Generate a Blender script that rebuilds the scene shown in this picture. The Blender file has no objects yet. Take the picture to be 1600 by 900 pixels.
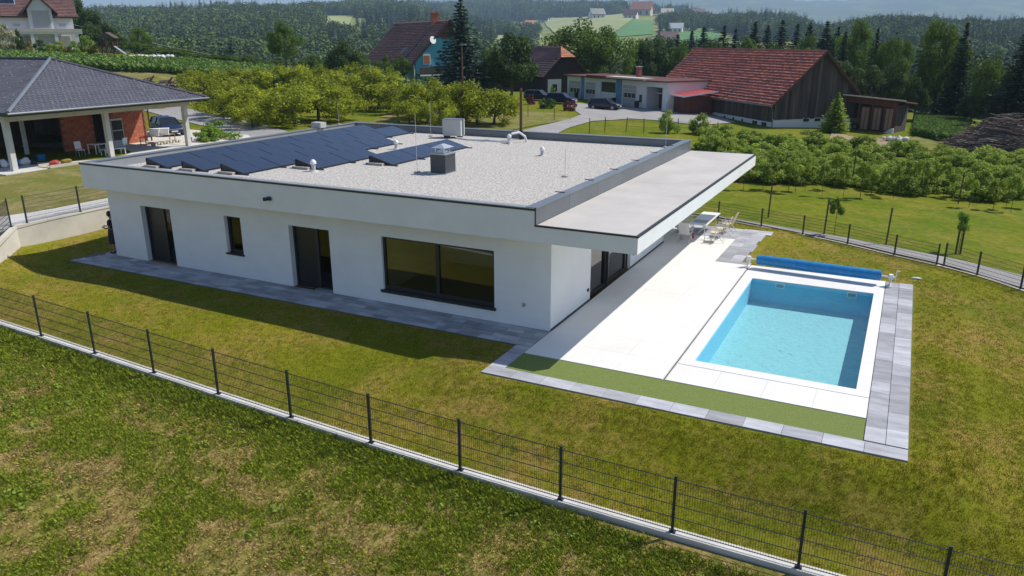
import bpy, bmesh, math, random
import numpy as np
from mathutils import Vector, Matrix, Euler

R = math.radians
SC = bpy.context.scene
COL = SC.collection
rng = np.random.default_rng(7)
random.seed(7)

# ------------------------------------------------------------------ camera
F_PX = 1199.54
YAW, PIT, ROL = -0.46944, 0.31177, -0.00295
CAM = np.array([9.4416, -21.3565, 9.0])
fw = np.array([math.sin(YAW)*math.cos(PIT), math.cos(YAW)*math.cos(PIT), -math.sin(PIT)])
rt = np.array([math.cos(YAW), -math.sin(YAW), 0.0])
up = np.cross(rt, fw)
r2 = rt*math.cos(ROL)+up*math.sin(ROL)
u2 = -rt*math.sin(ROL)+up*math.cos(ROL)
cd = bpy.data.cameras.new('camera')
cam = bpy.data.objects.new('camera', cd)
COL.objects.link(cam)
M = Matrix(((r2[0], u2[0], -fw[0], CAM[0]), (r2[1], u2[1], -fw[1], CAM[1]), (r2[2], u2[2], -fw[2], CAM[2]), (0, 0, 0, 1)))
cam.matrix_world = M
cd.sensor_width = 36
cd.lens = F_PX*36/1600
cd.clip_end = 30000
SC.camera = cam

# ------------------------------------------------------------------ light
SUN = Vector((0.585, 0.65, 1.0)).normalized()      # towards the sun
sun_el = math.asin(SUN.z)
sun_az = math.atan2(SUN.x, SUN.y)
w = bpy.data.worlds.new('World')
SC.world = w
w.use_nodes = True
nt = w.node_tree
sky = nt.nodes.new('ShaderNodeTexSky')
sky.sky_type = 'NISHITA'
sky.sun_disc = False
sky.sun_elevation = sun_el
sky.sun_rotation = sun_az
sky.air_density = 1.2
sky.dust_density = 0.3
sky.ozone_density = 1.2
bg = nt.nodes['Background']
tn = nt.nodes.new('ShaderNodeVectorMath')
tn.operation = 'MULTIPLY'
tn.inputs[1].default_value = (0.95, 0.97, 1.12)
nt.links.new(sky.outputs[0], tn.inputs[0])
nt.links.new(tn.outputs[0], bg.inputs[0])
bg.inputs[1].default_value = 0.095
sd = bpy.data.lights.new('sun', 'SUN')
sd.energy = 5.0
sd.angle = R(0.5)
sd.color = (1.0, 0.95, 0.87)
so = bpy.data.objects.new('sun', sd)
COL.objects.link(so)
so.rotation_euler = SUN.to_track_quat('Z', 'Y').to_euler()
so.location = (20, 20, 40)
SC.view_settings.view_transform = 'Standard'
SC.view_settings.look = 'None'
SC.view_settings.exposure = 0.12
SC.view_settings.gamma = 1.0

# ------------------------------------------------------------------ materials
MATS = {}


def mat(name, col, rough=0.7, var=0.0, scale=4.0, bump=0.0, bscale=None, metal=0.0, spec=0.5, col2=None,
        detail=6.0, tint=False, coat=0.0, objvar=0.0, trans=0.0, stretch=None, thresh=None):
    """principled material: two colours mixed by noise, fine bump, optional per-face tint and per-object variance"""
    m = bpy.data.materials.new(name)
    m.use_nodes = True
    n = m.node_tree.nodes
    l = m.node_tree.links
    b = n['Principled BSDF']
    b.inputs['Roughness'].default_value = rough
    b.inputs['Metallic'].default_value = metal
    b.inputs['Specular IOR Level'].default_value = spec
    if coat:
        b.inputs['Coat Weight'].default_value = coat
    tc = n.new('ShaderNodeTexCoord')
    src = tc.outputs['Object']
    if stretch:
        mp = n.new('ShaderNodeMapping')
        mp.inputs['Scale'].default_value = stretch
        l.new(src, mp.inputs[0])
        src = mp.outputs[0]
    if col2 is None:
        col2 = tuple(max(0, c*(1-var)) for c in col)
        col = tuple(min(1, c*(1+var*0.6)) for c in col)
    nz = n.new('ShaderNodeTexNoise')
    nz.inputs['Scale'].default_value = scale
    nz.inputs['Detail'].default_value = detail
    nz.inputs['Roughness'].default_value = 0.65
    l.new(src, nz.inputs['Vector'])
    rp = n.new('ShaderNodeMapRange')
    lo, hi = thresh if thresh else (0.32, 0.68)
    rp.inputs[1].default_value = lo
    rp.inputs[2].default_value = hi
    l.new(nz.outputs[0], rp.inputs[0])
    mx = n.new('ShaderNodeMix')
    mx.data_type = 'RGBA'
    mx.inputs['A'].default_value = (*col, 1)
    mx.inputs['B'].default_value = (*col2, 1)
    l.new(rp.outputs[0], mx.inputs['Factor'])
    out = mx.outputs['Result']
    if tint or objvar:
        ad = n.new('ShaderNodeMath')
        ad.operation = 'ADD'
        ad.inputs[0].default_value = 1.0
        ad.inputs[1].default_value = 0.0
        prev = None
        if tint:
            at = n.new('ShaderNodeAttribute')
            at.attribute_name = 'tint'
            l.new(at.outputs['Fac'], ad.inputs[0])
        if objvar:
            oi = n.new('ShaderNodeObjectInfo')
            mr = n.new('ShaderNodeMapRange')
            mr.inputs[3].default_value = -objvar
            mr.inputs[4].default_value = objvar
            l.new(oi.outputs['Random'], mr.inputs[0])
            l.new(mr.outputs[0], ad.inputs[1])
        vm = n.new('ShaderNodeVectorMath')
        vm.operation = 'SCALE'
        l.new(out, vm.inputs[0])
        l.new(ad.outputs[0], vm.inputs['Scale'])
        out = vm.outputs[0]
    l.new(out, b.inputs['Base Color'])
    if bump:
        nb = n.new('ShaderNodeTexNoise')
        nb.inputs['Scale'].default_value = bscale or scale*6
        nb.inputs['Detail'].default_value = 4
        l.new(src, nb.inputs['Vector'])
        bp = n.new('ShaderNodeBump')
        bp.inputs['Strength'].default_value = bump
        bp.inputs['Distance'].default_value = 0.02
        l.new(nb.outputs[0], bp.inputs['Height'])
        l.new(bp.outputs[0], b.inputs['Normal'])
    if trans:
        tr = n.new('ShaderNodeBsdfTranslucent')
        l.new(out, tr.inputs[0])
        ms = n.new('ShaderNodeMixShader')
        ms.inputs[0].default_value = trans
        l.new(b.outputs[0], ms.inputs[1])
        l.new(tr.outputs[0], ms.inputs[2])
        l.new(ms.outputs[0], n['Material Output'].inputs[0])
    MATS[name] = m
    return m


def ground_mat(name, base, second, dry, s1=0.25, s2=2.2, s3=18, amt=0.5, dark=(0.02, 0.035, 0.008), bump=0.6, hay=(0.45, 0.58), fine=0.45, stripes=0):
    """grass: large patches, small patches, blades"""
    m = bpy.data.materials.new(name)
    m.use_nodes = True
    n = m.node_tree.nodes
    l = m.node_tree.links
    b = n['Principled BSDF']
    b.inputs['Roughness'].default_value = 0.9
    b.inputs['Specular IOR Level'].default_value = 0.06
    tc = n.new('ShaderNodeTexCoord')

    def noise(s, d=5, r=0.6, off=0.0, vec=None):
        nz = n.new('ShaderNodeTexNoise')
        nz.inputs['Scale'].default_value = s
        nz.inputs['Detail'].default_value = d
        nz.inputs['Roughness'].default_value = r
        mp = n.new('ShaderNodeMapping')
        mp.inputs['Location'].default_value = (off, off*1.3, 0)
        l.new(tc.outputs['Object'], mp.inputs[0])
        l.new(mp.outputs[0], nz.inputs['Vector'])
        return nz.outputs[0]

    def mapr(v, lo, hi, a=0.0, c=1.0):
        q = n.new('ShaderNodeMapRange')
        q.inputs[1].default_value = lo
        q.inputs[2].default_value = hi
        q.inputs[3].default_value = a
        q.inputs[4].default_value = c
        l.new(v, q.inputs[0])
        return q.outputs[0]

    def mix(f, a, c, mode='MIX'):
        q = n.new('ShaderNodeMix')
        q.data_type = 'RGBA'
        q.blend_type = mode
        for k, v in (('Factor', f), ('A', a), ('B', c)):
            if isinstance(v, (int, float)):
                q.inputs[k].default_value = v
            elif isinstance(v, tuple):
                q.inputs[k].default_value = (*v, 1)
            else:
                l.new(v, q.inputs[k])
        return q.outputs['Result']
    c1 = mix(mapr(noise(s1, 5), 0.35, 0.65), base, second)
    f2 = n.new('ShaderNodeMath')
    f2.operation = 'MULTIPLY'
    l.new(mapr(noise(s1*1.8, 6, 0.7, 13), *hay), f2.inputs[0])
    l.new(mapr(noise(s2, 5, 0.7, 31), 0.35, 0.6), f2.inputs[1])
    f3 = n.new('ShaderNodeMath')
    f3.operation = 'MULTIPLY'
    f3.inputs[1].default_value = amt
    l.new(f2.outputs[0], f3.inputs[0])
    c2 = mix(f3.outputs[0], c1, dry)
    c3 = mix(mapr(noise(s3, 4, 0.7, 5), 0.42, 0.62, 0, fine), c2, dark)
    c4 = mix(mapr(noise(s3*0.5, 4, 0.7, 75), 0.5, 0.75, 0, fine*0.7), c3, tuple(min(1, 1.6*x) for x in second))
    l.new(c4, b.inputs['Base Color'])
    bp = n.new('ShaderNodeBump')
    bp.inputs['Strength'].default_value = bump
    bp.inputs['Distance'].default_value = 0.05
    l.new(noise(s3*1.2, 6, 0.75, 9), bp.inputs['Height'])
    l.new(bp.outputs[0], b.inputs['Normal'])
    MATS[name] = m
    return m


def glass_mat(name, tint=(0.78, 0.80, 0.76), refl=1.0):
    m = bpy.data.materials.new(name)
    m.use_nodes = True
    n = m.node_tree.nodes
    l = m.node_tree.links
    n.remove(n['Principled BSDF'])
    t = n.new('ShaderNodeBsdfTransparent')
    t.inputs[0].default_value = (*tint, 1)
    g = n.new('ShaderNodeBsdfGlossy')
    g.inputs['Roughness'].default_value = 0.01
    g.inputs[0].default_value = (refl, refl, refl, 1)
    f = n.new('ShaderNodeFresnel')
    f.inputs[0].default_value = 1.5
    ms = n.new('ShaderNodeMixShader')
    l.new(f.outputs[0], ms.inputs[0])
    l.new(t.outputs[0], ms.inputs[1])
    l.new(g.outputs[0], ms.inputs[2])
    l.new(ms.outputs[0], n['Material Output'].inputs[0])
    MATS[name] = m
    return m


# ------------------------------------------------------------------ mesh builder
class MB:
    def __init__(s):
        s.v = []
        s.f = []
        s.t = []
        s.smooth = False

    def add(s, vs, fs, tint=None):
        o = len(s.v)
        s.v.extend([tuple(map(float, p)) for p in vs])
        s.f.extend([tuple(i+o for i in f) for f in fs])
        s.t.extend([tint if tint is not None else 1.0]*len(fs))
        return s

    def box(s, x0, x1, y0, y1, z0, z1, tint=None):
        vs = [(x0, y0, z0), (x1, y0, z0), (x1, y1, z0), (x0, y1, z0), (x0, y0, z1), (x1, y0, z1), (x1, y1, z1), (x0, y1, z1)]
        return s.add(vs, [(3, 2, 1, 0), (4, 5, 6, 7), (0, 1, 5, 4), (1, 2, 6, 5), (2, 3, 7, 6), (3, 0, 4, 7)], tint)

    def obox(s, c, ax, ay, az, hx, hy, hz, tint=None):
        c, ax, ay, az = (Vector(q) for q in (c, ax, ay, az))
        vs = []
        for k in (-1, 1):
            for (i, j) in ((-1, -1), (1, -1), (1, 1), (-1, 1)):
                vs.append(c+ax*hx*i+ay*hy*j+az*hz*k)
        return s.add(vs, [(3, 2, 1, 0), (4, 5, 6, 7), (0, 1, 5, 4), (1, 2, 6, 5), (2, 3, 7, 6), (3, 0, 4, 7)], tint)

    def bar(s, p0, p1, wd, hg=None, upv=(0, 0, 1), tint=None):
        p0, p1 = Vector(p0), Vector(p1)
        d = (p1-p0)
        L = d.length
        d.normalize()
        u = Vector(upv)
        if abs(d.dot(u)) > 0.98:
            u = Vector((1, 0, 0))
        x = d.cross(u).normalized()
        y = x.cross(d).normalized()
        return s.obox((p0+p1)/2, x, d, y, wd/2, L/2, (hg or wd)/2, tint)

    def tube(s, pts, rad, n=8, cap=True, tint=None):
        pts = [Vector(p) for p in pts]
        if not hasattr(rad, '__len__'):
            rad = [rad]*len(pts)
        vs, fs = [], []
        for i, p in enumerate(pts):
            d = (pts[min(i+1, len(pts)-1)]-pts[max(i-1, 0)]).normalized()
            u = Vector((0, 0, 1)) if abs(d.z) < 0.95 else Vector((1, 0, 0))
            x = d.cross(u).normalized()
            y = d.cross(x).normalized()
            for k in range(n):
                a = 2*math.pi*k/n
                vs.append(p+(x*math.cos(a)+y*math.sin(a))*rad[i])
        for i in range(len(pts)-1):
            for k in range(n):
                fs.append((i*n+k, i*n+(k+1) % n, (i+1)*n+(k+1) % n, (i+1)*n+k))
        if cap:
            fs.append(tuple(range(n))[::-1])
            fs.append(tuple((len(pts)-1)*n+k for k in range(n)))
        return s.add(vs, fs, tint)

    def prism(s, poly, z0, z1, tint=None):
        n = len(poly)
        vs = [(x, y, z0) for x, y in poly]+[(x, y, z1) for x, y in poly]
        fs = [tuple(range(n))[::-1], tuple(range(n, 2*n))]+[(i, (i+1) % n, n+(i+1) % n, n+i) for i in range(n)]
        return s.add(vs, fs, tint)

    def extrude(s, poly, d, tint=None):
        """3-D polygon extruded by vector d"""
        n = len(poly)
        d = Vector(d)
        vs = [Vector(p) for p in poly]+[Vector(p)+d for p in poly]
        fs = [tuple(range(n))[::-1], tuple(range(n, 2*n))]+[(i, (i+1) % n, n+(i+1) % n, n+i) for i in range(n)]
        return s.add(vs, fs, tint)

    def blob(s, c, r, n=2, amp=0.15, seed=0, tint=None):
        bm = bmesh.new()
        bmesh.ops.create_icosphere(bm, subdivisions=n, radius=1)
        rr = np.random.default_rng(seed)
        r = Vector(r) if hasattr(r, '__len__') else Vector((r, r, r))
        ph = rr.uniform(0, 6, 6)
        vs = []
        for v in bm.verts:
            k = 1+amp*(math.sin(v.co.x*4+ph[0])+math.sin(v.co.y*5+ph[1])+math.sin(v.co.z*4.5+ph[2]))/2
            vs.append((c[0]+v.co.x*r.x*k, c[1]+v.co.y*r.y*k, c[2]+v.co.z*r.z*k))
        fs = [tuple(v.index for v in f.verts) for f in bm.faces]
        bm.free()
        return s.add(vs, fs, tint)

    def lathe(s, c, prof, n=16, tint=None):
        vs, fs = [], []
        for r, z in prof:
            for k in range(n):
                a = 2*math.pi*k/n
                vs.append((c[0]+r*math.cos(a), c[1]+r*math.sin(a), c[2]+z))
        for i in range(len(prof)-1):
            for k in range(n):
                fs.append((i*n+k, i*n+(k+1) % n, (i+1)*n+(k+1) % n, (i+1)*n+k))
        fs.append(tuple(range(n))[::-1])
        fs.append(tuple((len(prof)-1)*n+k for k in range(n)))
        return s.add(vs, fs, tint)

    def mesh(s, name, m):
        me = bpy.data.meshes.new(name)
        me.from_pydata(s.v, [], s.f)
        if m:
            me.materials.append(m)
        a = me.attributes.new('tint', 'FLOAT', 'FACE')
        a.data.foreach_set('value', s.t)
        if s.smooth:
            me.shade_smooth()
        me.update()
        return me


def arr_mesh(name, V, Fq, m, tint=None, smooth=False):
    """fast mesh from numpy: V (n,3), Fq (k,4) or (k,3)"""
    me = bpy.data.meshes.new(name)
    V = np.asarray(V, np.float32)
    Fq = np.asarray(Fq, np.int32)
    k = Fq.shape[1]
    me.vertices.add(len(V))
    me.vertices.foreach_set('co', V.ravel())
    me.loops.add(Fq.size)
    me.loops.foreach_set('vertex_index', Fq.ravel())
    me.polygons.add(len(Fq))
    me.polygons.foreach_set('loop_start', np.arange(0, Fq.size, k, dtype=np.int32))
    me.polygons.foreach_set('loop_total', np.full(len(Fq), k, np.int32))
    if m:
        me.materials.append(m)
    if tint is not None:
        a = me.attributes.new('tint', 'FLOAT', 'FACE')
        a.data.foreach_set('value', np.asarray(tint, np.float32))
    me.update(calc_edges=True)
    if smooth:
        me.shade_smooth()
    return me


def tag(o, label=None, cat=None, group=None, kind=None):
    if label:
        o['label'] = label
    if cat:
        o['category'] = cat
    if group:
        o['group'] = group
    if kind:
        o['kind'] = kind
    return o


def thing(name, label, cat, loc=(0, 0, 0), rotz=0.0, group=None):
    o = bpy.data.objects.new(name, None)
    o.empty_display_size = 0.2
    COL.objects.link(o)
    o.location = tuple(float(q) for q in loc)
    o.rotation_euler = (0, 0, rotz)
    return tag(o, label, cat, group)


def part(name, mb, m, parent=None, label=None, kind=None, loc=None, rot=None):
    me = mb if isinstance(mb, bpy.types.Mesh) else mb.mesh(name, m)
    o = bpy.data.objects.new(name, me)
    COL.objects.link(o)
    o.parent = parent
    if loc is not None:
        o.location = tuple(float(q) for q in loc)
    if rot is not None:
        o.rotation_euler = rot
    return tag(o, label, None, None, kind)


def single(name, mb, m, label, cat, group=None, loc=(0, 0, 0), rotz=0.0, kind=None):
    o = part(name, mb, m, None, label, kind, loc)
    o.rotation_euler = (0, 0, rotz)
    return tag(o, None, cat, group)


def struct(name, me, m=None):
    return part(name, me, m, None, None, 'structure')


def dup(root, loc, rotz=0.0, label=None, group=None, scale=None):
    def cp(o, parent):
        c = o.copy()
        COL.objects.link(c)
        c.parent = parent
        for ch in list(o.children):
            cp(ch, c)
        return c
    c = cp(root, None)
    c.location = tuple(float(q) for q in loc)
    c.rotation_euler = (0, 0, rotz)
    if scale is not None:
        c.scale = (scale, scale, scale) if not hasattr(scale, '__len__') else scale
    if label:
        c['label'] = label
    if group:
        c['group'] = group
    return c


# ------------------------------------------------------------------ terrain heights
def smooth(t):
    t = np.clip(t, 0, 1)
    return t*t*(3-2*t)


FH = np.array([math.sin(YAW), math.cos(YAW)])      # horizontal forward
RH = np.array([math.cos(YAW), -math.sin(YAW)])     # horizontal right


def ud(x, y):
    dx, dy = np.asarray(x)-CAM[0], np.asarray(y)-CAM[1]
    return dx*RH[0]+dy*RH[1], dx*FH[0]+dy*FH[1]


def xy(u, d):
    return CAM[0]+u*RH[0]+d*FH[0], CAM[1]+u*RH[1]+d*FH[1]


TD = np.array([45, 60, 80, 90, 100, 115, 130, 170, 230, 320, 450, 650, 900, 1300, 1800, 2600, 4500, 7000, 10000], float)
TX = np.array([-600, 0, 200, 400, 600, 800, 1000, 1200, 1400, 1600, 2200], float)
TZ = np.array([
    # 45   60   80   90   100  115  130  170  230  320  450  650  900 1300 1800 2600 4500 7000 10000
    [1.4, 1.4, 2.0, 3.0, 5.0, 7.0, 8.0, 9.0, 8.0, 3, 2, 10, 20, 34, 30, 30, 60, 220, 200],
    [1.4, 1.4, 1.8, 2.6, 4.8, 6.6, 7.8, 8.6, 7.0, 0, 0, 8, 19, 34, 25, 25, 60, 220, 200],
    [1.3, 1.4, 1.5, 1.7, 4.0, 5.9, 7.1, 6.5, -2, -12, -8, 6, 21, 37, 32, 25, 60, 240, 200],
    [1.0, 1.2, 1.5, 1.6, 2.4, 4.1, 5.5, 3.0, -5, -14, -10, 5, 26, 45, 40, 30, 60, 290, 200],
    [0.2, 0.5, 1.0, 1.2, 1.3, 1.7, 2.3, 0.0, -8, -16, -12, -2, 16, 44, 72, 90, 60, 330, 200],
    [-.2, 0.0, 0.4, 0.5, 0.6, 0.8, 1.0, -2, -8, -14, -14, -8, 3, 20, 38, 104, 60, 335, 200],
    [-.6, -.5, -.1, 0.0, 0.1, 0.2, 0.0, -3, -8, -14, -14, -8, 6, 32, 63, 92, 60, 345, 200],
    [-.9, -.8, -.5, -.5, -.5, -.8, -1.5, -4, -9, -15, -13, -6, 6, 28, 52, 50, 60, 335, 200],
    [-1.2, -1.1, -1., -1., -1.2, -1.8, -3, -6, -11, -18, -15, 0, 20, -15, -25, -20, 40, 290, 290],
    [-1.6, -1.6, -1.5, -1.6, -1.8, -2.6, -4, -8, -14, -20, -17, -2, 17, -18, -28, -20, 40, 320, 250],
    [-2.5, -2.5, -2.5, -2.8, -3, -4, -6, -10, -16, -22, -20, -4, 14, -18, -28, -20, 40, 300, 250],
], float)


def table(u, d):
    d = np.maximum(np.asarray(d, float), 20)
    X = 800+1261*np.asarray(u)/d
    X = np.clip(X, TX[0], TX[-1])
    ld = np.log(np.clip(d, TD[0], TD[-1]))
    LT = np.log(TD)
    i = np.clip(np.searchsorted(TX, X, side='right')-1, 0, len(TX)-2)
    j = np.clip(np.searchsorted(LT, ld, side='right')-1, 0, len(TD)-2)
    fx = smooth((X-TX[i])/(TX[i+1]-TX[i]))
    fy = (ld-LT[j])/(LT[j+1]-LT[j])
    fy = 0.5*fy+0.5*smooth(fy)
    return (TZ[i, j]*(1-fx)+TZ[i+1, j]*fx)*(1-fy)+(TZ[i, j+1]*(1-fx)+TZ[i+1, j+1]*fx)*fy


class RBF:
    def __init__(s, P):
        P = np.array(P, float)
        s.c = P[:, :2]/10
        n = len(P)
        A = s.k(np.linalg.norm(s.c[:, None]-s.c[None], axis=2))+np.eye(n)*1e-3
        Q = np.hstack([np.ones((n, 1)), s.c])
        Mx = np.block([[A, Q], [Q.T, np.zeros((3, 3))]])
        s.w = np.linalg.solve(Mx, np.append(P[:, 2], [0, 0, 0]))

    def k(s, r):
        return np.where(r > 1e-9, r*r*np.log(np.maximum(r, 1e-9)), 0)

    def __call__(s, x, y):
        x = np.asarray(x, float)
        sh = x.shape
        p = np.stack([x.ravel(), np.asarray(y, float).ravel()], 1)/10
        out = np.zeros(len(p))
        n = len(s.c)
        for a in range(0, len(p), 20000):
            q = p[a:a+20000]
            out[a:a+20000] = s.k(np.linalg.norm(q[:, None]-s.c[None], axis=2))@s.w[:n]+s.w[n]+q@s.w[n+1:]
        return out.reshape(sh)


def fz(x):                       # top of the kerb wall under the near fence
    return -0.55-0.0525*x


FPX = [-21.6, -19.07, -16.55, -14.03, -11.51, -8.97, -6.45, -3.89, -1.36, 1.16, 3.67, 6.18, 8.70, 11.2, 13.7, 16.2]
FPY = [-7.98, -7.97, -7.95, -7.92, -7.91, -7.9, -7.89, -7.86, -7.82, -7.75, -7.63, -7.49, -7.33, -7.14, -6.92, -6.7]

Cl = []                          # lawn, inside the fence
for x in (-22, -18, -14, -9, -4, 1, 6, 11, 16, 22):
    Cl.append((x, -7.7, fz(x)-0.03))
    Cl.append((x, -7.0, fz(x)+0.02))
for x in (-22, -18, -14, -10, -6, -2):
    Cl += [(x, -1.6, -.03), (x, -4, (fz(x)*0.35)-.03)]
for x in (0, 3.5, 7, 10.5):
    Cl += [(x, -3.95, -.04)]
for y in (-2, 1, 4, 7, 10.8):
    Cl += [(10.7, y, -.04), (14.5, y, -.55)]
Cl += [(4.5, 11.2, -.03), (8, 11.3, -.04), (4.3, 15, -.03), (0, 17.4, -.04), (-10, 18.5, -.04), (-22, 18.5, .1), (-22.2, 10, .1), (-22.2, 2, .1),
       (-24.6, -1.8, .38), (-24.6, 6, .4), (-24.6, 14, .45), (-24.6, 20, .5), (-22.5, -4, .33), (3.5, 19, -.2), (7.7, 17.3, -.27), (11.7, 15.6, -.36),
       (14.3, 13.6, -.45), (18, 10, -.7), (20, 0, -1.2), (-2, 20.5, -.15), (-14, 21, .1)]
HL0 = RBF(Cl)
FLAT = [(-22.2, 0.0, -1.5, 17.3), (-0.4, 10.5, -3.82, 10.85), (-0.4, 4.35, 10.7, 17.35)]


def HL(x, y):
    x = np.asarray(x, float)
    y = np.asarray(y, float)
    d = np.full(x.shape, 1e9)
    for (a, b, c, e) in FLAT:
        dx = np.maximum(np.maximum(a-x, x-b), 0)
        dy = np.maximum(np.maximum(c-y, y-e), 0)
        d = np.minimum(d, np.hypot(dx, dy))
    wg = smooth(1-(d-0.25)/1.6)
    fy = np.interp(x, FPX, FPY)+0.1
    wf = smooth(1-(y-fy-0.15)/1.5)
    return (HL0(x, y)*(1-wg)+(-0.035)*wg)*(1-wf)+(fz(x)-0.025)*wf


Co = []                          # outside
for x in (-30, -22, -16, -10, -4, 2, 8, 14, 20, 30):
    Co += [(x, -8.1, fz(x)-0.2), (x, -13, fz(x)-0.55), (x, -20, fz(x)-1.2), (x, -34, fz(x)-2.0)]
Co += [(-25.1, -1, 1.28), (-25.1, 6, 1.3), (-25.1, 14, 1.3), (-25.1, 20, 1.3), (-26.5, -5, 1.1), (-30, 0, 1.3), (-30, 10, 1.34), (-34, 5, 1.36), (-36, 16, 1.38),
       (-38, 8, 1.38), (3.7, 19.4, -.22), (8.3, 17.9, -.3), (12.4, 16.2, -.4), (15, 14.2, -.5), (18, 12, -.6), (-2, 21.2, -.1), (-14, 22, .4), (-20, 26, .9),
       (14, 20, -.7), (20, 20, -1.0), (24, 5, -1.6), (6, 24, -.5)]
for X in (-300, 0, 200, 400, 600, 800, 1000, 1200, 1400, 1600, 1900):
    for d in (52, 66):
        if X < 350 and d < 60:
            continue
        u = (X-800)/1261*d
        px_, py_ = xy(u, d)
        Co.append((px_, py_, float(table(u, d))))
HR = RBF(Co)


def H(x, y):                     # ground outside the fence, anywhere
    x = np.asarray(x, float)
    y = np.asarray(y, float)
    u, d = ud(x, y)
    t = table(u, d)
    wgt = smooth((d-48)/16)
    near = wgt < 1
    r = np.zeros_like(t)
    if np.any(near):
        if r.shape == ():
            r = HR(x, y)
        else:
            r[near] = HR(x[near], y[near])
    out = r*(1-wgt)+t*wgt
    g = smooth((d-200)/150)
    out = out+g*(np.sin(x/83.0+1)*np.sin(y/97.0)*d*0.0022+np.sin(x/31.0+y/45)*d*0.0008)
    f = smooth((d-3500)/2500)
    return out+f*(np.sin(x/700+.5)*38+np.sin(x/260+y/900)*20+np.sin(x/1500+2)*40)


def ray(px, py):
    d = fw*F_PX+r2*(px-800)-u2*(py-450)
    return d/np.linalg.norm(d)


def at(px, py, z=None):
    """ground point seen at a pixel of the photograph (or on the level z)"""
    v = ray(px, py)
    if z is not None:
        t = (z-CAM[2])/v[2]
        return CAM+v*t
    t = np.concatenate([np.arange(20, 200, 0.5), np.geomspace(200, 12000, 1500)])
    P = CAM+v*t[:, None]
    g = H(P[:, 0], P[:, 1])
    hit = np.nonzero(P[:, 2] <= g)[0]
    if len(hit) == 0:
        k = t > 250
        return P[k][np.argmin(((P[:, 2]-g)/t)[k])]
    i = hit[0]
    if i == 0:
        return P[0]
    a = P[i-1, 2]-g[i-1]
    b = g[i]-P[i, 2]
    return P[i-1]+(P[i]-P[i-1])*(a/(a+b+1e-9))


def depth_at(px, d):
    """ground point in the direction of column px at forward distance d"""
    u = (px-800)/1261*d
    x, y = xy(u, d)
    return np.array([x, y, float(H(x, y))])


LAWN = [(-24.7, -1.9), (-22.6, -4.2), (-19.4, -7.85), (-8.9, -7.8), (-1.4, -7.72), (3.7, -7.53), (8.7, -7.23), (13.7, -6.82), (22, -6.2), (22, 6), (19, 9.8), (15.8, 12.4), (14.3, 13.65), (12.88, 14.8), (11.67, 15.7), (9.71, 16.4), (7.67, 17.45), (5.54, 18.3),
        (3.4, 19.1), (1.2, 19.9), (-2, 20.8), (-14, 21.5), (-24.7, 21.5)]


def inside(poly, x, y):
    x = np.asarray(x)
    y = np.asarray(y)
    c = np.zeros(x.shape, bool)
    n = len(poly)
    for i in range(n):
        x0, y0 = poly[i]
        x1, y1 = poly[(i+1) % n]
        if y0 == y1:
            continue
        c ^= ((y0 > y) != (y1 > y)) & (x < (x1-x0)*(y-y0)/(y1-y0)+x0)
    return c


def cut(bm, p, nrm):
    bmesh.ops.bisect_plane(bm, geom=bm.verts[:]+bm.edges[:]+bm.faces[:], plane_co=p, plane_no=nrm, dist=1e-5)


def sheet(name, poly, m, hf, dz=0.02, res=1.0, kind='structure', holes=(), tagd=None):
    """ground sheet filling a polygon, laid on the height function"""
    bm = bmesh.new()
    vs = [bm.verts.new((x, y, 0)) for x, y in poly]
    bm.faces.new(vs)
    P = np.array(poly)
    for ax in (0, 1):
        k = math.ceil(P[:, ax].min()/res)*res
        while k < P[:, ax].max():
            cut(bm, (k, 0, 0) if ax == 0 else (0, k, 0), (1, 0, 0) if ax == 0 else (0, 1, 0))
            k += res
    for (x0, x1, y0, y1) in holes:
        for q, nn in (((x0, 0, 0), (1, 0, 0)), ((x1, 0, 0), (1, 0, 0)), ((0, y0, 0), (0, 1, 0)), ((0, y1, 0), (0, 1, 0))):
            cut(bm, q, nn)
    kill = []
    for f in bm.faces:
        c = f.calc_center_median()
        if any(x0 < c.x < x1 and y0 < c.y < y1 for (x0, x1, y0, y1) in holes):
            kill.append(f)
    if kill:
        bmesh.ops.delete(bm, geom=kill, context='FACES')
    bm.verts.ensure_lookup_table()
    X = np.array([v.co.x for v in bm.verts])
    Y = np.array([v.co.y for v in bm.verts])
    Z = hf(X, Y)+dz
    for v, z in zip(bm.verts, Z):
        v.co.z = z
    bmesh.ops.recalc_face_normals(bm, faces=bm.faces[:])
    if bm.faces and sum(f.normal.z for f in bm.faces) < 0:
        bmesh.ops.reverse_faces(bm, faces=bm.faces[:])
    me = bpy.data.meshes.new(name)
    bm.to_mesh(me)
    bm.free()
    me.materials.append(m)
    me.shade_smooth()
    return part(name, me, None, None, None, kind)


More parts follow.
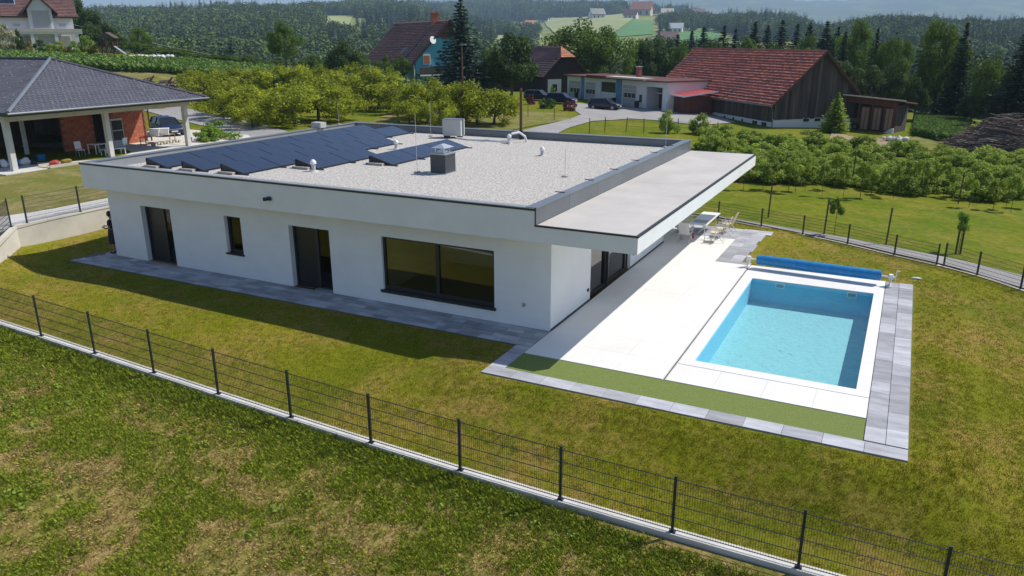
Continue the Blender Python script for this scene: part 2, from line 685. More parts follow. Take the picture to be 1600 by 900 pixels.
def ribbon(name, pts, width, m, hf=H, dz=0.03, step=1.0, kind='structure'):
    """road: strip of given width along world points, following the ground"""
    P = [np.array(p[:2], float) for p in pts]
    Q = []
    for i in range(len(P)-1):
        p0 = P[max(i-1, 0)]
        p1, p2 = P[i], P[i+1]
        p3 = P[min(i+2, len(P)-1)]
        n = max(2, int(np.linalg.norm(p2-p1)/step))
        for k in range(n):
            t = k/n
            Q.append(0.5*((2*p1)+(-p0+p2)*t+(2*p0-5*p1+4*p2-p3)*t*t+(-p0+3*p1-3*p2+p3)*t**3))
    Q.append(P[-1])
    Q = np.array(Q)
    T = np.gradient(Q, axis=0)
    T /= np.linalg.norm(T, axis=1)[:, None]
    N = np.stack([-T[:, 1], T[:, 0]], 1)
    wv = width if hasattr(width, '__len__') else [width, width]
    wd = np.interp(np.linspace(0, 1, len(Q)), np.linspace(0, 1, len(wv)), wv)
    K = 5
    V = []
    for a in np.linspace(-0.5, 0.5, K):
        p = Q+N*(wd*a)[:, None]
        z = hf(p[:, 0], p[:, 1])+dz
        V.append(np.column_stack([p, z]))
    V = np.stack(V, 1)
    n = len(Q)
    idx = np.arange(n*K).reshape(n, K)
    Fq = np.stack([idx[:-1, :-1], idx[1:, :-1], idx[1:, 1:], idx[:-1, 1:]], -1).reshape(-1, 4)
    me = arr_mesh(name, V.reshape(-1, 3), Fq[:, ::-1], m, smooth=True)
    return part(name, me, None, None, None, kind)


# ------------------------------------------------------------------ material set
mat('render', (0.80, 0.80, 0.79), 0.85, 0.05, 0.9, bump=0.25, bscale=120)
mat('soffit', (0.74, 0.73, 0.70), 0.85, 0.03, 1.5)
mat('metal_grey', (0.145, 0.165, 0.185), 0.42, 0.12, 1.2, metal=0.25, objvar=0.08)
mat('metal_top', (0.20, 0.225, 0.245), 0.38, 0.12, 0.8, metal=0.3, objvar=0.06)
mat('coping_light', (0.36, 0.38, 0.40), 0.4, 0.1, 1.0, metal=0.4)
mat('dark_edge', (0.022, 0.024, 0.028), 0.5, 0.1, 2)
mat('frame_dark', (0.022, 0.023, 0.026), 0.4, 0.1, 3)
mat('panel_dark', (0.016, 0.014, 0.015), 0.35, 0.1, 2)
mat('gravel_roof', (0.60, 0.57, 0.52), 0.95, col2=(0.27, 0.25, 0.23), scale=14, detail=3, bump=1.0, bscale=26, thresh=(0.4, 0.62))
mat('pebble', (0.60, 0.57, 0.53), 0.9, 0.3, 2, tint=True)
mat('gravel', (0.60, 0.58, 0.55), 0.95, 0.35, 20, bump=0.9, bscale=50)
mat('membrane', (0.55, 0.52, 0.48), 0.8, col2=(0.44, 0.415, 0.385), scale=0.55, detail=8, bump=0.35, bscale=1.5)
mat('membrane_mark', (0.53, 0.50, 0.455), 0.8, 0.15, 2)
mat('concrete', (0.60, 0.585, 0.55), 0.9, 0.15, 1.2, bump=0.3, bscale=30)
mat('concrete_warm', (0.60, 0.56, 0.48), 0.9, 0.15, 0.8, bump=0.3, bscale=30)
mat('terrace_tile', (0.76, 0.74, 0.71), 0.6, 0.05, 0.6, objvar=0.02)
mat('terrace_joint', (0.56, 0.54, 0.52), 0.8, 0.05, 2)
mat('paver', (0.45, 0.45, 0.475), 0.8, col2=(0.30, 0.305, 0.33), scale=1.1, detail=7, bump=0.3, bscale=60, objvar=0.28, stretch=(1, 3.5, 1), thresh=(0.35, 0.65))
mat('paver_joint', (0.12, 0.12, 0.12), 0.95, 0.2, 8)
mat('pool_floor', (0.37, 0.63, 0.645), 0.6, 0.13, 9.0)
mat('pool_wall', (0.24, 0.60, 0.80), 0.6, 0.06, 3.0)
mat('pool_step', (0.30, 0.42, 0.48), 0.6, 0.05, 3)
mat('white_plastic', (0.80, 0.80, 0.78), 0.4, 0.03, 2)
mat('cover_blue', (0.012, 0.22, 0.52), 0.35, 0.25, 6, bump=0.5, bscale=40)
mat('post', (0.028, 0.031, 0.036), 0.45, 0.1, 2)
mat('wire', (0.03, 0.033, 0.037), 0.5, 0.1, 2)
mat('asphalt', (0.21, 0.20, 0.20), 0.9, 0.15, 0.5, bump=0.3, bscale=20)
mat('asphalt_light', (0.31, 0.295, 0.285), 0.9, 0.14, 0.35, bump=0.3, bscale=20)
mat('turf', (0.22, 0.265, 0.06), 0.95, col2=(0.13, 0.185, 0.035), scale=22, detail=8, bump=1.0, bscale=90)
mat('wood_floor', (0.30, 0.20, 0.11), 0.5, 0.2, 3, stretch=(1, 6, 1))
mat('inner_wall', (0.80, 0.78, 0.72), 0.9, 0.03, 2)
mat('dirt', (0.30, 0.22, 0.13), 0.95, 0.3, 1.2, bump=0.6, bscale=12)
glass_mat('glass')
glass_mat('glass_car', (0.12, 0.13, 0.14))
ground_mat('lawn', (0.235, 0.225, 0.010), (0.13, 0.165, 0.008), (0.36, 0.23, 0.07), s1=0.16, s2=1.3, s3=14, amt=0.85, hay=(0.40, 0.58), fine=0.35)
ground_mat('meadow', (0.24, 0.215, 0.04), (0.13, 0.16, 0.022), (0.42, 0.29, 0.12), s1=0.5, s2=1.6, s3=9, amt=0.95, hay=(0.38, 0.5), fine=0.5)
ground_mat('field', (0.165, 0.185, 0.004), (0.09, 0.15, 0.004), (0.25, 0.21, 0.035), s1=0.13, s2=0.7, s3=3, amt=0.8, hay=(0.40, 0.58), fine=0.4)
ground_mat('far_field', (0.20, 0.255, 0.06), (0.12, 0.19, 0.045), (0.36, 0.31, 0.13), s1=0.006, s2=0.02, s3=0.3, amt=0.8, fine=0.2, bump=0)
ground_mat('dry_grass', (0.22, 0.19, 0.06), (0.15, 0.17, 0.03), (0.34, 0.27, 0.13), s1=0.2, s2=0.9, s3=5, amt=0.9, fine=0.3)

# ------------------------------------------------------------------ ground
PADS = [(-22.0, 0.0, -1.45, 17.9), (-0.05, 10.4, -3.72, 10.72), (-0.05, 3.9, 10.7, 17.0), (-0.6, 0.1, -3.2, 0.5)]
lawn = sheet('lawn', LAWN, MATS['lawn'], HL, 0.0, 0.5, holes=[(-22.0, 3.4, -1.45, 17.0), (0.1, 10.4, -3.5, 10.6)])


def ground_near():
    us = np.arange(-150, 150.1, 1.25)
    ds = np.concatenate([np.arange(-14, 84.1, 1.0)])
    U, D = np.meshgrid(us, ds, indexing='ij')
    X, Y = xy(U, D)
    Z = H(X, Y)
    n, m_ = U.shape
    idx = np.arange(n*m_).reshape(n, m_)
    Fq = np.stack([idx[:-1, :-1], idx[1:, :-1], idx[1:, 1:], idx[:-1, 1:]], -1).reshape(-1, 4)
    me = arr_mesh('ground', np.stack([X, Y, Z], -1).reshape(-1, 3), Fq, MATS['field'])
    # cut the fenced plot out of it
    bm = bmesh.new()
    bm.from_mesh(me)
    n = len(LAWN)
    box = [f for f in bm.faces if -27 < f.calc_center_median().x < 24 and -11 < f.calc_center_median().y < 24]
    for i in range(n):
        a, b = Vector((*LAWN[i], 0)), Vector((*LAWN[(i+1) % n], 0))
        d = (b-a).normalized()
        lo = min(a.x, b.x)-2, min(a.y, b.y)-2
        hi = max(a.x, b.x)+2, max(a.y, b.y)+2
        g = [f for f in bm.faces if lo[0] < f.calc_center_median().x < hi[0] and lo[1] < f.calc_center_median().y < hi[1]]
        gs = set(g)
        es = {e for f in g for e in f.edges}
        vs = {v for f in g for v in f.verts}
        bmesh.ops.bisect_plane(bm, geom=list(vs)+list(es)+list(gs), plane_co=a, plane_no=(d.y, -d.x, 0), dist=1e-4)
    cs = [(f, f.calc_center_median()) for f in bm.faces]
    ins = inside(LAWN, np.array([c.x for f, c in cs]), np.array([c.y for f, c in cs]))
    bmesh.ops.delete(bm, geom=[f for (f, c), k in zip(cs, ins) if k], context='FACES')
    X = np.array([v.co.x for v in bm.verts])
    Y = np.array([v.co.y for v in bm.verts])
    for v, z in zip(bm.verts, H(X, Y)):
        v.co.z = z
    bm.to_mesh(me)
    bm.free()
    me.shade_smooth()
    struct('ground', me)


ground_near()


def ground_far():
    ss = np.linspace(-1.25, 1.25, 261)
    ds = np.concatenate([[82.0, 84.0], np.geomspace(88, 11500, 150)])
    S, D = np.meshgrid(ss, ds, indexing='ij')
    U = S*D
    X, Y = xy(U, D)
    Z = H(X, Y)
    Z[:, 0] -= 0.15
    n, m_ = U.shape
    idx = np.arange(n*m_).reshape(n, m_)
    Fq = np.stack([idx[:-1, :-1], idx[1:, :-1], idx[1:, 1:], idx[:-1, 1:]], -1).reshape(-1, 4)
    dc = np.broadcast_to(D[:-1, :-1], (n-1, m_-1)).ravel()
    V = np.stack([X, Y, Z], -1).reshape(-1, 3)
    for nm, lo, hi, mt in (('hillside', 0, 300, 'field'), ('hills', 300, 3600, 'far_field'), ('mountains', 3600, 1e9, 'forest_far')):
        k = (dc >= lo) & (dc < hi)
        fq = Fq[k]
        us, inv = np.unique(fq, return_inverse=True)
        struct(nm, arr_mesh(nm, V[us], inv.reshape(fq.shape), MATS[mt], smooth=True))


#FF
mat('forest_far', (0.05, 0.085, 0.03), 0.95, col2=(0.14, 0.18, 0.06), scale=0.004, detail=8, thresh=(0.5, 0.62))
ground_far()

# meadow in front of the fence, its own sheet over the ground
MEADOW = [(-34, -30), (24, -30), (24, -6.1), (16.2, -6.82), (13.7, -7.04), (8.7, -7.45), (3.7, -7.75), (-1.4, -7.94), (-8.9, -8.02), (-21.6, -8.1), (-34, -8.2)]
sheet('meadow', MEADOW, MATS['meadow'], H, 0.035, 0.6)

# ------------------------------------------------------------------ the villa
ZF, ZT, ZC = 3.107, 4.18, 3.66
X0, X1, Y0, Y1 = -21.44, -0.24, -0.70, 17.82
GZ = 3.80
villa = thing('villa', 'white rendered single-storey flat-roofed villa with gravel roof, grey parapet and wide canopy beside the pool', 'house', (-10.5, 8.5, 0))


def vp(name, mb, m, label=None, parent=None, kind=None):
    o = part(name, mb, MATS[m], parent or villa, label, kind)
    if parent is None:
        o.location = (10.5, -8.5, 0)
    return o


# outside walls with their openings (front wall y=0..0.38)
OPEN = [(-18.98, -17.2, 0.02, 2.42), (-14.15, -13.28, 0.94, 2.46), (-10.83, -8.9, 0.02, 2.42), (-6.57, -2.05, 0.46, 2.46)]
T = 0.38
wl = MB()
x = -20.985
for (a, b, z0, z1) in OPEN:
    wl.box(x, a, 0, T, 0, ZF)
    wl.box(a, b, 0, T, z1, ZF)
    if z0 > 0.1:
        wl.box(a, b, 0, T, 0, z0)
    x = b
wl.box(x, 0, 0, T, 0, ZF)
wl.box(-20.985, -20.985+T, T, 17.2, 0, ZF)
wl.box(-20.985, -1.0, 16.82, 17.2, 0, ZF)
wl.box(-T, 0, T, 3.51, 0, ZF)
wl.box(-T, 0, 8.06, 12.9, 0, ZF)
wl.box(-T, 0, 3.51, 8.06, 2.75, ZF)
wl.box(-1.38, -1.0, 12.9, 16.82, 2.45, ZF)
wl.box(-1.38, -1.0, 12.9, 13.4, 0, 2.45)
wl.box(-1.38, -1.0, 16.3, 16.82, 0, 2.45)
wl.box(-1.38, -T, 12.52, 12.9, 0, ZF)
vp('wall', wl, 'render')
vp('plinth_strip', MB().box(-0.001, 0.02, 0.0, 3.53, 0.0, 0.07), 'dark_edge')
vp('plinth_strip', MB().box(-0.001, 0.02, 8.04, 12.92, 0.0, 0.07), 'dark_edge')
# roof block and canopy slab
vp('fascia', MB().box(X0, X1, Y0, Y0+0.3, ZF+0.004, ZT-0.06).box(X0, X0+0.3, Y0+0.3, Y1, ZF+0.004, ZT-0.06).box(X0+0.3, X1, Y1-0.3, Y1, ZF+0.004, ZT-0.06), 'render')
vp('soffit', MB().box(X0+0.01, X1, Y0+0.01, Y1-0.01, ZF, ZF+0.3), 'soffit')
vp('canopy', MB().box(X1, 3.01, Y0, 17.88, ZF+0.002, ZC-0.045), 'render')
vp('canopy_membrane', MB().box(X1+0.03, 2.96, Y0+0.05, 17.83, ZC-0.045, ZC-0.012), 'membrane')
ce = MB()
ce.box(X1-0.02, 3.025, Y0-0.02, Y0+0.06, ZC-0.05, ZC+0.0).box(2.93, 3.025, Y0+0.06, 17.83, ZC-0.047, ZC-0.004).box(X1, 3.025, 17.82, 17.9, ZC-0.05, ZC)
vp('canopy_edge', ce, 'dark_edge')
vp('gravel', MB().box(X0+0.3, X1-0.28, Y0+0.3, Y1-0.3, GZ-0.25, GZ), 'gravel_roof', kind='stuff')
pb = MB()
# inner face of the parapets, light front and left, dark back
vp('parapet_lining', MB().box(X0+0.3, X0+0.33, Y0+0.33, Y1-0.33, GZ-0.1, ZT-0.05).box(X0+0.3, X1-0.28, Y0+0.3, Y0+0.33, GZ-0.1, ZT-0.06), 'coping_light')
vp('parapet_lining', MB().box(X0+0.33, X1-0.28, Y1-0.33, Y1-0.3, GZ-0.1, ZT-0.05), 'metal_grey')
# coping metal in lengths
n = 10
for i in range(n):
    a, b = X0-0.02+(X1-X0+0.02)*i/n, X0-0.02+(X1-X0+0.02)*(i+1)/n-0.012
    vp('coping', MB().box(a, b, Y0-0.015, Y0+0.15, ZT-0.028, ZT).box(a, b, Y0+0.02, Y0+0.34, ZT-0.03, ZT-0.015), 'coping_light')
    vp('coping', MB().box(a, b, Y1-0.34, Y1+0.02, ZT-0.03, ZT+0.01), 'metal_top')
vp('drip_edge', MB().box(X0-0.03, X1, Y0-0.025, Y0+0.05, ZT-0.085, ZT-0.03).box(X0-0.03, X0+0.05, Y0+0.05, Y1, ZT-0.085, ZT-0.032), 'dark_edge')
n = 8
for i in range(n):
    a, b = Y0+0.15+(Y1-Y0-0.5)*i/n, Y0+0.15+(Y1-Y0-0.5)*(i+1)/n-0.012
    vp('coping', MB().box(X0-0.02, X0+0.36, a, b, ZT-0.03, ZT+0.004), 'metal_top')
n = 7
for i in range(n):
    a, b = Y0+(Y1-Y0)*i/n, Y0+(Y1-Y0)*(i+1)/n-0.014
    a += 0.025 if i == 0 else 0
    vp('parapet_panel', MB().box(X1-0.30, X1+0.012, a, b, GZ-0.2, ZT-0.03), 'metal_grey')
    c = MB().box(X1-0.33, X1+0.03, a-0.01, b, ZT-0.03, ZT+0.012)
    vp('coping', c, 'metal_top')
    if i:
        vp('coping_clip', MB().box(X1-0.50, X1-0.16, a-0.06, a+0.02, ZT+0.012, ZT+0.03), 'dark_edge')
vp('corner_trim', MB().box(X1-0.015, X1+0.02, Y0-0.012, Y0+0.024, ZC-0.02, ZT+0.005), 'dark_edge')


def window(x0, x1, z0, z1, kind, face='y', at_=0.0, rec=0.22, low=0.08):
    """dark-framed opening; kind is a list of (fraction, 'glass'|'panel')"""
    def bx(mb, a, b, d0, d1, c, d):
        if face == 'y':
            return mb.box(a, b, at_+d0, at_+d1, c, d)
        return mb.box(at_-d1, at_-d0, a, b, c, d)
    fr = MB()
    bx(fr, x0, x0+0.09, rec, rec+0.1, z0, z1)
    bx(fr, x1-0.09, x1, rec, rec+0.1, z0, z1)
    bx(fr, x0+0.09, x1-0.09, rec, rec+0.1, z0, z0+low)
    bx(fr, x0+0.09, x1-0.09, rec, rec+0.1, z1-0.08, z1)
    xa = x0+0.09
    W = x1-x0-0.18
    gl = []
    for i, (fq, k) in enumerate(kind):
        xb = xa+W*fq
        if i < len(kind)-1:
            bx(fr, xb-0.07, xb+0.07, rec-0.012, rec+0.098, z0+0.08, z1-0.08)
        a = xa+(0.07 if i else 0)
        b = xb-(0.07 if i < len(kind)-1 else 0)
        g = MB()
        bx(g, a, b, rec+0.04, rec+0.055, z0+0.08, z1-0.08)
        gl.append((g, k))
        xa = xb
    f = vp('window_frame', fr, 'frame_dark')
    for g, k in gl:
        vp('glass_pane' if k == 'glass' else 'door_leaf', g, 'glass' if k == 'glass' else 'panel_dark', parent=f)
    return f


window(OPEN[0][0], OPEN[0][1], 0.0, 2.42, [(0.62, 'panel'), (0.38, 'glass')])
f = window(*OPEN[1], [(1, 'glass')], rec=0.16, low=0.12)
vp('sill', MB().box(OPEN[1][0]-0.05, OPEN[1][1]+0.05, -0.06, 0.22, 0.90, 0.96), 'frame_dark', parent=f)
window(OPEN[2][0], OPEN[2][1], 0.0, 2.42, [(0.6, 'panel'), (0.4, 'glass')])
vp('threshold', MB().box(-9.75, -8.9, -0.03, 0.2, 0.012, 0.045), 'coping_light')
f = window(*OPEN[3], [(0.5, 'glass'), (0.5, 'glass')], rec=0.10, low=0.16)
vp('sill', MB().box(OPEN[3][0]-0.08, OPEN[3][1]+0.06, -0.07, 0.22, 0.40, 0.50), 'frame_dark', parent=f)
window(3.51, 5.42, 0.03, 2.75, [(1, 'glass')], 'x', 0.0, 0.12)
vp('post', MB().box(-0.09, -0.02, 5.42, 5.50, 0.01, 2.75), 'frame_dark')
window(5.50, 8.06, 0.03, 2.75, [(0.9, 'glass'), (0.1, 'panel')], 'x', 0.0, 0.12)
window(13.4, 16.3, 0.03, 2.45, [(0.5, 'glass'), (0.5, 'glass')], 'x', -1.0, 0.12)
# rooms behind the glass
inn = MB()
inn.box(-20.6, -0.4, 5.6, 5.7, 0.02, ZF-0.3)
for xw in (-16.2, -12.2, -7.4):
    inn.box(xw, xw+0.12, T+0.01, 5.6, 0.02, ZF-0.3)
inn.box(-3.1, -2.98, 3.6, 5.6, 0.02, ZF-0.3)
inn.box(-3.0, -2.9, 5.7, 12.4, 0.02, ZF-0.3)
vp('inner_wall', inn, 'inner_wall')
vp('inner_floor', MB().box(-20.6, -0.4, T, 16.8, -0.1, 0.012), 'wood_floor')
vp('ceiling', MB().box(-20.6, -0.4, T, 16.8, ZF-0.3, ZF-0.25), 'inner_wall')
for xs, zs in ((-5.45, 2.1), (-5.1, 2.18)):
    vp('ceiling_spot', MB().tube([(xs, 4.0, ZF-0.3), (xs, 4.0, ZF-0.42)], 0.09, 12), 'frame_dark')
# small fixtures
vp('camera_housing', MB().tube([(-11.05, Y0-0.22, 3.54), (-10.85, Y0-0.02, 3.56)], 0.07, 10).box(-11.0, -10.86, Y0-0.06, Y0, 3.48, 3.62), 'frame_dark')
vp('tap', MB().tube([(-0.95, -0.07, 0.78), (-0.95, 0.0, 0.78)], 0.015, 8).box(-0.975, -0.925, -0.10, -0.06, 0.72, 0.84).box(-0.99, -0.91, -0.02, 0.0, 0.74, 0.82), 'coping_light')
vp('socket', MB().box(0, 0.05, 3.20, 3.30, 0.42, 0.52), 'frame_dark')
vp('socket', MB().box(0, 0.05, 8.35, 8.43, 0.50, 0.60), 'frame_dark')
vp('soffit_light', MB().tube([(-9.9, -0.35, ZF-0.05), (-9.9, -0.35, ZF)], 0.05, 10), 'frame_dark')
vp('soffit_light', MB().tube([(-16.1, -0.35, ZF-0.05), (-16.1, -0.35, ZF)], 0.05, 10), 'frame_dark')

# ------------------------------------------------------------------ roof furniture
mat('chimney_metal', (0.045, 0.055, 0.062), 0.45, 0.1, 2)
mat('solar_cell', (0.012, 0.018, 0.040), 0.25, 0.12, 0.4, spec=0.6, coat=0.35)
mat('solar_frame', (0.012, 0.013, 0.017), 0.4, 0.1, 2)
mat('ballast', (0.42, 0.38, 0.33), 0.9, 0.15, 4)
mat('ac_grey', (0.50, 0.50, 0.48), 0.5, 0.05, 3)
mat('steel', (0.66, 0.67, 0.68), 0.32, 0.08, 2, metal=0.6)
mat('black', (0.012, 0.012, 0.013), 0.5, 0.1, 2)
mat('wood_pole', (0.11, 0.06, 0.035), 0.85, 0.25, 6, stretch=(1, 1, 0.1))
PAN = None
PL, PWd, RISE = 2.2, 1.26, 0.34
rows = [(-18.72, 1.37, 7, 'solar panel row furthest left, next to the side parapet of the villa roof'),
        (-16.61, 1.44, 7, 'second solar panel row from the left, the whole depth of the villa roof'),
        (-14.47, 1.57, 5, 'middle solar panel row on the villa roof, five panels long'),
        (-12.59, 3.95, 2, 'short two-panel solar row behind the white mushroom vent'),
        (-10.37, 6.20, 3, 'separate three-panel solar row reaching behind the chimney')]
ang = math.atan2(RISE, PWd)
for (xl, ys, cnt, lb) in rows:
    row = thing('solar_row', lb, 'solar panels', (xl, ys, GZ), 0, 'rows of solar panels on the gravel roof')
    fq = []
    for k in range(cnt):
        if PAN is None:
            me_f = MB()
            hx = PWd
            d = Vector((-math.cos(ang), 0, math.sin(ang)))
            nrm = Vector((math.sin(ang), 0, math.cos(ang)))
            cc = Vector((0, PL/2-0.01, 0.06))+d*hx/2
            me_f.obox(cc-nrm*0.02, d, (0, 1, 0), nrm, hx/2, PL/2-0.012, 0.02)
            me_c = MB()
            for j in range(2):
                me_c.obox(cc+Vector((0, (j-0.5)*(PL/2-0.02), 0))+nrm*0.002, d, (0, 1, 0), nrm, hx/2-0.015, PL/4-0.018, 0.003)
            PAN = (me_f.mesh('panel', MATS['solar_frame']), me_c.mesh('cells', MATS['solar_cell']))
        p = part('panel', PAN[0], None, row, loc=(0, k*PL, 0))
        part('cells', PAN[1], None, p)
    for k in range(cnt+1):
        tri = MB()
        yy = max(0.03, min(k*PL, cnt*PL-0.06))-0.01
        tri.bar((0.28, yy, 0.03), (-PWd-0.18, yy, 0.03), 0.05, 0.04)
        tri.bar((-PWd*0.98, yy, 0.03), (-PWd*0.98, yy, RISE+0.02), 0.04)
        part('rail', tri, MATS['solar_frame'], row)
    for yy in (0.02, cnt*PL-0.05):
        part('end_plate', MB().extrude([(0.0, yy, 0.05), (-PWd*0.98, yy, 0.02), (-PWd*0.98, yy, RISE+0.01)], (0, 0.015, 0)), MATS['solar_frame'], row)
    part('rear_plate', MB().box(-PWd-0.03, -PWd-0.015, 0.05, cnt*PL-0.1, 0.03, RISE+0.02), MATS['solar_frame'], row)
    for k in range(cnt+1):
        yy = -0.2 if k == 0 else k*PL-0.1
        part('ballast_block', MB().box(-PWd+0.08, -PWd+0.85, yy, yy+0.2, 0.0, 0.1), MATS['ballast'], row)

cx, cy = -7.83, 5.31
ch = thing('chimney', 'dark metal-clad square chimney with a raised steel cap on the gravel roof', 'chimney', (cx+0.36, cy+0.4, GZ))
part('shaft', MB().box(-0.36, 0.36, -0.4, 0.4, 0, 0.78), MATS['chimney_metal'], ch)
part('shaft_top', MB().box(-0.39, 0.39, -0.43, 0.43, 0.78, 0.82), MATS['coping_light'], ch)
part('base_flashing', MB().box(-0.45, 0.45, -0.49, 0.49, 0.0, 0.03), MATS['steel'], ch)
cl = MB()
for i in (-1, 1):
    for j in (-1, 1):
        cl.bar((0.2*i, 0.22*j, 0.82), (0.2*i, 0.22*j, 1.05), 0.03)
cl.box(-0.16, 0.16, -0.18, 0.18, 0.82, 0.9)
part('cap_legs', cl, MATS['steel'], ch)
part('cap', MB().add([(-.34, -.38, 1.04), (.34, -.38, 1.04), (.34, .38, 1.04), (-.34, .38, 1.04), (-.02, -.12, 1.18), (.02, -.12, 1.18), (.02, .12, 1.18), (-.02, .12, 1.18)],
                     [(3, 2, 1, 0), (4, 5, 6, 7), (0, 1, 5, 4), (1, 2, 6, 5), (2, 3, 7, 6), (3, 0, 4, 7)]), MATS['steel'], ch)

ac = thing('heat_pump', 'pale grey heat pump unit standing near the back parapet of the villa roof', 'heat pump', (-13.35, 16.4, GZ), 0.25)
part('casing', MB().box(-0.55, 0.5, -0.4, 0.3, 0.12, 1.0), MATS['ac_grey'], ac)
part('top', MB().box(-0.57, 0.55, -0.42, 0.32, 1.0, 1.03), MATS['metal_top'], ac)
part('side_panel', MB().box(0.5, 0.53, -0.4, -0.28, 0.12, 1.0).box(0.5, 0.53, 0.2, 0.3, 0.12, 1.0), MATS['white_plastic'], ac)
gr = MB().box(0.5, 0.51, -0.28, 0.2, 0.15, 0.98)
part('grille', gr, MATS['metal_grey'], ac)
lv = MB()
for k in range(9):
    lv.box(0.51, 0.53, -0.28, 0.2, 0.2+k*0.085, 0.225+k*0.085)
part('louvres', lv, MATS['metal_top'], ac)
for k in (-0.4, 0.35):
    part('foot', MB().box(k-0.08, k+0.08, -0.4, 0.3, 0.0, 0.12), MATS['black'], ac)
single('drain_pipe', MB().tube([(0.4, -0.5, 0.06), (1.4, -0.9, 0.05), (2.6, -0.75, 0.05), (3.6, -0.9, 0.06), (4.3, -1.4, 0.1)], 0.045, 8), MATS['white_plastic'],
       'thin white pipe running across the gravel from the heat pump', 'pipe', loc=(-13.35, 16.4, GZ))
for (vx, vy, hh, rr_, lb, nm) in ((-12.54, 3.6, 0.42, 0.11, 'white mushroom-capped vent in front of the solar rows', 'vent_pipe'), (-5.81, 11.91, 0.36, 0.10, 'small grey roof vent alone on the open gravel', 'vent_pipe'),
                                  (-9.3, 15.3, 0.42, 0.1, 'bent white roof vent beside the wooden mast', 'vent_pipe'), (-13.39, 10.8, 0.4, 0.1, 'grey roof vent between the solar rows', 'vent_pipe')):
    v = thing(nm, lb, 'vent', (vx, vy, GZ), 0, 'roof vents')
    part('pipe', MB().tube([(0, 0, 0), (0, 0, hh-0.1)], rr_*0.8, 12), MATS['ac_grey'], v)
    part('cap', MB().lathe((0, 0, hh-0.12), [(rr_, 0), (rr_*1.25, 0.02), (rr_*1.15, 0.1), (rr_*0.7, 0.17), (0.01, 0.2)], 14), MATS['white_plastic'], v)
    part('collar', MB().lathe((0, 0, 0), [(rr_*1.9, 0), (rr_*1.7, 0.03), (rr_*0.85, 0.05)], 14), MATS['ac_grey'], v)
    if vy > 15:
        part('bent_hose', MB().tube([(0, 0, 0.3), (0.1, 0.1, 0.5), (0.35, 0.5, 0.55), (0.5, 0.9, 0.3), (0.55, 1.0, 0.0)], 0.06, 8), MATS['white_plastic'], v)
mast = thing('mast', 'brown wooden mast standing by the back parapet of the villa roof', 'mast', (-9.48, 17.09, GZ))
part('pole', MB().tube([(0, 0, 0.3), (0, 0, 2.75)], [0.085, 0.07], 10), MATS['wood_pole'], mast)
part('bracket', MB().tube([(0, 0, 0), (0, 0, 0.5)], 0.1, 10), MATS['black'], mast)
for (vx, vy, hh, zb, lb) in ((-8.43, 5.22, 2.4, GZ, 'thin lightning rod just left of the chimney'), (-14.78, 16.2, 1.9, GZ, 'thin lightning rod left of the heat pump'),
                             (-1.38, 17.3, 1.5, GZ, 'lightning rod in the far right corner of the gravel roof'), (-21.2, 16.0, 1.3, ZT, 'lightning rod on the left parapet beyond the solar panels'),
                             (-2.5, 6.9, 1.1, GZ, 'short thin lightning rod near the right parapet')):
    v = thing('lightning_rod', lb, 'lightning rod', (vx, vy, zb), 0, 'lightning rods on the villa roof')
    part('rod', MB().tube([(0, 0, 0), (0, 0, hh)], [0.012, 0.008], 6), MATS['steel'], v)
    part('foot', MB().lathe((0, 0, 0), [(0.13, 0), (0.13, 0.05), (0.04, 0.08)], 10), MATS['ballast'], v)
single('white_box', MB().box(-0.35, 0.35, -0.25, 0.25, 0, 0.3), MATS['ac_grey'], 'pale grey box on the left edge of the villa roof behind the panels', 'box', loc=(-21.3, 14.3, ZT+0.01))

# ------------------------------------------------------------------ terrace, pool, paving
PX0, PX1, PY0, PY1 = 4.77, 9.20, -0.30, 8.90
ter = tag(bpy.data.objects.new('terrace', None), kind='structure')
COL.objects.link(ter)
part('bed', MB().box(0.1, 4.30, -1.98, 10.78, -0.2, -0.016).box(0.1, 2.9, 10.78, 15.0, -0.2, -0.016).box(4.40, PX0-0.21, -1.98, 10.85, -0.2, -0.017).box(PX1+0.21, 9.52, -1.98, 10.85, -0.2, -0.017)
     .box(PX0-0.21, PX1+0.21, -1.98, PY0-0.21, -0.2, -0.018).box(PX0-0.21, PX1+0.21, PY1+0.21, 10.85, -0.2, -0.018).box(-1.0, 0.1, 12.9, 17, -0.2, -0.019), MATS['terrace_joint'], ter)


def tiles(x0, x1, y0, y1, sx, sy, m, parent, name, gap=0.003, jit=0.0, stagger=0.0, zt=0.0, vary=None, zj=0.0):
    ny = max(1, round((y1-y0)/sy))
    for j in range(ny):
        a, b = y0+(y1-y0)*j/ny, y0+(y1-y0)*(j+1)/ny
        xs = [x0]
        if vary:
            while xs[-1] < x1-0.01:
                nx = xs[-1]+random.choice(vary)
                if nx > x1-0.25:
                    nx = x1
                xs.append(nx)
        else:
            nx = max(1, round((x1-x0)/sx))
            st = (stagger*sx if j % 2 else 0)
            xs = [x0]+[x0+(x1-x0)*k/nx+st for k in range(1, nx)]+[x1]
            xs = sorted(set(round(min(q, x1), 4) for q in xs))
        for k in range(len(xs)-1):
            dz = random.uniform(-zj, zj)
            part(name, MB().box(xs[k]+gap, xs[k+1]-gap, a+gap, b-gap, -0.015, zt+dz), MATS[m], parent)


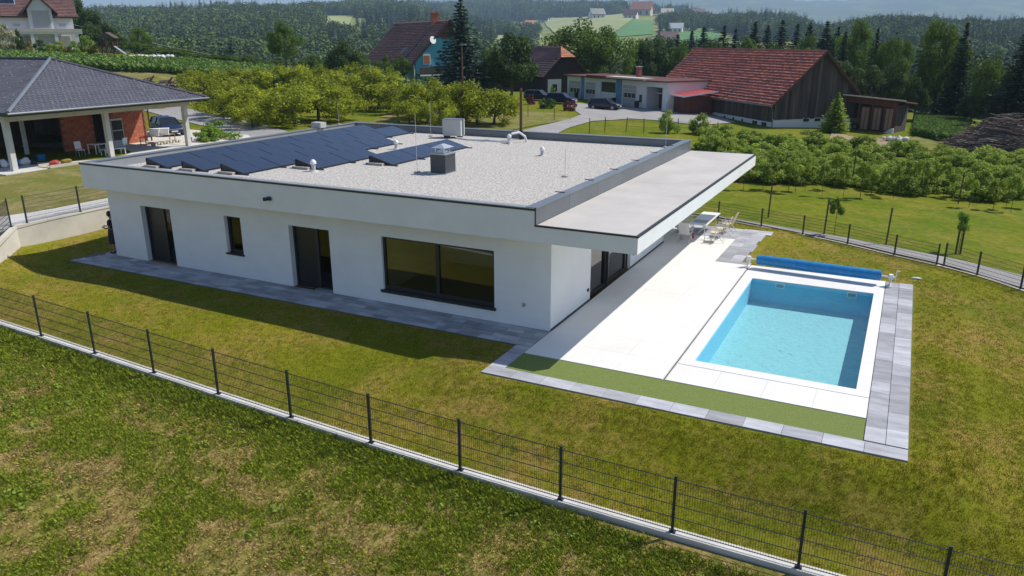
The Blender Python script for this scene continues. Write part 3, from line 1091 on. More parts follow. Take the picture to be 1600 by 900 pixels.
tiles(0.02, 4.30, -1.98, 10.75, 1.43, 1.27, 'terrace_tile', ter, 'tile')
tiles(0.0, 2.90, 10.75, 15.0, 1.45, 1.42, 'terrace_tile', ter, 'tile')
tiles(4.40, 9.52, -1.98, PY0-0.42, 1.28, 1.26, 'terrace_tile', ter, 'tile')
tiles(4.40, 9.52, PY1+0.42, 10.80, 1.28, 1.5, 'terrace_tile', ter, 'tile')
tiles(-1.0, 0.0, 12.9, 16.9, 1.0, 1.33, 'terrace_tile', ter, 'tile')
part('drain_slot', MB().box(4.30, 4.40, -1.98, 10.75, -0.03, -0.012), MATS['concrete'], ter)
part('drain_slot', MB().box(4.335, 4.365, -1.98, 10.75, -0.012, -0.006), MATS['black'], ter)
pool = thing('swimming_pool', 'rectangular turquoise swimming pool with white coping stones in the pale terrace', 'swimming pool', ((PX0+PX1)/2, (PY0+PY1)/2, 0))


def pp(name, mb, m, kind=None):
    o = part(name, mb, MATS[m], pool, None, kind)
    o.location = (-(PX0+PX1)/2, -(PY0+PY1)/2, 0)
    return o


PD = 0.92
pp('basin_floor', MB().box(PX0-0.2, PX1+0.2, PY0-0.2, PY1+0.2, -PD-0.1, -PD), 'pool_floor')
pp('basin_wall', MB().box(PX0-0.2, PX0, PY0, PY1, -PD, -0.02).box(PX1, PX1+0.2, PY0, PY1, -PD, -0.02).box(PX0-0.2, PX1+0.2, PY0-0.2, PY0, -PD, -0.02).box(PX0-0.2, PX1+0.2, PY1, PY1+0.2, -PD, -0.02), 'pool_wall')
cn = 9
for i in range(cn):
    a, b = PY0+(PY1-PY0)*i/cn, PY0+(PY1-PY0)*(i+1)/cn
    pp('coping_stone', MB().box(PX0-0.36, PX0+0.02, a+0.002, b-0.002, -0.016, 0.012), 'terrace_tile')
    pp('coping_stone', MB().box(PX1-0.02, 9.52, a+0.002, b-0.002, -0.016, 0.012), 'terrace_tile')
for i in range(5):
    a, b = PX0-0.36+(9.52-PX0+0.36)*i/5, PX0-0.36+(9.52-PX0+0.36)*(i+1)/5
    pp('coping_stone', MB().box(a+0.002, b-0.002, PY0-0.42, PY0-0.002, -0.016, 0.012), 'terrace_tile')
    pp('coping_stone', MB().box(a+0.002, b-0.002, PY1+0.002, PY1+0.42, -0.016, 0.012), 'terrace_tile')
for sx in (5.85, 8.45):
    pp('skimmer_frame', MB().box(sx-0.17, sx-0.14, PY1-0.03, PY1, -0.27, -0.05).box(sx+0.14, sx+0.17, PY1-0.03, PY1, -0.27, -0.05).box(sx-0.14, sx+0.14, PY1-0.03, PY1, -0.08, -0.05).box(sx-0.14, sx+0.14, PY1-0.03, PY1, -0.27, -0.24), 'white_plastic')
    pp('skimmer_mouth', MB().box(sx-0.14, sx+0.14, PY1-0.012, PY1, -0.24, -0.08), 'pool_step')
wm = bpy.data.materials.new('water')
wm.use_nodes = True
n_, l_ = wm.node_tree.nodes, wm.node_tree.links
n_.remove(n_['Principled BSDF'])
tb = n_.new('ShaderNodeBsdfTransparent')
tb.inputs[0].default_value = (0.78, 0.93, 0.96, 1)
gb = n_.new('ShaderNodeBsdfGlossy')
gb.inputs['Roughness'].default_value = 0.02
fr_ = n_.new('ShaderNodeFresnel')
fr_.inputs[0].default_value = 1.33
tcw = n_.new('ShaderNodeTexCoord')
nw = n_.new('ShaderNodeTexNoise')
nw.inputs['Scale'].default_value = 5.0
nw.inputs['Detail'].default_value = 3
bw = n_.new('ShaderNodeBump')
bw.inputs['Strength'].default_value = 0.9
bw.inputs['Distance'].default_value = 0.03
l_.new(tcw.outputs['Object'], nw.inputs['Vector'])
l_.new(nw.outputs[0], bw.inputs['Height'])
l_.new(bw.outputs[0], gb.inputs['Normal'])
l_.new(bw.outputs[0], fr_.inputs['Normal'])
mw = n_.new('ShaderNodeMixShader')
l_.new(fr_.outputs[0], mw.inputs[0])
l_.new(tb.outputs[0], mw.inputs[1])
l_.new(gb.outputs[0], mw.inputs[2])
l_.new(mw.outputs[0], n_['Material Output'].inputs[0])
MATS['water'] = wm
U_, V_ = np.meshgrid(np.linspace(PX0, PX1, 40), np.linspace(PY0, PY1, 80), indexing='ij')
Wz = -0.13+0.004*np.sin(U_*6+V_*2)*np.sin(V_*5-U_*1.5)
ix = np.arange(40*80).reshape(40, 80)
wq = np.stack([ix[:-1, :-1], ix[1:, :-1], ix[1:, 1:], ix[:-1, 1:]], -1).reshape(-1, 4)
pp('water', arr_mesh('water', np.stack([U_, V_, Wz], -1).reshape(-1, 3), wq, wm, smooth=True), 'water')

# reel with the rolled blue cover behind the pool
reel = thing('cover_reel', 'rolled bright blue pool cover on a white reel behind the pool', 'pool cover', (7.0, 10.35, 0), R(-3.2))
part('cover', MB().tube([(-2.32, 0, 0.36), (-1, 0, 0.355), (0, 0, 0.35), (1, 0, 0.355), (2.32, 0, 0.36)], [0.20, 0.215, 0.215, 0.21, 0.2], 20), MATS['cover_blue'], reel)
part('roll_end', MB().tube([(2.32, 0, 0.36), (2.35, 0, 0.36)], 0.13, 16).tube([(-2.35, 0, 0.36), (-2.32, 0, 0.36)], 0.13, 16), MATS['cover_blue'], reel)
part('shaft', MB().tube([(-2.75, 0, 0.36), (2.85, 0, 0.36)], 0.035, 10), MATS['white_plastic'], reel)
for sx in (-2.68, 2.68):
    part('stand', MB().bar((sx, -0.25, 0.03), (sx, 0, 0.4), 0.05).bar((sx, 0.25, 0.03), (sx, 0, 0.4), 0.05).bar((sx, -0.28, 0.03), (sx, 0.28, 0.03), 0.06).box(sx-0.07, sx+0.07, -0.08, 0.08, 0.26, 0.46), MATS['white_plastic'], reel)
part('handwheel', MB().bar((2.85, -0.01, 0.2), (2.85, 0.01, 0.62), 0.03).bar((2.85, 0, 0.62), (2.97, 0, 0.62), 0.03), MATS['white_plastic'], reel)
part('handwheel', MB().bar((-2.76, 0, 0.2), (-2.76, 0, 0.62), 0.03), MATS['white_plastic'], reel)

# grey paving
pav = tag(bpy.data.objects.new('paving', None), kind='structure')
COL.objects.link(pav)
part('bed', MB().box(9.53, 10.49, -3.82, 10.8, -0.2, -0.02).box(-0.47, 9.53, -3.82, -3.25, -0.2, -0.022).box(-0.47, 0.01, -3.25, -1.5, -0.2, -0.021).box(-22.2, 0.0, -1.5, -0.0, -0.2, -0.02).box(-21.9, -20.98, 0, 1.2, -0.2, -0.02)
     .box(2.9, 3.97, 10.79, 17.3, -0.2, -0.02).box(3.97, 4.3, 16.44, 17.3, -0.2, -0.02).box(3.97, 4.36, 10.79, 11.1, -0.2, -0.02).box(0.0, 2.9, 15.0, 17.2, -0.2, -0.02), MATS['paver_joint'], pav)
# right border: two columns
for c, (a, b) in enumerate(((9.535, 10.00), (10.005, 10.48))):
    y = -3.2 if c == 0 else -3.2
    while y < 10.7:
        L = random.choice((0.62, 0.78, 0.92)) if c == 0 else random.choice((0.7, 0.85, 1.0))
        y2 = min(y+L, 10.78)
        part('paver', MB().box(a+0.004, b-0.004, y+0.004, y2-0.004, -0.015, random.uniform(-0.002, 0.003)), MATS['paver'], pav)
        y = y2
tiles(-0.47, 10.48, -3.80, -3.25, 0.95, 0.5, 'paver', pav, 'paver', 0.005, zj=0.002)
# strip from the path to the front row
for i in range(5):
    ya, yb = -3.25+i*0.36, -3.25+(i+1)*0.36
    sh = 0.0
    part('paver', MB().box(-0.47, 0.012, ya+0.004, min(yb, -1.5)-0.004, -0.015, 0.0), MATS['paver'], pav)
for j in range(5):
    tiles(-22.1+0.12*j, 0.0, -1.48+0.294*j, -1.48+0.294*(j+1), 0.8, 0.5, 'paver', pav, 'paver', 0.006, vary=(0.4, 0.6, 0.6, 0.8), zj=0.002)
tiles(-21.8, -20.99, 0.0, 1.2, 0.8, 0.5, 'paver', pav, 'paver', 0.004)
# far side
y = 10.80
while y < 16.3:
    part('paver', MB().box(2.905, 3.45, y+0.004, y+0.7, -0.015, random.uniform(-0.002, 0.002)), MATS['paver'], pav)
    part('paver', MB().box(3.455, 3.95+0.1*random.randint(0, 1), y+0.004, y+0.7, -0.015, random.uniform(-0.002, 0.002)), MATS['paver'], pav)
    y += 0.705
tiles(3.3, 4.36, 10.77, 11.1, 0.5, 0.4, 'paver', pav, 'paver', 0.004)
tiles(0.0, 2.9, 15.02, 17.2, 0.8, 0.55, 'paver', pav, 'paver', 0.004, vary=(0.6, 0.8, 1.0))
tiles(2.9, 4.3, 16.45, 17.3, 0.7, 0.42, 'paver', pav, 'paver', 0.004)
struct('artificial_turf', MB().add([(0.02, -3.24, -0.012), (9.52, -3.24, -0.012), (9.52, -2.0, -0.012), (0.02, -2.0, -0.012)], [(0, 1, 2, 3)]), MATS['turf'])

# ------------------------------------------------------------------ fences and walls round the plot
PANEL_CACHE = {}


def mesh_panel(L, h, dz, n_h=6):
    """welded double-rod mesh, local x along the panel, z follows dz"""
    key = (round(L, 2), round(h, 2), round(dz, 2))
    if key in PANEL_CACHE:
        return PANEL_CACHE[key]
    mb = MB()
    nv = int(L/0.052)
    t = 0.0034
    for k in range(nv+1):
        x = L*k/nv
        z = dz*x/L
        mb.add([(x-t, -t, z), (x+t, -t, z), (x, t, z), (x-t, -t, z+h), (x+t, -t, z+h), (x, t, z+h)], [(0, 1, 4, 3), (1, 2, 5, 4), (2, 0, 3, 5)])
    for j in range(n_h+1):
        z = 0.02+(h-0.05)*j/n_h
        for yy in (-0.008, 0.008):
            mb.bar((0, yy, z), (L, yy, z+dz), 0.0075, 0.009)
    me = mb.mesh('mesh_panel', MATS['wire'])
    PANEL_CACHE[key] = me
    return me


def fence(name, label, pts, h=1.2, post_h=1.3, n_h=6, lift=0.04):
    f = thing(name, label, 'fence', pts[0])
    o = Vector(pts[0])
    for i, p in enumerate(pts):
        q = Vector(p)-o
        part('post', MB().box(-0.03, 0.03, -0.022, 0.022, 0.0, post_h).box(-0.033, 0.033, -0.025, 0.025, post_h, post_h+0.015), MATS['post'], f, loc=q,
             rot=(0, 0, math.atan2(pts[min(i+1, len(pts)-1)][1]-pts[max(i-1, 0)][1], pts[min(i+1, len(pts)-1)][0]-pts[max(i-1, 0)][0])))
        part('post_foot', MB().box(-0.07, 0.07, -0.05, 0.05, -0.02, 0.012), MATS['post'], f, loc=q)
        if i < len(pts)-1:
            d = Vector(pts[i+1])-Vector(p)
            L = math.hypot(d.x, d.y)
            part('mesh_panel', mesh_panel(L, h, d.z, n_h), None, f, loc=q+Vector((0, 0, lift)), rot=(0, 0, math.atan2(d.y, d.x)))
    return f


near_pts = [(x, y, fz(x)) for x, y in zip(FPX, FPY)]
fence('mesh_fence', 'dark mesh fence on the low concrete kerb across the foreground', near_pts, 1.24, 1.32, 4)
kw = thing('kerb_wall', 'low pale concrete wall under the foreground mesh fence', 'wall', (0, -7.8, fz(0)))
for i in range(len(near_pts)-1):
    a, b = Vector(near_pts[i]), Vector(near_pts[i+1])
    mb = MB()
    q = [a+Vector((0, -0.09, 0)), b+Vector((0, -0.09, 0)), b+Vector((0, 0.17, 0)), a+Vector((0, 0.17, 0))]
    mb.add([p+Vector((0, 7.8, -0.75-fz(0))) for p in q]+[p+Vector((0, 7.8, -0.004-fz(0))) for p in q], [(3, 2, 1, 0), (4, 5, 6, 7), (0, 1, 5, 4), (1, 2, 6, 5), (2, 3, 7, 6), (3, 0, 4, 7)])
    part('wall_section', mb, MATS['concrete'], kw)

# left retaining wall with its fence
WT = 1.36
rw = thing('retaining_wall', 'pale concrete retaining wall with a corner left of the villa', 'wall', (-24.7, -1.9, 0.3))
ra, rb, rc = Vector((-24.72, 21.5, 0)), Vector((-24.72, -1.9, 0)), Vector((-19.2, -8.05, 0))


def wallseg(a, b, za, zb, thick, parent, name, m, za1=None):
    d = (b-a).normalized()
    nrm = Vector((d.y, -d.x, 0))*thick
    o = parent.location
    vs = [a, b, b+nrm, a+nrm]
    mb = MB()
    mb.add([Vector((v.x, v.y, zz))-o for v, zz in zip(vs, (za, zb, zb, za))]+[Vector((v.x, v.y, zz))-o for v, zz in zip(vs, (WT, za1 or WT, za1 or WT, WT))],
           [(3, 2, 1, 0), (4, 5, 6, 7), (0, 1, 5, 4), (1, 2, 6, 5), (2, 3, 7, 6), (3, 0, 4, 7)])
    return part(name, mb, MATS[m], parent)


wallseg(ra, Vector((-24.72, 3.05, 0)), -0.3, -0.3, 0.24, rw, 'wall_section', 'concrete_warm')
wallseg(Vector((-24.72, 3.04, 0)), rb, -0.3, -0.3, 0.24, rw, 'wall_section', 'concrete_warm')
wallseg(rb, rc, -0.3, -0.3, 0.24, rw, 'wall_section', 'concrete_warm', 0.55)
fence('mesh_fence', 'dark mesh fence along the top of the concrete retaining wall at the left', [(-24.84, 21, WT), (-24.84, 16.5, WT), (-24.84, 14, WT), (-24.84, 11.5, WT), (-24.84, 9, WT), (-24.84, 6.5, WT), (-24.84, 4.0, WT), (-24.84, 1.2, WT), (-24.84, -1.35, WT)], 1.15, 1.22)
fence('mesh_fence', 'dark mesh fence on the slanting wall wing at the far left edge', [(-24.75, -2.1, WT), (-22.9, -4.1, 1.14), (-21.1, -6.1, 0.86), (-19.5, -8.0, 0.6)], 1.15, 1.22)

# back fence, following the curve of the lawn edge
bpts = [tuple(at(px_, py_, z_)) for px_, py_, z_ in ((1078, 337, -.15), (1122, 343, -.17), (1189, 355, -.20), (1254, 367, -.22), (1324, 382, -.27), (1397, 400, -.31), (1463, 415.5, -.36))]
p2_ = [tuple(at(px_, py_, z_)) for px_, py_, z_ in ((1474, 417, -.36), (1526, 432, -.40), (1594, 453, -.45), (1670, 477, -.5))]
fence('mesh_fence', 'dark mesh fence curving behind the pool along the narrow path', bpts, 0.92, 0.98)
fence('mesh_fence', 'last dark mesh fence run at the right edge beside the path', p2_, 1.0, 1.06)
BK = np.array(bpts+p2_)
kb = []
ribbon('kerb', [(p[0], p[1]) for p in BK[:7]]+[(p[0], p[1]) for p in BK[8:]], 0.2, MATS['concrete_warm'], HL0, 0.035, 0.5)
nrm = []
Pc = np.vstack([BK[:7], BK[8:]])
tg = np.gradient(Pc[:, :2], axis=0)
tg /= np.linalg.norm(tg, axis=1)[:, None]
outw = np.stack([-tg[:, 1], tg[:, 0]], 1)
outw *= np.sign(np.sum(outw*(Pc[:, :2]-np.array([0, 5])), axis=1))[:, None]
offs = np.array([0.35, 0.45, 0.55, 0.6, 0.75, 0.95, 1.1, 1.15, 1.2, 1.2])[:len(Pc)]
PATH = Pc[:, :2]+outw*(offs+0.0)[:, None]
ribbon('path', PATH, [0.25, 0.35, 0.6, 0.8, 1.1, 1.4, 1.7, 1.9, 2.0], MATS['asphalt_light'], H, 0.05, 0.5)

# ------------------------------------------------------------------ foliage
mat('leaf_orchard', (0.44, 0.47, 0.03), 0.75, col2=(0.16, 0.21, 0.022), scale=0.8, tint=True, trans=0.42, objvar=0.12, spec=0.2)
mat('leaf_broad', (0.14, 0.22, 0.03), 0.75, col2=(0.075, 0.135, 0.02), scale=0.35, tint=True, trans=0.38, objvar=0.15, spec=0.2)
mat('leaf_dark', (0.10, 0.165, 0.035), 0.75, col2=(0.038, 0.07, 0.02), scale=0.35, tint=True, trans=0.3, objvar=0.15, spec=0.2)
mat('leaf_spruce', (0.055, 0.09, 0.04), 0.8, col2=(0.03, 0.055, 0.028), scale=0.5, tint=True, trans=0.15, objvar=0.15, spec=0.15)
mat('leaf_blue', (0.09, 0.135, 0.10), 0.8, col2=(0.045, 0.075, 0.058), scale=0.5, tint=True, trans=0.12, spec=0.15)
mat('leaf_shrub', (0.36, 0.44, 0.07), 0.75, col2=(0.19, 0.28, 0.04), scale=0.8, tint=True, trans=0.38, objvar=0.15, spec=0.2)
mat('leaf_bright', (0.27, 0.40, 0.05), 0.6, col2=(0.16, 0.28, 0.03), scale=1.5, tint=True, trans=0.4, spec=0.3)
mat('leaf_corn', (0.17, 0.27, 0.05), 0.6, col2=(0.09, 0.17, 0.03), scale=0.1, tint=True, trans=0.35, objvar=0.2, spec=0.3)
mat('leaf_red', (0.20, 0.035, 0.045), 0.7, col2=(0.12, 0.02, 0.03), scale=2, tint=True, trans=0.2)
mat('leaf_yellow', (0.38, 0.29, 0.03), 0.7, col2=(0.22, 0.16, 0.03), scale=2, tint=True, trans=0.2)
mat('leaf_cream', (0.50, 0.47, 0.30), 0.7, col2=(0.22, 0.24, 0.10), scale=2, tint=True, trans=0.2)
mat('leaf_far', (0.13, 0.18, 0.035), 0.85, col2=(0.035, 0.07, 0.028), scale=0.012, tint=True, objvar=0.3, spec=0.1)
mat('leaf_far_spruce', (0.05, 0.085, 0.04), 0.85, col2=(0.03, 0.055, 0.03), scale=0.02, tint=True, objvar=0.3, spec=0.1)
mat('blade', (0.30, 0.34, 0.03), 0.75, col2=(0.17, 0.25, 0.02), scale=0.35, tint=True, trans=0.25, objvar=0.25, spec=0.2, thresh=(0.4, 0.6))
mat('blade_dry', (0.56, 0.38, 0.17), 0.8, col2=(0.34, 0.28, 0.07), scale=0.5, tint=True, trans=0.2, objvar=0.25, spec=0.15)
mat('blade_lawn', (0.33, 0.28, 0.02), 0.8, col2=(0.155, 0.20, 0.012), scale=0.2, tint=True, trans=0.25, objvar=0.2, spec=0.2)
mat('bark', (0.095, 0.075, 0.055), 0.95, 0.3, 8, bump=0.5, stretch=(1, 1, 0.3))
mat('dead_wood', (0.20, 0.15, 0.125), 0.95, 0.35, 6, tint=True)


def leaf_cloud(name, m, blobs, N, size, seed=0, flat=0.0, asp=0.7, shell=0.55, tvar=0.35, sun=0.0):
    """crown of N small leaf-sized faces spread through ellipsoid clumps"""
    g = np.random.default_rng(seed)
    B = np.array([[*b[:3], *(b[3:6] if len(b) >= 6 else (b[3],)*3)] for b in blobs], float)
    vol = B[:, 3]*B[:, 4]*B[:, 5]
    pr = vol**0.8
    pr /= pr.sum()
    bi = g.choice(len(B), N, p=pr)
    D = g.normal(size=(N, 3))
    D /= np.linalg.norm(D, axis=1)[:, None]
    r = shell+(1-shell)*g.random(N)
    r[g.random(N) < 0.12] *= 0.6
    r *= g.normal(1.0, 0.07, N)
    C = B[bi, :3]+D*B[bi, 3:6]*r[:, None]
    nr = D+g.normal(scale=0.65, size=(N, 3))
    nr[:, 2] += 0.25
    nr /= np.linalg.norm(nr, axis=1)[:, None]
    a = np.cross(nr, g.normal(size=(N, 3)))
    a /= np.linalg.norm(a, axis=1)[:, None]+1e-9
    b = np.cross(nr, a)
    sz = size*g.uniform(0.6, 1.35, N)[:, None]
    a *= sz
    b *= sz*asp
    V = np.stack([C-a*1.0, C-b*0.8+a*0.1, C+a*1.0, C+b*0.8-a*0.1], 1).reshape(-1, 3)
    Fq = np.arange(4*N).reshape(N, 4)
    clump = g.uniform(-tvar*0.5, tvar*0.5, len(B))
    tint = 1+clump[bi]+g.uniform(-tvar, tvar, N)*0.6
    return arr_mesh(name, V, Fq, m, tint)


def crown_blobs(h0, h1, rad, n, seed, squash=0.8, br=(0.28, 0.45)):
    g = np.random.default_rng(seed)
    out = []
    cz, hz = (h0+h1)/2, (h1-h0)/2
    for k in range(n):
        th = g.uniform(0, 2*math.pi)
        ph = math.acos(g.uniform(-0.85, 1))
        q = g.uniform(0.45, 0.85)
        x, y, z = rad*q*math.sin(ph)*math.cos(th), rad*q*math.sin(ph)*math.sin(th), cz+hz*q*math.cos(ph)
        b = rad*g.uniform(*br)
        out.append((x, y, z, b, b, b*squash))
    return out


def trunk_mb(h, r, limbs, seed, spread=1.0, lean=0.0):
    g = np.random.default_rng(seed)
    mb = MB()
    mb.tube([(0, 0, -0.3), (lean*0.1, 0, h*0.3), (lean*0.5, 0.02*h, h*0.7), (lean, 0.0, h)], [r*1.25, r, r*0.75, r*0.35], 8)
    for k in range(limbs):
        z = h*g.uniform(0.35, 0.9)
        th = g.uniform(0, 6.28)
        L = spread*g.uniform(0.6, 1.0)
        p0 = Vector((lean*z/h*0.8, 0, z))
        p1 = p0+Vector((math.cos(th)*L*0.5, math.sin(th)*L*0.5, L*0.35))
        p2 = p0+Vector((math.cos(th)*L, math.sin(th)*L, L*0.85))
        mb.tube([p0, p1, p2], [r*0.45, r*0.3, r*0.1], 6)
    return mb


def tree_proto(kind, h, rad, seed):
    """returns (crown mesh, trunk mesh)"""
    if kind == 'orchard':
        bl = crown_blobs(-h*0.05, h, rad*1.2, 24, seed, 0.85, (0.15, 0.38))
        return leaf_cloud('crown', MATS['leaf_orchard'], bl, 5200, 0.13, seed, shell=0.3, tvar=0.55), trunk_mb(h*0.6, 0.13, 6, seed, rad*0.7, 0.4).mesh('trunk', MATS['bark'])
    if kind == 'broad':
        bl = crown_blobs(h*0.18, h, rad, 34, seed, 0.85, (0.2, 0.34))
        return leaf_cloud('crown', MATS['leaf_broad'], bl, 9000, 0.24, seed), trunk_mb(h*0.7, 0.3, 9, seed, rad*0.7).mesh('trunk', MATS['bark'])
    if kind == 'dark':
        bl = crown_blobs(h*0.12, h, rad, 34, seed, 0.9, (0.2, 0.34))
        return leaf_cloud('crown', MATS['leaf_dark'], bl, 8500, 0.25, seed), trunk_mb(h*0.7, 0.28, 8, seed, rad*0.7).mesh('trunk', MATS['bark'])
    if kind == 'bush':
        bl = crown_blobs(-0.15*h, h, rad, 16, seed, 0.75, (0.26, 0.4))
        return leaf_cloud('crown', MATS['leaf_shrub'], bl, 2600, 0.10, seed, shell=0.45), trunk_mb(h*0.5, 0.05, 5, seed, rad*0.6).mesh('trunk', MATS['bark'])
    if kind == 'sapling':
        bl = crown_blobs(h*0.45, h, rad, 8, seed, 0.9, (0.3, 0.5))
        return leaf_cloud('crown', MATS['leaf_shrub'], bl, 900, 0.09, seed), MB().tube([(0, 0, -0.2), (0, 0, h*0.8)], [0.03, 0.02], 6).mesh('trunk', MATS['bark'])
    if kind in ('spruce', 'blue'):
        g = np.random.default_rng(seed)
        Cs, As, Bs, T_ = [], [], [], []
        nl = int(h*2.6)
        for i in range(nl):
            t = i/(nl-1)
            z = h*(0.06+0.93*t)
            rr_ = rad*(1-t)**0.85*g.uniform(0.8, 1.12)+0.12
            nb = max(6, int(18*(1-t)+7))
            off = g.uniform(0, 6.28)
            for k in range(nb):
                th = off+6.283*k/nb+g.uniform(-.15, .15)
                L = rr_*g.uniform(0.72, 1.15)
                ns = max(3, int(L/0.21))
                ti = g.uniform(-0.2, 0.2)
                for j in range(ns):
                    s_ = (j+g.uniform(0.2, 1))/ns
                    d = np.array([math.cos(th), math.sin(th), 0])
                    side = np.array([-d[1], d[0], 0])*g.uniform(-0.5, 0.5)*L*0.25*(1.2-s_)
                    c_ = d*L*s_+side+np.array([0, 0, z-0.30*L*s_+0.18*L*s_*s_+g.normal(0, .06)])
                    a_ = (d+g.normal(0, .35, 3))
                    a_ = a_/np.linalg.norm(a_)*g.uniform(0.2, 0.36)
                    b_ = np.cross(a_, g.normal(0, 1, 3)+np.array([0, 0, 2.0]))
                    b_ = b_/np.linalg.norm(b_)*g.uniform(0.13, 0.23)
                    Cs.append(c_)
                    As.append(a_)
                    Bs.append(b_)
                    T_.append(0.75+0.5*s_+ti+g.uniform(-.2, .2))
        Cs, As, Bs = map(np.array, (Cs, As, Bs))
        V = np.stack([Cs-As, Cs-Bs, Cs+As, Cs+Bs], 1).reshape(-1, 3)
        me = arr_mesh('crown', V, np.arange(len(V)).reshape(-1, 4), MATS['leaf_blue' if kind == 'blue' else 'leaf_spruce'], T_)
        return me, MB().tube([(0, 0, -0.4), (0, 0, h*0.5), (0, 0, h*0.97)], [0.24, 0.14, 0.03], 8).mesh('trunk', MATS['bark'])


PROTO = {}


def proto(kind, h, rad, v=0):
    k = (kind, v)
    if k not in PROTO:
        PROTO[k] = (tree_proto(kind, h, rad, 11+v*7+len(PROTO)), h, rad)
    return PROTO[k]


PH = {'orchard': (5.0, 2.9), 'broad': (13.0, 6.5), 'dark': (13.0, 5.5), 'bush': (2.2, 1.5), 'sapling': (2.6, 0.8), 'spruce': (16.0, 3.4), 'blue': (13.0, 4.4)}
NM = {'orchard': 'orchard_tree', 'broad': 'deciduous_tree', 'dark': 'deciduous_tree', 'bush': 'shrub', 'sapling': 'young_tree', 'spruce': 'spruce_tree', 'blue': 'blue_spruce'}


def plant(kind, p, h, wd, label, group=None, v=None, z=None, leafmat=None):
    """tree standing at p with height h and crown width wd"""
    v = random.randint(0, 2) if v is None else v
    (cm, tm), h0, r0 = proto(kind, *PH[kind], v)
    zz = float(H(p[0], p[1])) if z is None else z
    cat = 'shrub' if kind == 'bush' else 'tree'
    t = thing(NM[kind], label, cat, (p[0], p[1], zz), random.uniform(0, 6.28), group)
    t.scale = (wd/2/r0, wd/2/r0, h/h0)
    c = part('crown', cm, None, t)
    if leafmat:
        c.material_slots[0].link = 'OBJECT'
        c.material_slots[0].material = MATS[leafmat]
    part('trunk', tm, None, t)
    return t


def px_h(p, pyt):
    """height so that the top of a thing at ground point p reaches the image row pyt"""
    v = np.array(p)-CAM
    d = math.hypot(v[0]*FH[0]+v[1]*FH[1], 0)
    return 9-(pyt-64)*d/1325-p[2]


def plant_px(kind, px_, pyb, pyt, wpx, label, group=None, d=None, **kw):
    p = at(px_, pyb) if d is None else depth_at(px_, d)
    dd = float(ud(p[0], p[1])[1])
    h = px_h(p, pyt)
    wm_ = wpx*dd*1.03/1200
    return plant(kind, p, max(h, 0.4), wm_, label, group, **kw)


# ------------------------------------------------------------------ scattering (geometry nodes, for what nobody could count)
def scatter(name, P, rotz, scl, variants, label, cat, tilt=None):
    """one stuff object: instances of small plant meshes on points; variants = list of meshes"""
    P = np.asarray(P, np.float32)
    me = bpy.data.meshes.new(name)
    me.vertices.add(len(P))
    me.vertices.foreach_set('co', P.ravel())
    for nm, arr in (('rz', rotz), ('scl', scl)):
        a = me.attributes.new(nm, 'FLOAT', 'POINT')
        a.data.foreach_set('value', np.asarray(arr, np.float32))
    a = me.attributes.new('vid', 'INT', 'POINT')
    a.data.foreach_set('value', rng.integers(0, len(variants), len(P)).astype(np.int32))
    me.update()
    o = bpy.data.objects.new(name, me)
    COL.objects.link(o)
    tag(o, label, cat, None, 'stuff')
    ng = bpy.data.node_groups.new(name, 'GeometryNodeTree')
    ng.interface.new_socket('Geometry', in_out='INPUT', socket_type='NodeSocketGeometry')
    ng.interface.new_socket('Geometry', in_out='OUTPUT', socket_type='NodeSocketGeometry')
    N = ng.nodes
    Lk = ng.links
    gi, go = N.new('NodeGroupInput'), N.new('NodeGroupOutput')
    rz = N.new('GeometryNodeInputNamedAttribute')
    rz.data_type = 'FLOAT'
    rz.inputs[0].default_value = 'rz'
    sc = N.new('GeometryNodeInputNamedAttribute')
    sc.data_type = 'FLOAT'
    sc.inputs[0].default_value = 'scl'
    cx_ = N.new('ShaderNodeCombineXYZ')
    Lk.new(rz.outputs[0], cx_.inputs[2])
    jn = N.new('GeometryNodeJoinGeometry')
    for i, vm_ in enumerate(variants):
        src = bpy.data.objects.new(name+'_source', vm_)      # never linked to the scene
        oi = N.new('GeometryNodeObjectInfo')
        oi.inputs['Object'].default_value = src
        ip = N.new('GeometryNodeInstanceOnPoints')
        Lk.new(gi.outputs[0], ip.inputs['Points'])
        Lk.new(oi.outputs['Geometry'], ip.inputs['Instance'])
        Lk.new(cx_.outputs[0], ip.inputs['Rotation'])
        Lk.new(sc.outputs[0], ip.inputs['Scale'])
        if len(variants) > 1:
            vi = N.new('GeometryNodeInputNamedAttribute')
            vi.data_type = 'INT'
            vi.inputs[0].default_value = 'vid'
            cm = N.new('FunctionNodeCompare')
            cm.data_type = 'INT'
            cm.operation = 'EQUAL'
            ins = [q for q in cm.inputs if q.type == 'INT']
            Lk.new(vi.outputs[0], ins[0])
            ins[1].default_value = i
            Lk.new(cm.outputs[0], ip.inputs['Selection'])
        Lk.new(ip.outputs[0], jn.inputs[0])
    Lk.new(jn.outputs[0], go.inputs[0])
    md = o.modifiers.new('scatter', 'NODES')
    md.node_group = ng
    return o


def tuft(name, m, n, h, spread, wd, seed, lean=0.5):
    g = np.random.default_rng(seed)
    V, T_ = [], []
    for k in range(n):
        x, y = g.normal(0, spread, 2)
        th = g.uniform(0, 6.28)
        hh = h*g.uniform(0.5, 1.15)
        l_ = hh*lean*g.uniform(0.2, 1.2)
        dx, dy = math.cos(th), math.sin(th)
        V += [(x-dy*wd, y+dx*wd, -0.02), (x+dy*wd, y-dx*wd, -0.02), (x+dx*l_*0.4+dy*wd*0.7, y+dy*l_*0.4-dx*wd*0.7, hh*0.6), (x+dx*l_, y+dy*l_, hh)]
        T_.append(g.uniform(0.6, 1.4))
    return arr_mesh(name, V, np.arange(len(V)).reshape(-1, 4), m, T_)


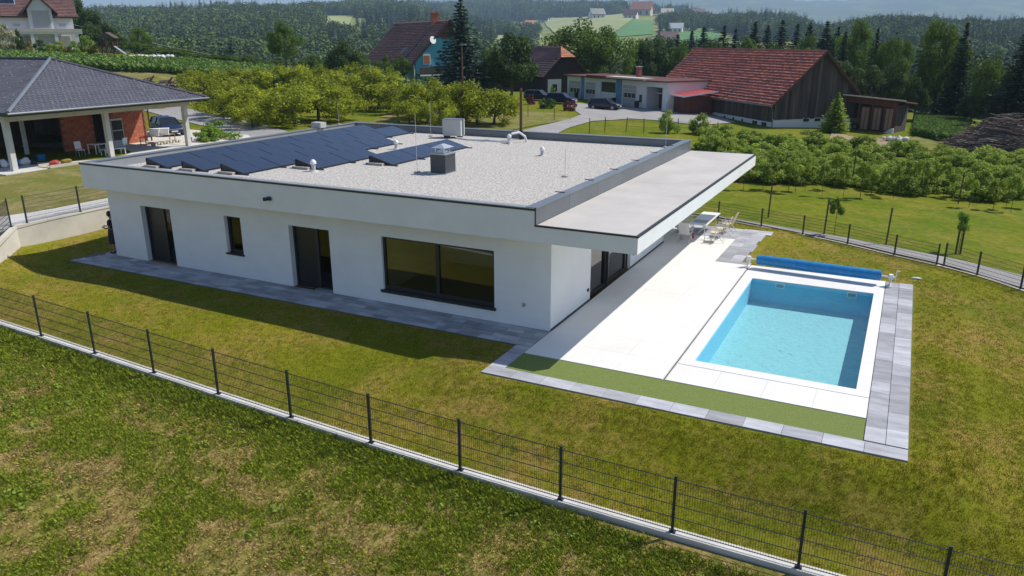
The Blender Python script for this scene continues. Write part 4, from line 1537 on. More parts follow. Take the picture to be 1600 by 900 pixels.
def vnoise(x, y, s, seed=0):
    """smooth value noise"""
    g = np.random.default_rng(seed).random((64, 64))
    X, Y = x/s, y/s
    i, j = np.floor(X).astype(int), np.floor(Y).astype(int)
    fx, fy = smooth(X-i), smooth(Y-j)
    a, b = i % 64, j % 64
    c, d = (i+1) % 64, (j+1) % 64
    return (g[a, b]*(1-fx)+g[c, b]*fx)*(1-fy)+(g[a, d]*(1-fx)+g[c, d]*fx)*fy


def fbm(x, y, s, seed=0):
    return (vnoise(x, y, s, seed)+0.5*vnoise(x+7.3, y+1.1, s/2.1, seed+1)+0.25*vnoise(x+3.1, y+9.2, s/4.3, seed+2))/1.75


# meadow tufts in the foreground
def meadow():
    n = 200000
    u = rng.uniform(-21, 17, n)
    x = rng.uniform(-24, 17, n)
    y = rng.uniform(-19.5, -7.9, n)
    fy = np.interp(x, FPX, FPY)-0.12
    uu, dd = ud(x, y)
    keep = (y < fy) & (np.abs(uu) < 0.72*(dd+6)) & (dd > 3)
    g = fbm(x, y, 0.8, 3)+0.30*(rng.random(n)-0.5)+0.12*(fbm(x, y, 4.0, 33)-0.5)
    edge = np.exp(-(fy-y)/0.9)
    green = (g > 0.49) | (rng.random(n) < edge*1.2)
    dens = np.where(green, 1.0, 0.35)
    keep &= rng.random(n) < dens*(0.35+0.65*vnoise(x, y, 0.5, 9))
    for nm, sel, vs, s0, lb in (('grass_tufts', green, [tuft('tuft', MATS['blade'], 10, 0.10, 0.06, 0.006, k, 0.9) for k in range(3)], 1.0, 'green grass tufts in the unmown meadow in the foreground'),
                                ('dry_grass_tufts', ~green, [tuft('tuft', MATS['blade_dry'], 10, 0.07, 0.07, 0.006, 20+k, 1.5) for k in range(3)], 1.0, 'straw-coloured dry grass in the foreground meadow')):
        k = keep & sel
        X, Y = x[k], y[k]
        P = np.column_stack([X, Y, H(X, Y)+0.03])
        sc_ = rng.uniform(0.5, 1.15, len(X))*(1+0.7*edge[k])
        scatter(nm, P, rng.uniform(0, 6.28, len(X)), sc_, vs, lb, 'grass')
    # broad-leaved weeds in clusters
    n = 5000
    x = rng.uniform(-24, 17, n)
    y = rng.uniform(-19.5, -7.9, n)
    fy = np.interp(x, FPX, FPY)-0.2
    k = (y < fy) & ((fbm(x, y, 1.7, 11) > 0.6) | (rng.random(n) < 0.5*np.exp(-(fy-y)/0.6)))
    X, Y = x[k], y[k]
    vs = [leaf_cloud('weed', MATS['leaf_shrub'], [(0, 0, 0.05, 0.13, 0.13, 0.07)], 22, 0.035, 60+q) for q in range(2)]
    scatter('weeds', np.column_stack([X, Y, H(X, Y)+0.03]), rng.uniform(0, 6, len(X)), rng.uniform(0.5, 1.4, len(X)), vs, 'dark green broad-leaved weeds along the kerb wall and in the meadow', 'weeds')
    # short lawn blades
    n = 420000
    x = rng.uniform(-24.4, 21, n)
    y = rng.uniform(-7.9, 19.5, n)
    fy = np.interp(x, FPX, FPY)+0.2
    uu, dd = ud(x, y)
    k = (y > fy) & (np.abs(uu) < 0.70*(dd+5)) & (dd < 43) & inside(LAWN, x, y) & (rng.random(n) < np.clip(26/dd-0.55, 0.2, 1))
    for (a, b, c, e) in ((-22.2, 0, -1.55, 18), (-0.52, 10.55, -3.88, 11), (-0.5, 4.4, 10.7, 17.4)):
        k &= ~((x > a) & (x < b) & (y > c) & (y < e))
    X, Y = x[k], y[k]
    scatter('lawn_blades', np.column_stack([X, Y, HL(X, Y)]), rng.uniform(0, 6.28, len(X)), rng.uniform(0.6, 1.2, len(X)),
            [tuft('tuft', MATS['blade_lawn'], 7, 0.032, 0.06, 0.005, 40+q, 1.2) for q in range(3)], 'short mown lawn grass inside the fence', 'grass')


meadow()

# ------------------------------------------------------------------ surroundings: ground cover patches
GSTRIP = [(-24.98, -1.9), (-24.98, 21), (-27.0, 21), (-26.6, 6), (-26.6, 1), (-27.5, -2.5), (-23.6, -7.2), (-22.6, -6.9)]
sheet('gravel_strip', GSTRIP, MATS['gravel'], H, 0.05, 0.8)
sheet('neighbour_lawn', [(-26.65, -6), (-26.6, 6), (-27.0, 21), (-27, 27), (-38.2, 25), (-38.2, 0), (-36, -9)], MATS['dry_grass'], H, 0.04, 1.0)


def road_px(name, pts, width, m, dz=0.05, step=1.5):
    return ribbon(name, [at(*p) if len(p) == 2 else np.array(p) for p in pts], width, MATS[m], H, dz, step)


road_px('road', [(225, 158), (262, 172), (310, 184), (370, 198), (425, 212), (520, 225)], [4.5, 4.6, 4.6, 4.8, 4.8], 'asphalt_light')
YARD = [at(*p)[:2] for p in ((790, 212), (835, 200), (885, 188), (908, 180), (893, 170), (880, 160), (1060, 172), (1110, 178), (1150, 192), (1090, 196), (1040, 190), (985, 186), (925, 190), (890, 200), (865, 212))]
sheet('yard', YARD, MATS['asphalt_light'], H, 0.07, 2.0)
sheet('dirt_yard', [at(*p)[:2] for p in ((1300, 205), (1330, 214), (1380, 218), (1415, 224), (1425, 232), (1340, 232), (1295, 220))], MATS['dirt'], H, 0.07, 2.0)
sheet('dry_strip', [at(*p)[:2] for p in ((1430, 214), (1480, 224), (1500, 236), (1440, 236), (1405, 228))], MATS['dry_grass'], H, 0.08, 2.0)
sheet('orchard_grass', [at(*p)[:2] for p in ((560, 200), (620, 172), (760, 172), (880, 178), (900, 186), (830, 198), (780, 208))], MATS['dry_grass'], H, 0.07, 2.0)
sheet('bank', [at(*p)[:2] for p in ((130, 110), (200, 112), (300, 120), (345, 130), (350, 150), (300, 165), (245, 158), (200, 150))], MATS['dry_grass'], H, 0.10, 1.5)
mat('field_tan', (0.30, 0.22, 0.11), 0.95, 0.2, 0.01)
mat('field_pale', (0.30, 0.33, 0.12), 0.95, 0.2, 0.02)
mat('field_green', (0.08, 0.21, 0.05), 0.95, 0.15, 0.02)
for nm, px4, m_ in (('far_field', [(505, 15), (560, 22), (540, 47), (508, 50)], 'field_pale'), ('far_field', [(508, 12), (552, 14), (556, 21), (520, 22)], 'field_tan'),
                    ('far_field', [(590, 20), (612, 22), (616, 38), (602, 32)], 'field_tan'),
                    ('far_field', [(850, 34), (960, 16), (1000, 26), (960, 52), (870, 56)], 'field_pale'), ('far_field', [(950, 36), (1020, 33), (1020, 54), (965, 58)], 'field_green'),
                    ('far_field', [(990, 17), (1095, 12), (1090, 24), (1010, 24)], 'field_pale'), ('far_field', [(1060, 50), (1125, 47), (1125, 64), (1060, 66)], 'field_green'),
                    ('far_field', [(1175, 31), (1255, 35), (1258, 40), (1178, 38)], 'field_tan'), ('far_field', [(1175, 39), (1258, 41), (1250, 50), (1180, 52)], 'field_green'),
                    ('far_field', [(745, 50), (830, 42), (850, 60), (770, 68)], 'field_pale'), ('far_field', [(760, 44), (820, 40), (822, 45), (765, 50)], 'field_tan')):
    pts = [at(*p)[:2] for p in px4]
    dd = float(np.mean([ud(*p)[1] for p in pts]))
    sheet(nm, pts, MATS[m_], H, dd*0.0007, max(8, dd/60))

# ------------------------------------------------------------------ frames for far things
def fpos(u, d, z=None):
    x, y = xy(u, d)
    return (x, y, float(H(x, y)) if z is None else z)


def fang(au, ad):
    v = au*RH+ad*FH
    return math.atan2(v[1], v[0])


mat('tile_red', (0.54, 0.175, 0.12), 0.85, col2=(0.33, 0.115, 0.09), scale=0.35, tint=True, bump=0.3)
mat('tile_brown', (0.19, 0.095, 0.085), 0.8, col2=(0.12, 0.062, 0.06), scale=0.4, tint=True)
mat('tile_orange', (0.42, 0.17, 0.09), 0.85, 0.2, 0.6, tint=True)
mat('tile_dark', (0.105, 0.103, 0.122), 0.5, 0.15, 0.8, tint=True, objvar=0.12)
mat('wood_dark', (0.060, 0.040, 0.032), 0.9, col2=(0.11, 0.085, 0.07), scale=2.5, stretch=(1, 1, 0.12), tint=True)
mat('wood_grey', (0.10, 0.078, 0.066), 0.9, col2=(0.05, 0.036, 0.032), scale=2.5, stretch=(1, 1, 0.1), tint=True)
mat('wood_red', (0.13, 0.045, 0.032), 0.85, 0.3, 2.5, stretch=(1, 1, 0.15), tint=True)
mat('metal_red', (0.42, 0.06, 0.055), 0.5, 0.1, 1)
mat('wall_blue', (0.10, 0.36, 0.46), 0.85, 0.08, 0.6)
mat('wall_teal', (0.20, 0.40, 0.38), 0.85, 0.08, 0.6)
mat('wall_white', (0.70, 0.70, 0.70), 0.85, 0.06, 0.5)
mat('pilaster_blue', (0.12, 0.26, 0.42), 0.8, 0.06, 1)
mat('shutter', (0.42, 0.42, 0.42), 0.6, 0.06, 1)
mat('brick_red', (0.45, 0.14, 0.075), 0.9, 0.22, 3, objvar=0.15, bump=0.3)
mat('mortar', (0.25, 0.12, 0.08), 0.95, 0.2, 4)
mat('window_dark', (0.02, 0.024, 0.032), 0.2, 0.1, 1, spec=0.4)
mat('blind_orange', (0.42, 0.16, 0.05), 0.8, 0.1, 2)
mat('cream', (0.55, 0.50, 0.42), 0.85, 0.08, 1)
mat('roof_edge', (0.10, 0.03, 0.025), 0.8, 0.1, 1)


def tiled(P00, P10, P01, P11, nx, ny, lift=0.05, seed=0, tv=0.14):
    """tile grid on a roof plane, each tile tipped up at its lower edge; P0* eave, P1* ridge"""
    g = np.random.default_rng(seed)
    P00, P10, P01, P11 = (np.array(p, float) for p in (P00, P10, P01, P11))
    n_ = np.cross(P10-P00, P01-P00)
    n_ /= np.linalg.norm(n_)
    if n_[2] < 0:
        n_ = -n_
    mb = MB()
    for j in range(ny):
        t0, t1 = j/ny, (j+1)/ny
        rowt = g.uniform(0.88, 1.14)
        for i in range(nx):
            s0, s1 = i/nx, (i+1)/nx
            f = lambda s_, t_: (P00*(1-s_)+P10*s_)*(1-t_)+(P01*(1-s_)+P11*s_)*t_
            a, b, c, d = f(s0, t0), f(s1, t0), f(s1, t1), f(s0, t1)
            lf = lift*g.uniform(0.8, 1.2)
            mb.add([a+n_*lf, b+n_*lf, c+n_*0.01, d+n_*0.01, a-n_*0.01, b-n_*0.01], [(0, 1, 2, 3), (4, 5, 1, 0)], rowt*g.uniform(1-tv, 1+tv))
    return mb


# --- neighbour's unfinished bungalow at the left
nb = thing('bungalow', 'unfinished red block bungalow with dark tiled hip roof and open carport at the left edge', 'house', (-45, 14, 1.4))
NBo = Vector((-45, 14, 1.4))


def nbp(name, mb, m, kind=None, parent=None, **kw):
    o = part(name, mb, MATS[m] if m else None, parent or nb, None, kind)
    if parent is None:
        o.location = -NBo
    return o


EX, EY0, EY1, EZ = -38.0, 6.5, 21.35, 4.98
AX, AY, AZ = -46.0, 14.9, 7.82
mb = MB()
mb.add([(EX, EY0, EZ), (EX, EY1, EZ), (AX, AY, AZ), (-64, AY, AZ), (-64, EY0, EZ), (-64, EY1, EZ)], [(0, 1, 2), (0, 2, 3, 4), (1, 5, 3, 2), (0, 4, 5, 1)])
nbp('roof_deck', mb, 'tile_dark')
nbp('slab', MB().box(-64, -38.4, 5.9, 21.6, 1.0, 1.42), 'concrete')
nbp('eave_fascia', MB().box(EX-0.04, EX+0.03, EY0, EY1, EZ-0.2, EZ+0.0).box(-64, EX-0.04, EY0-0.03, EY0+0.04, EZ-0.2, EZ), 'dark_edge')
nbp('gutter', MB().tube([(EX+0.09, EY0-0.1, EZ-0.03), (EX+0.09, EY1+0.1, EZ-0.03)], 0.07, 8), 'metal_top')
nbp('beam', MB().box(-39.6, -39.25, 6.9, 20.8, 4.38, 4.80).box(-64, -39.6, 6.9, 7.25, 4.38, 4.80), 'concrete')
nbp('soffit', MB().box(-64, EX-0.05, EY0+0.05, EY1-0.05, 4.80, 4.86), 'wood_grey')
for yy in (7.05, 13.75, 20.35):
    nbp('column', MB().box(-39.58, -39.27, yy-0.16, yy+0.16, 1.42, 4.38), 'concrete')
for yy in (9.0, 11.9):
    nbp('column', MB().box(-46.0, -45.75, yy-0.1, yy+0.1, 1.42, 4.7), 'concrete')
# roof tiles on the hip end and on the long side
tm = MB().box(-0.165, 0.165, -0.20, 0.22, 0.0, 0.022).box(-0.165, -0.12, -0.20, 0.22, 0.022, 0.04)
tme = tm.mesh('roof_tile', MATS['tile_dark'])
slope_v = Vector((AX-EX, 0, AZ-EZ))
sl = slope_v.length
sd_ = slope_v.normalized()
nv_ = Vector((-sd_.z, 0, sd_.x))
nv_ = nv_ if nv_.z > 0 else -nv_
cand = []
nr_ = int(sl/0.37)
for j in range(nr_):
    t = (j+0.5)*0.37
    f_ = t/sl
    ya, yb = EY0+(AY-EY0)*f_, EY1+(AY-EY1)*f_
    y = ya+0.12+(0.16 if j % 2 else 0)
    while y < yb-0.1:
        cand.append((Vector((EX, y, EZ))+sd_*t, 0))
        y += 0.335
slope2 = Vector((0, AY-EY0, AZ-EZ))
sl2 = slope2.length
sd2 = slope2.normalized()
for j in range(int(sl2/0.37)):
    t = (j+0.5)*0.37
    f_ = t/sl2
    xa = EX+(AX-EX)*f_
    x = xa-0.12
    while x > -52:
        cand.append((Vector((x, EY0, EZ))+sd2*t, 1))
        x -= 0.335
cand.sort(key=lambda c: (c[0]-Vector(CAM)).length+(0 if c[1] == 0 else 6))
M0 = Matrix((sd_.cross(nv_)*-1, -sd_*-1, nv_)).transposed()
rest = MB()


def rotm(kind_):
    s_ = sd_ if kind_ == 0 else sd2
    n2 = nv_ if kind_ == 0 else Vector((0, -sd2.z, sd2.y))
    if n2.z < 0:
        n2 = -n2
    xax = s_.cross(n2)
    return Matrix((xax, s_, n2)).transposed()


RM = (rotm(0), rotm(1))
EU = (RM[0].to_euler(), RM[1].to_euler())
for i, (p, kd) in enumerate(cand):
    tip = 0.03
    if i < 300:
        o = bpy.data.objects.new('roof_tile', tme)
        COL.objects.link(o)
        o.parent = nb
        o.location = p-NBo
        o.rotation_euler = EU[kd]
    else:
        o_ = p
        vs = [RM[kd] @ Vector(v)+o_ for v in tm.v]
        rest.add(vs, tm.f, random.uniform(0.85, 1.15))
nbp('roof_tiles', rest, 'tile_dark', 'stuff')
cp = MB().tube([(EX, EY0, EZ+0.06), (AX, AY, AZ+0.06)], 0.11, 6)
nbp('hip_cap', cp, 'metal_top')
nbp('hip_cap', MB().tube([(EX, EY1, EZ+0.06), (AX, AY, AZ+0.06)], 0.1, 6), 'tile_dark')
nbp('ridge_cap', MB().tube([(AX, AY, AZ+0.06), (-64, AY, AZ+0.06)], 0.1, 6), 'tile_dark')
sg = MB()
for i, (p, kd) in enumerate(cand):
    if random.random() < 0.11:
        q = p+Vector((0, 0, 0.08))
        sg.box(q.x-0.015, q.x+0.015, q.y-0.04, q.y+0.04, q.z-0.03, q.z+0.03)
nbp('snow_guards', sg, 'coping_light', 'stuff')
# block walls
bme = MB().box(0.0, 0.22, 0.004, 0.492, 0.004, 0.243).mesh('block', MATS['brick_red'])


def block_wall(x, y0, y1, z0, z1):
    w_ = nbp('block_wall', MB().box(x-0.18, x+0.0, y0, y1, z0, z1), 'mortar')
    for j in range(int((z1-z0)/0.25)):
        off = 0.25 if j % 2 else 0
        y = y0+off
        while y+0.49 <= y1+0.01:
            o = bpy.data.objects.new('block', bme)
            COL.objects.link(o)
            o.parent = w_
            o.location = (x-0.19+random.uniform(0, 0.012), y, z0+j*0.25)
            y += 0.5


block_wall(-44.6, 13.9, 16.4, 1.42, 4.7)
block_wall(-44.6, 17.4, 20.9, 1.42, 4.7)
nbp('steel_prop', MB().tube([(-44.3, 21.0, 1.4), (-44.3, 21.0, 4.7)], 0.06, 8), 'wood_red')
nbp('back_wall', MB().box(-58, -57.8, 6.6, 18.5, 1.42, 4.8).box(-58, -44.8, 20.0, 20.2, 1.42, 4.8), 'wood_dark')
nbp('inner_wall', MB().box(-51, -50.8, 6.8, 15.8, 1.42, 4.8), 'wood_dark')

# things standing on the slab
def stand_table(name, label, x, y, z, L, W, h, m, rz=0, grp=None):
    t = thing(name, label, 'table', (x, y, z), rz, grp)
    part('top', MB().box(-L/2, L/2, -W/2, W/2, h-0.04, h), MATS[m], t)
    for i in (-1, 1):
        for j in (-1, 1):
            part('leg', MB().box(i*(L/2-0.05)-0.025, i*(L/2-0.05)+0.025, j*(W/2-0.05)-0.025, j*(W/2-0.05)+0.025, 0, h-0.04), MATS[m], t)
    return t


def chair(name, label, x, y, z, rz, m, h=0.85, grp=None, cat='chair'):
    t = thing(name, label, cat, (x, y, z), rz, grp)
    part('seat', MB().box(-0.22, 0.22, -0.22, 0.22, 0.42, 0.46), MATS[m], t)
    part('backrest', MB().extrude([(-0.22, 0.2, 0.5), (0.22, 0.2, 0.5), (0.22, 0.27, h), (-0.22, 0.27, h)], (0, 0.03, 0)), MATS[m], t)
    for i in (-1, 1):
        part('leg', MB().bar((i*0.2, -0.24, 0), (i*0.2, -0.18, 0.42), 0.03), MATS['coping_light'], t)
        part('leg', MB().bar((i*0.2, 0.28, 0), (i*0.2, 0.18, 0.5), 0.03), MATS['coping_light'], t)
    return t


Z_ = 1.42
chair('garden_chair', 'white-framed chair left of the low tables under the carport', -41.6, 13.0, Z_, 1.4, 'white_plastic', 1.0)
stand_table('frame_table', 'white-framed square table behind the white chair under the carport', -41.6, 14.3, Z_, 0.9, 0.9, 0.72, 'white_plastic')
stand_table('low_table', 'low white-framed table nearest the carport column', -40.2, 14.5, Z_, 1.5, 0.7, 0.45, 'white_plastic', 1.4)
chair('garden_chair', 'white-framed chair right of the carport column', -41.4, 16.2, Z_, -1.4, 'white_plastic', 0.95)
cb = thing('glass_cabinet', 'tall grey cabinet with glass front between the red block walls', 'cabinet', (-43.6, 17.6, Z_), R(90))
part('body', MB().box(-0.5, 0.5, 0, 0.5, 0, 2.1), MATS['ac_grey'], cb)
part('door', MB().box(-0.42, 0.42, -0.03, 0, 0.5, 1.95), MATS['window_dark'], cb)
part('shelf', MB().box(-0.42, 0.42, -0.05, -0.03, 1.2, 1.24), MATS['white_plastic'], cb)
for k, (xx, yy, m_, lb, sz) in enumerate(((-42.6, 20.0, 'white_plastic', 'white box on the bench against the right block wall', (0.5, 0.5, 0.5)), (-42.6, 20.9, 'white_plastic', 'second white box by the block wall, nearest the steel prop', (0.5, 0.5, 0.45)),
                                          (-41.2, 22.0, 'metal_red', 'small red bucket on the slab near the dark parked car', (0.22, 0.22, 0.3)), (-42.2, 10.6, 'cover_blue', 'blue crate on the carport floor', (0.3, 0.3, 0.35)))):
    b_ = thing('bucket' if 'bucket' in lb else 'crate' if 'crate' in lb else 'box', lb, 'bucket' if 'bucket' in lb else 'crate' if 'crate' in lb else 'box', (xx, yy, Z_+(0.62 if 'white' in lb else 0)))
    part('shell', MB().lathe((0, 0, 0), [(sz[0]*0.8, 0), (sz[0]*1.0, sz[2])], 8 if 'bucket' in lb else 4), MATS[m_], b_)
    part('rim', MB().lathe((0, 0, sz[2]), [(sz[0]*1.05, 0), (sz[0]*1.05, 0.04)], 8 if 'bucket' in lb else 4), MATS[m_], b_)
stand_table('work_bench', 'long wooden bench loaded with boxes in front of the right block wall', -42.7, 20.3, Z_, 2.8, 0.7, 0.62, 'wood_floor', R(90))
lg = thing('log_pile', 'row of short timber offcuts stacked under the bench by the red wall', 'timber', (-42.2, 20.3, Z_))
for k in range(9):
    part('log', MB().tube([(0.2, -1.2+k*0.28, 0.1+0.06*(k % 2)), (0.6, -1.1+k*0.28, 0.1+0.06*(k % 2))], 0.10, 8), MATS['cream'], lg)
sp = thing('sand_tray', 'shallow wooden tray with red and yellow toys on the grass edge of the carport', 'sandpit', (-38.9, 9.6, 1.42), R(90))
part('tray', MB().box(-1.0, 1.0, -0.55, 0.55, 0, 0.06).box(-1.0, 1.0, -0.6, -0.55, 0, 0.18).box(-1.0, 1.0, 0.55, 0.6, 0, 0.18), MATS['cream'], sp)
part('toy', MB().blob((-0.3, 0, 0.2), (0.35, 0.3, 0.18), 2, 0.2, 3), MATS['metal_red'], sp)
part('toy', MB().blob((0.5, 0.05, 0.2), (0.35, 0.3, 0.18), 2, 0.2, 4), MATS['leaf_yellow'], sp)
bags = thing('tool_bags', 'heap of blue and white tool bags on the carport floor by the left column', 'bags', (-41.3, 8.2, 1.42))
for k, (bx_, by_, m_) in enumerate(((0, 0, 'cover_blue'), (0.2, 0.6, 'white_plastic'), (-0.2, -0.6, 'white_plastic'), (0.1, 1.1, 'solar_frame'), (-0.1, -1.2, 'leaf_yellow'))):
    part('bag', MB().blob((bx_, by_, 0.22), (0.32, 0.34, 0.26), 2, 0.25, 7+k), MATS[m_], bags)


# ------------------------------------------------------------------ cars
mat('paint_navy', (0.010, 0.022, 0.06), 0.4, 0.05, 1, spec=0.3)
mat('paint_black', (0.012, 0.012, 0.015), 0.3, 0.05, 1, coat=0.6, spec=0.6)
mat('tyre', (0.015, 0.015, 0.015), 0.85, 0.1, 4)
mat('rim_metal', (0.4, 0.4, 0.42), 0.35, 0.05, 3, metal=0.7)
mat('lamp_white', (0.7, 0.7, 0.72), 0.15, 0.05, 3, spec=0.8)
mat('lamp_red', (0.35, 0.01, 0.01), 0.2, 0.05, 3)


def car(label, loc, rz, paint, group=None, estate=True):
    c = thing('parked_car', label, 'car', loc, rz, group)
    # stations along x: (x, half width, z sill, z belt)
    st = [(-2.18, 0.70, 0.42, 0.72), (-2.1, 0.80, 0.32, 0.92), (-1.5, 0.88, 0.22, 0.98), (0, 0.90, 0.20, 0.97), (0.9, 0.90, 0.20, 0.95), (1.3, 0.89, 0.22, 0.90), (1.85, 0.85, 0.28, 0.80), (2.12, 0.76, 0.34, 0.68), (2.2, 0.62, 0.40, 0.58)]
    mb = MB()
    mb.smooth = False
    ring = []
    for (x, hw, zs, zb) in st:
        ring.append([(x, -hw*0.92, zs), (x, -hw, zs+(zb-zs)*0.35), (x, -hw*0.97, zb-0.05), (x, -hw*0.86, zb), (x, 0, zb+0.03), (x, hw*0.86, zb), (x, hw*0.97, zb-0.05), (x, hw, zs+(zb-zs)*0.35), (x, hw*0.92, zs)])
    vs = [p for r_ in ring for p in r_]
    fs = []
    n = 9
    for i in range(len(st)-1):
        for k in range(n-1):
            fs.append((i*n+k, (i+1)*n+k, (i+1)*n+k+1, i*n+k+1))
        fs.append((i*n+n-1, (i+1)*n+n-1, (i+1)*n, i*n))
    fs.append(tuple(range(n)))
    fs.append(tuple((len(st)-1)*n+k for k in range(n))[::-1])
    mb.add(vs, fs)
    mb.smooth = True
    body = part('body', mb, MATS[paint], c)
    rx = -1.95 if estate else -1.35
    g1 = [(-2.02 if estate else -1.7, -0.80, 0.95), (1.05, -0.80, 0.94), (0.35, -0.62, 1.44), (rx+0.15, -0.62, 1.44)]
    g2 = [(x, -y, z) for x, y, z in g1]
    part('windows', MB().add(g1+g2, [(0, 1, 2, 3), (7, 6, 5, 4), (1, 5, 6, 2), (4, 0, 3, 7), (3, 2, 6, 7)]), MATS['window_dark'], c)
    part('roof', MB().add([(0.38, -0.63, 1.435), (rx+0.1, -0.63, 1.435), (rx+0.1, 0.63, 1.435), (0.38, 0.63, 1.435), (0.25, -0.5, 1.49), (rx+0.25, -0.5, 1.48), (rx+0.25, 0.5, 1.48), (0.25, 0.5, 1.49)],
                            [(0, 1, 5, 4), (1, 2, 6, 5), (2, 3, 7, 6), (3, 0, 4, 7), (4, 5, 6, 7)]), MATS[paint], c)
    pil = MB()
    for sgn in (-1, 1):
        pil.bar((1.07, sgn*0.805, 0.95), (0.37, sgn*0.625, 1.44), 0.06).bar((-0.4, sgn*0.81, 0.95), (-0.35, sgn*0.63, 1.44), 0.07).bar((g1[0][0], sgn*0.8, 0.95), (g1[3][0], sgn*0.62, 1.44), 0.12)
    part('pillars', pil, MATS[paint], c)
    for x in (-1.35, 1.35):
        for sgn in (-1, 1):
            wv = part('wheel', MB().tube([(x, sgn*0.72, 0.32), (x, sgn*0.93, 0.32)], 0.32, 18), MATS['tyre'], c)
            part('rim', MB().tube([(x, sgn*0.90, 0.32), (x, sgn*0.94, 0.32)], 0.20, 12), MATS['rim_metal'], wv)
    for sgn in (-1, 1):
        part('headlight', MB().extrude([(2.02, sgn*0.48, 0.62), (2.12, sgn*0.52, 0.58), (1.95, sgn*0.80, 0.62), (1.86, sgn*0.80, 0.72)], (0.03, 0, 0.06)), MATS['lamp_white'], c)
        part('tail_light', MB().box(-2.17, -2.08, sgn*0.62-0.12, sgn*0.62+0.12, 0.72, 0.88), MATS['lamp_red'], c)
        part('mirror', MB().box(0.75, 0.9, sgn*0.98-0.08, sgn*0.98+0.08, 0.92, 1.04), MATS[paint], c)
    part('number_plate', MB().box(2.185, 2.215, -0.26, 0.26, 0.42, 0.53), MATS['white_plastic'], c)
    part('grille', MB().box(2.13, 2.20, -0.38, 0.38, 0.55, 0.66), MATS['coping_light'], c)
    return c


p = at(268, 214)
car('dark blue car parked on the pale slab beside the neighbouring carport', (p[0]-1.6, p[1]+1.0, 1.40), fang(0.62, -0.78), 'paint_navy')
# pale parking slab
sheet('driveway', [(-50, 20.3), (-38.3, 20.3), (-38.3, 26), (-41, 28), (-50, 28)], MATS['concrete_warm'], H, 0.06, 1.5)
p = at(945, 171)
car('black estate car parked before the garage doors', p, fang(-0.9, 0.45)+math.pi, 'paint_black', 'cars in the farm yard')
p = at(878, 162)
car('dark car behind the round dark bush and the red shrub in the farm yard', p, fang(0.85, -0.5), 'paint_navy', 'cars in the farm yard')
p = at(842, 157)
car('dark car furthest left in the farm yard beside the pink shrub', p, fang(0.85, -0.5), 'paint_black', 'cars in the farm yard')

# ------------------------------------------------------------------ farm buildings beyond the road
def local_thing(name, label, cat, u, d, au, ad, z=None, group=None):
    """thing whose local x axis points along (au, ad) in the lateral/forward ground frame"""
    return thing(name, label, cat, fpos(u, d, z), fang(au, ad), group)


def P_(t, name, mb, m, label=None, kind=None):
    return part(name, mb, MATS[m], t, label, kind)


# barn: local x runs away along the ridge, local y to the left of it, so the near gable faces the viewer
BL, BW, BE, BR = 31.0, 11.2, 3.4, 8.7
AXB = (-0.245, 0.97)
barn = local_thing('barn', 'long old barn with red tiled roof, weathered board gable and white plinth wall', 'barn', 29.8+0.97*11.2, 89+0.245*11.2, *AXB)
P_(barn, 'plinth_wall', MB().box(0, BL, 0, 0.3, -1.2, 1.35).box(0, 0.3, 0.3, BW, -1.2, 1.35).box(0.3, BL, BW-0.3, BW, -1.2, 1.0), 'wall_white')
g = MB()
nb_ = 34
for i in range(nb_):
    a, b = BW*i/nb_+0.012, BW*(i+1)/nb_-0.012
    zf = lambda y: BE+(BR-BE)*(1-abs(2*y/BW-1))
    if i == nb_//2-1 or i == nb_//2:
        pass
    x = -0.04-random.uniform(0, 0.03)
    g.add([(x, a, 1.3+random.uniform(-.05, .05)), (x, b, 1.3), (x, b, zf(b)-0.05), (x, a, zf(a)-0.05), (0.0, a, 1.3), (0.0, b, 1.3), (0.0, b, zf(b)-0.05), (0.0, a, zf(a)-0.05)],
          [(0, 1, 2, 3), (0, 4, 5, 1), (0, 3, 7, 4), (1, 5, 6, 2)], random.uniform(0.6, 1.5))
P_(barn, 'gable_boards', g, 'wood_grey', kind='stuff')
P_(barn, 'gable_wall', MB().extrude([(0.0, 0.1, 1.3), (0.0, BW-0.1, 1.3), (0, BW-0.1, BE-0.1), (0, BW/2, BR-0.15), (0, 0.1, BE-0.1)], (0.2, 0, 0)), 'wood_dark')
g = MB()
nb_ = 90
for i in range(nb_):
    a, b = 0.25+(BL-0.3)*i/nb_, 0.25+(BL-0.3)*(i+1)/nb_-0.03
    yy = BW+0.02+random.uniform(0, 0.03)
    g.box(a, b, BW-0.1, yy, 1.0, BE+0.1, random.uniform(0.6, 1.4))
P_(barn, 'side_boards', g, 'wood_dark', kind='stuff')
P_(barn, 'back_wall', MB().box(BL-0.2, BL, 0.3, BW-0.3, -1, BE).box(0.3, BL, 0.0, 0.15, 1.35, BE), 'wood_dark')
ov = 0.55
dz_ = (BR-BE)/(BW/2)
P_(barn, 'roof_deck', MB().extrude([(-ov, -ov, BE-ov*dz_-0.02), (-ov, BW/2, BR-0.02), (-ov, BW+ov, BE-ov*dz_-0.02), (-ov, BW+ov, BE-ov*dz_-0.22), (-ov, BW/2, BR-0.22), (-ov, -ov, BE-ov*dz_-0.22)], (BL+2*ov, 0, 0)), 'wood_dark')
P_(barn, 'roof_tiles', tiled((-ov-0.03, BW+ov+0.05, BE-ov*dz_), (BL+ov, BW+ov+0.05, BE-ov*dz_), (-ov-0.03, BW/2, BR), (BL+ov, BW/2, BR), 96, 19, 0.15, 3), 'tile_red', kind='stuff')
P_(barn, 'roof_tiles', tiled((-ov, -ov, BE-ov*dz_), (BL+ov, -ov, BE-ov*dz_), (-ov, BW/2, BR), (BL+ov, BW/2, BR), 60, 16, 0.07, 4), 'tile_red', kind='stuff')
P_(barn, 'ridge_tiles', MB().tube([(-ov, BW/2, BR+0.05), (BL+ov, BW/2, BR+0.05)], 0.14, 6), 'tile_red')
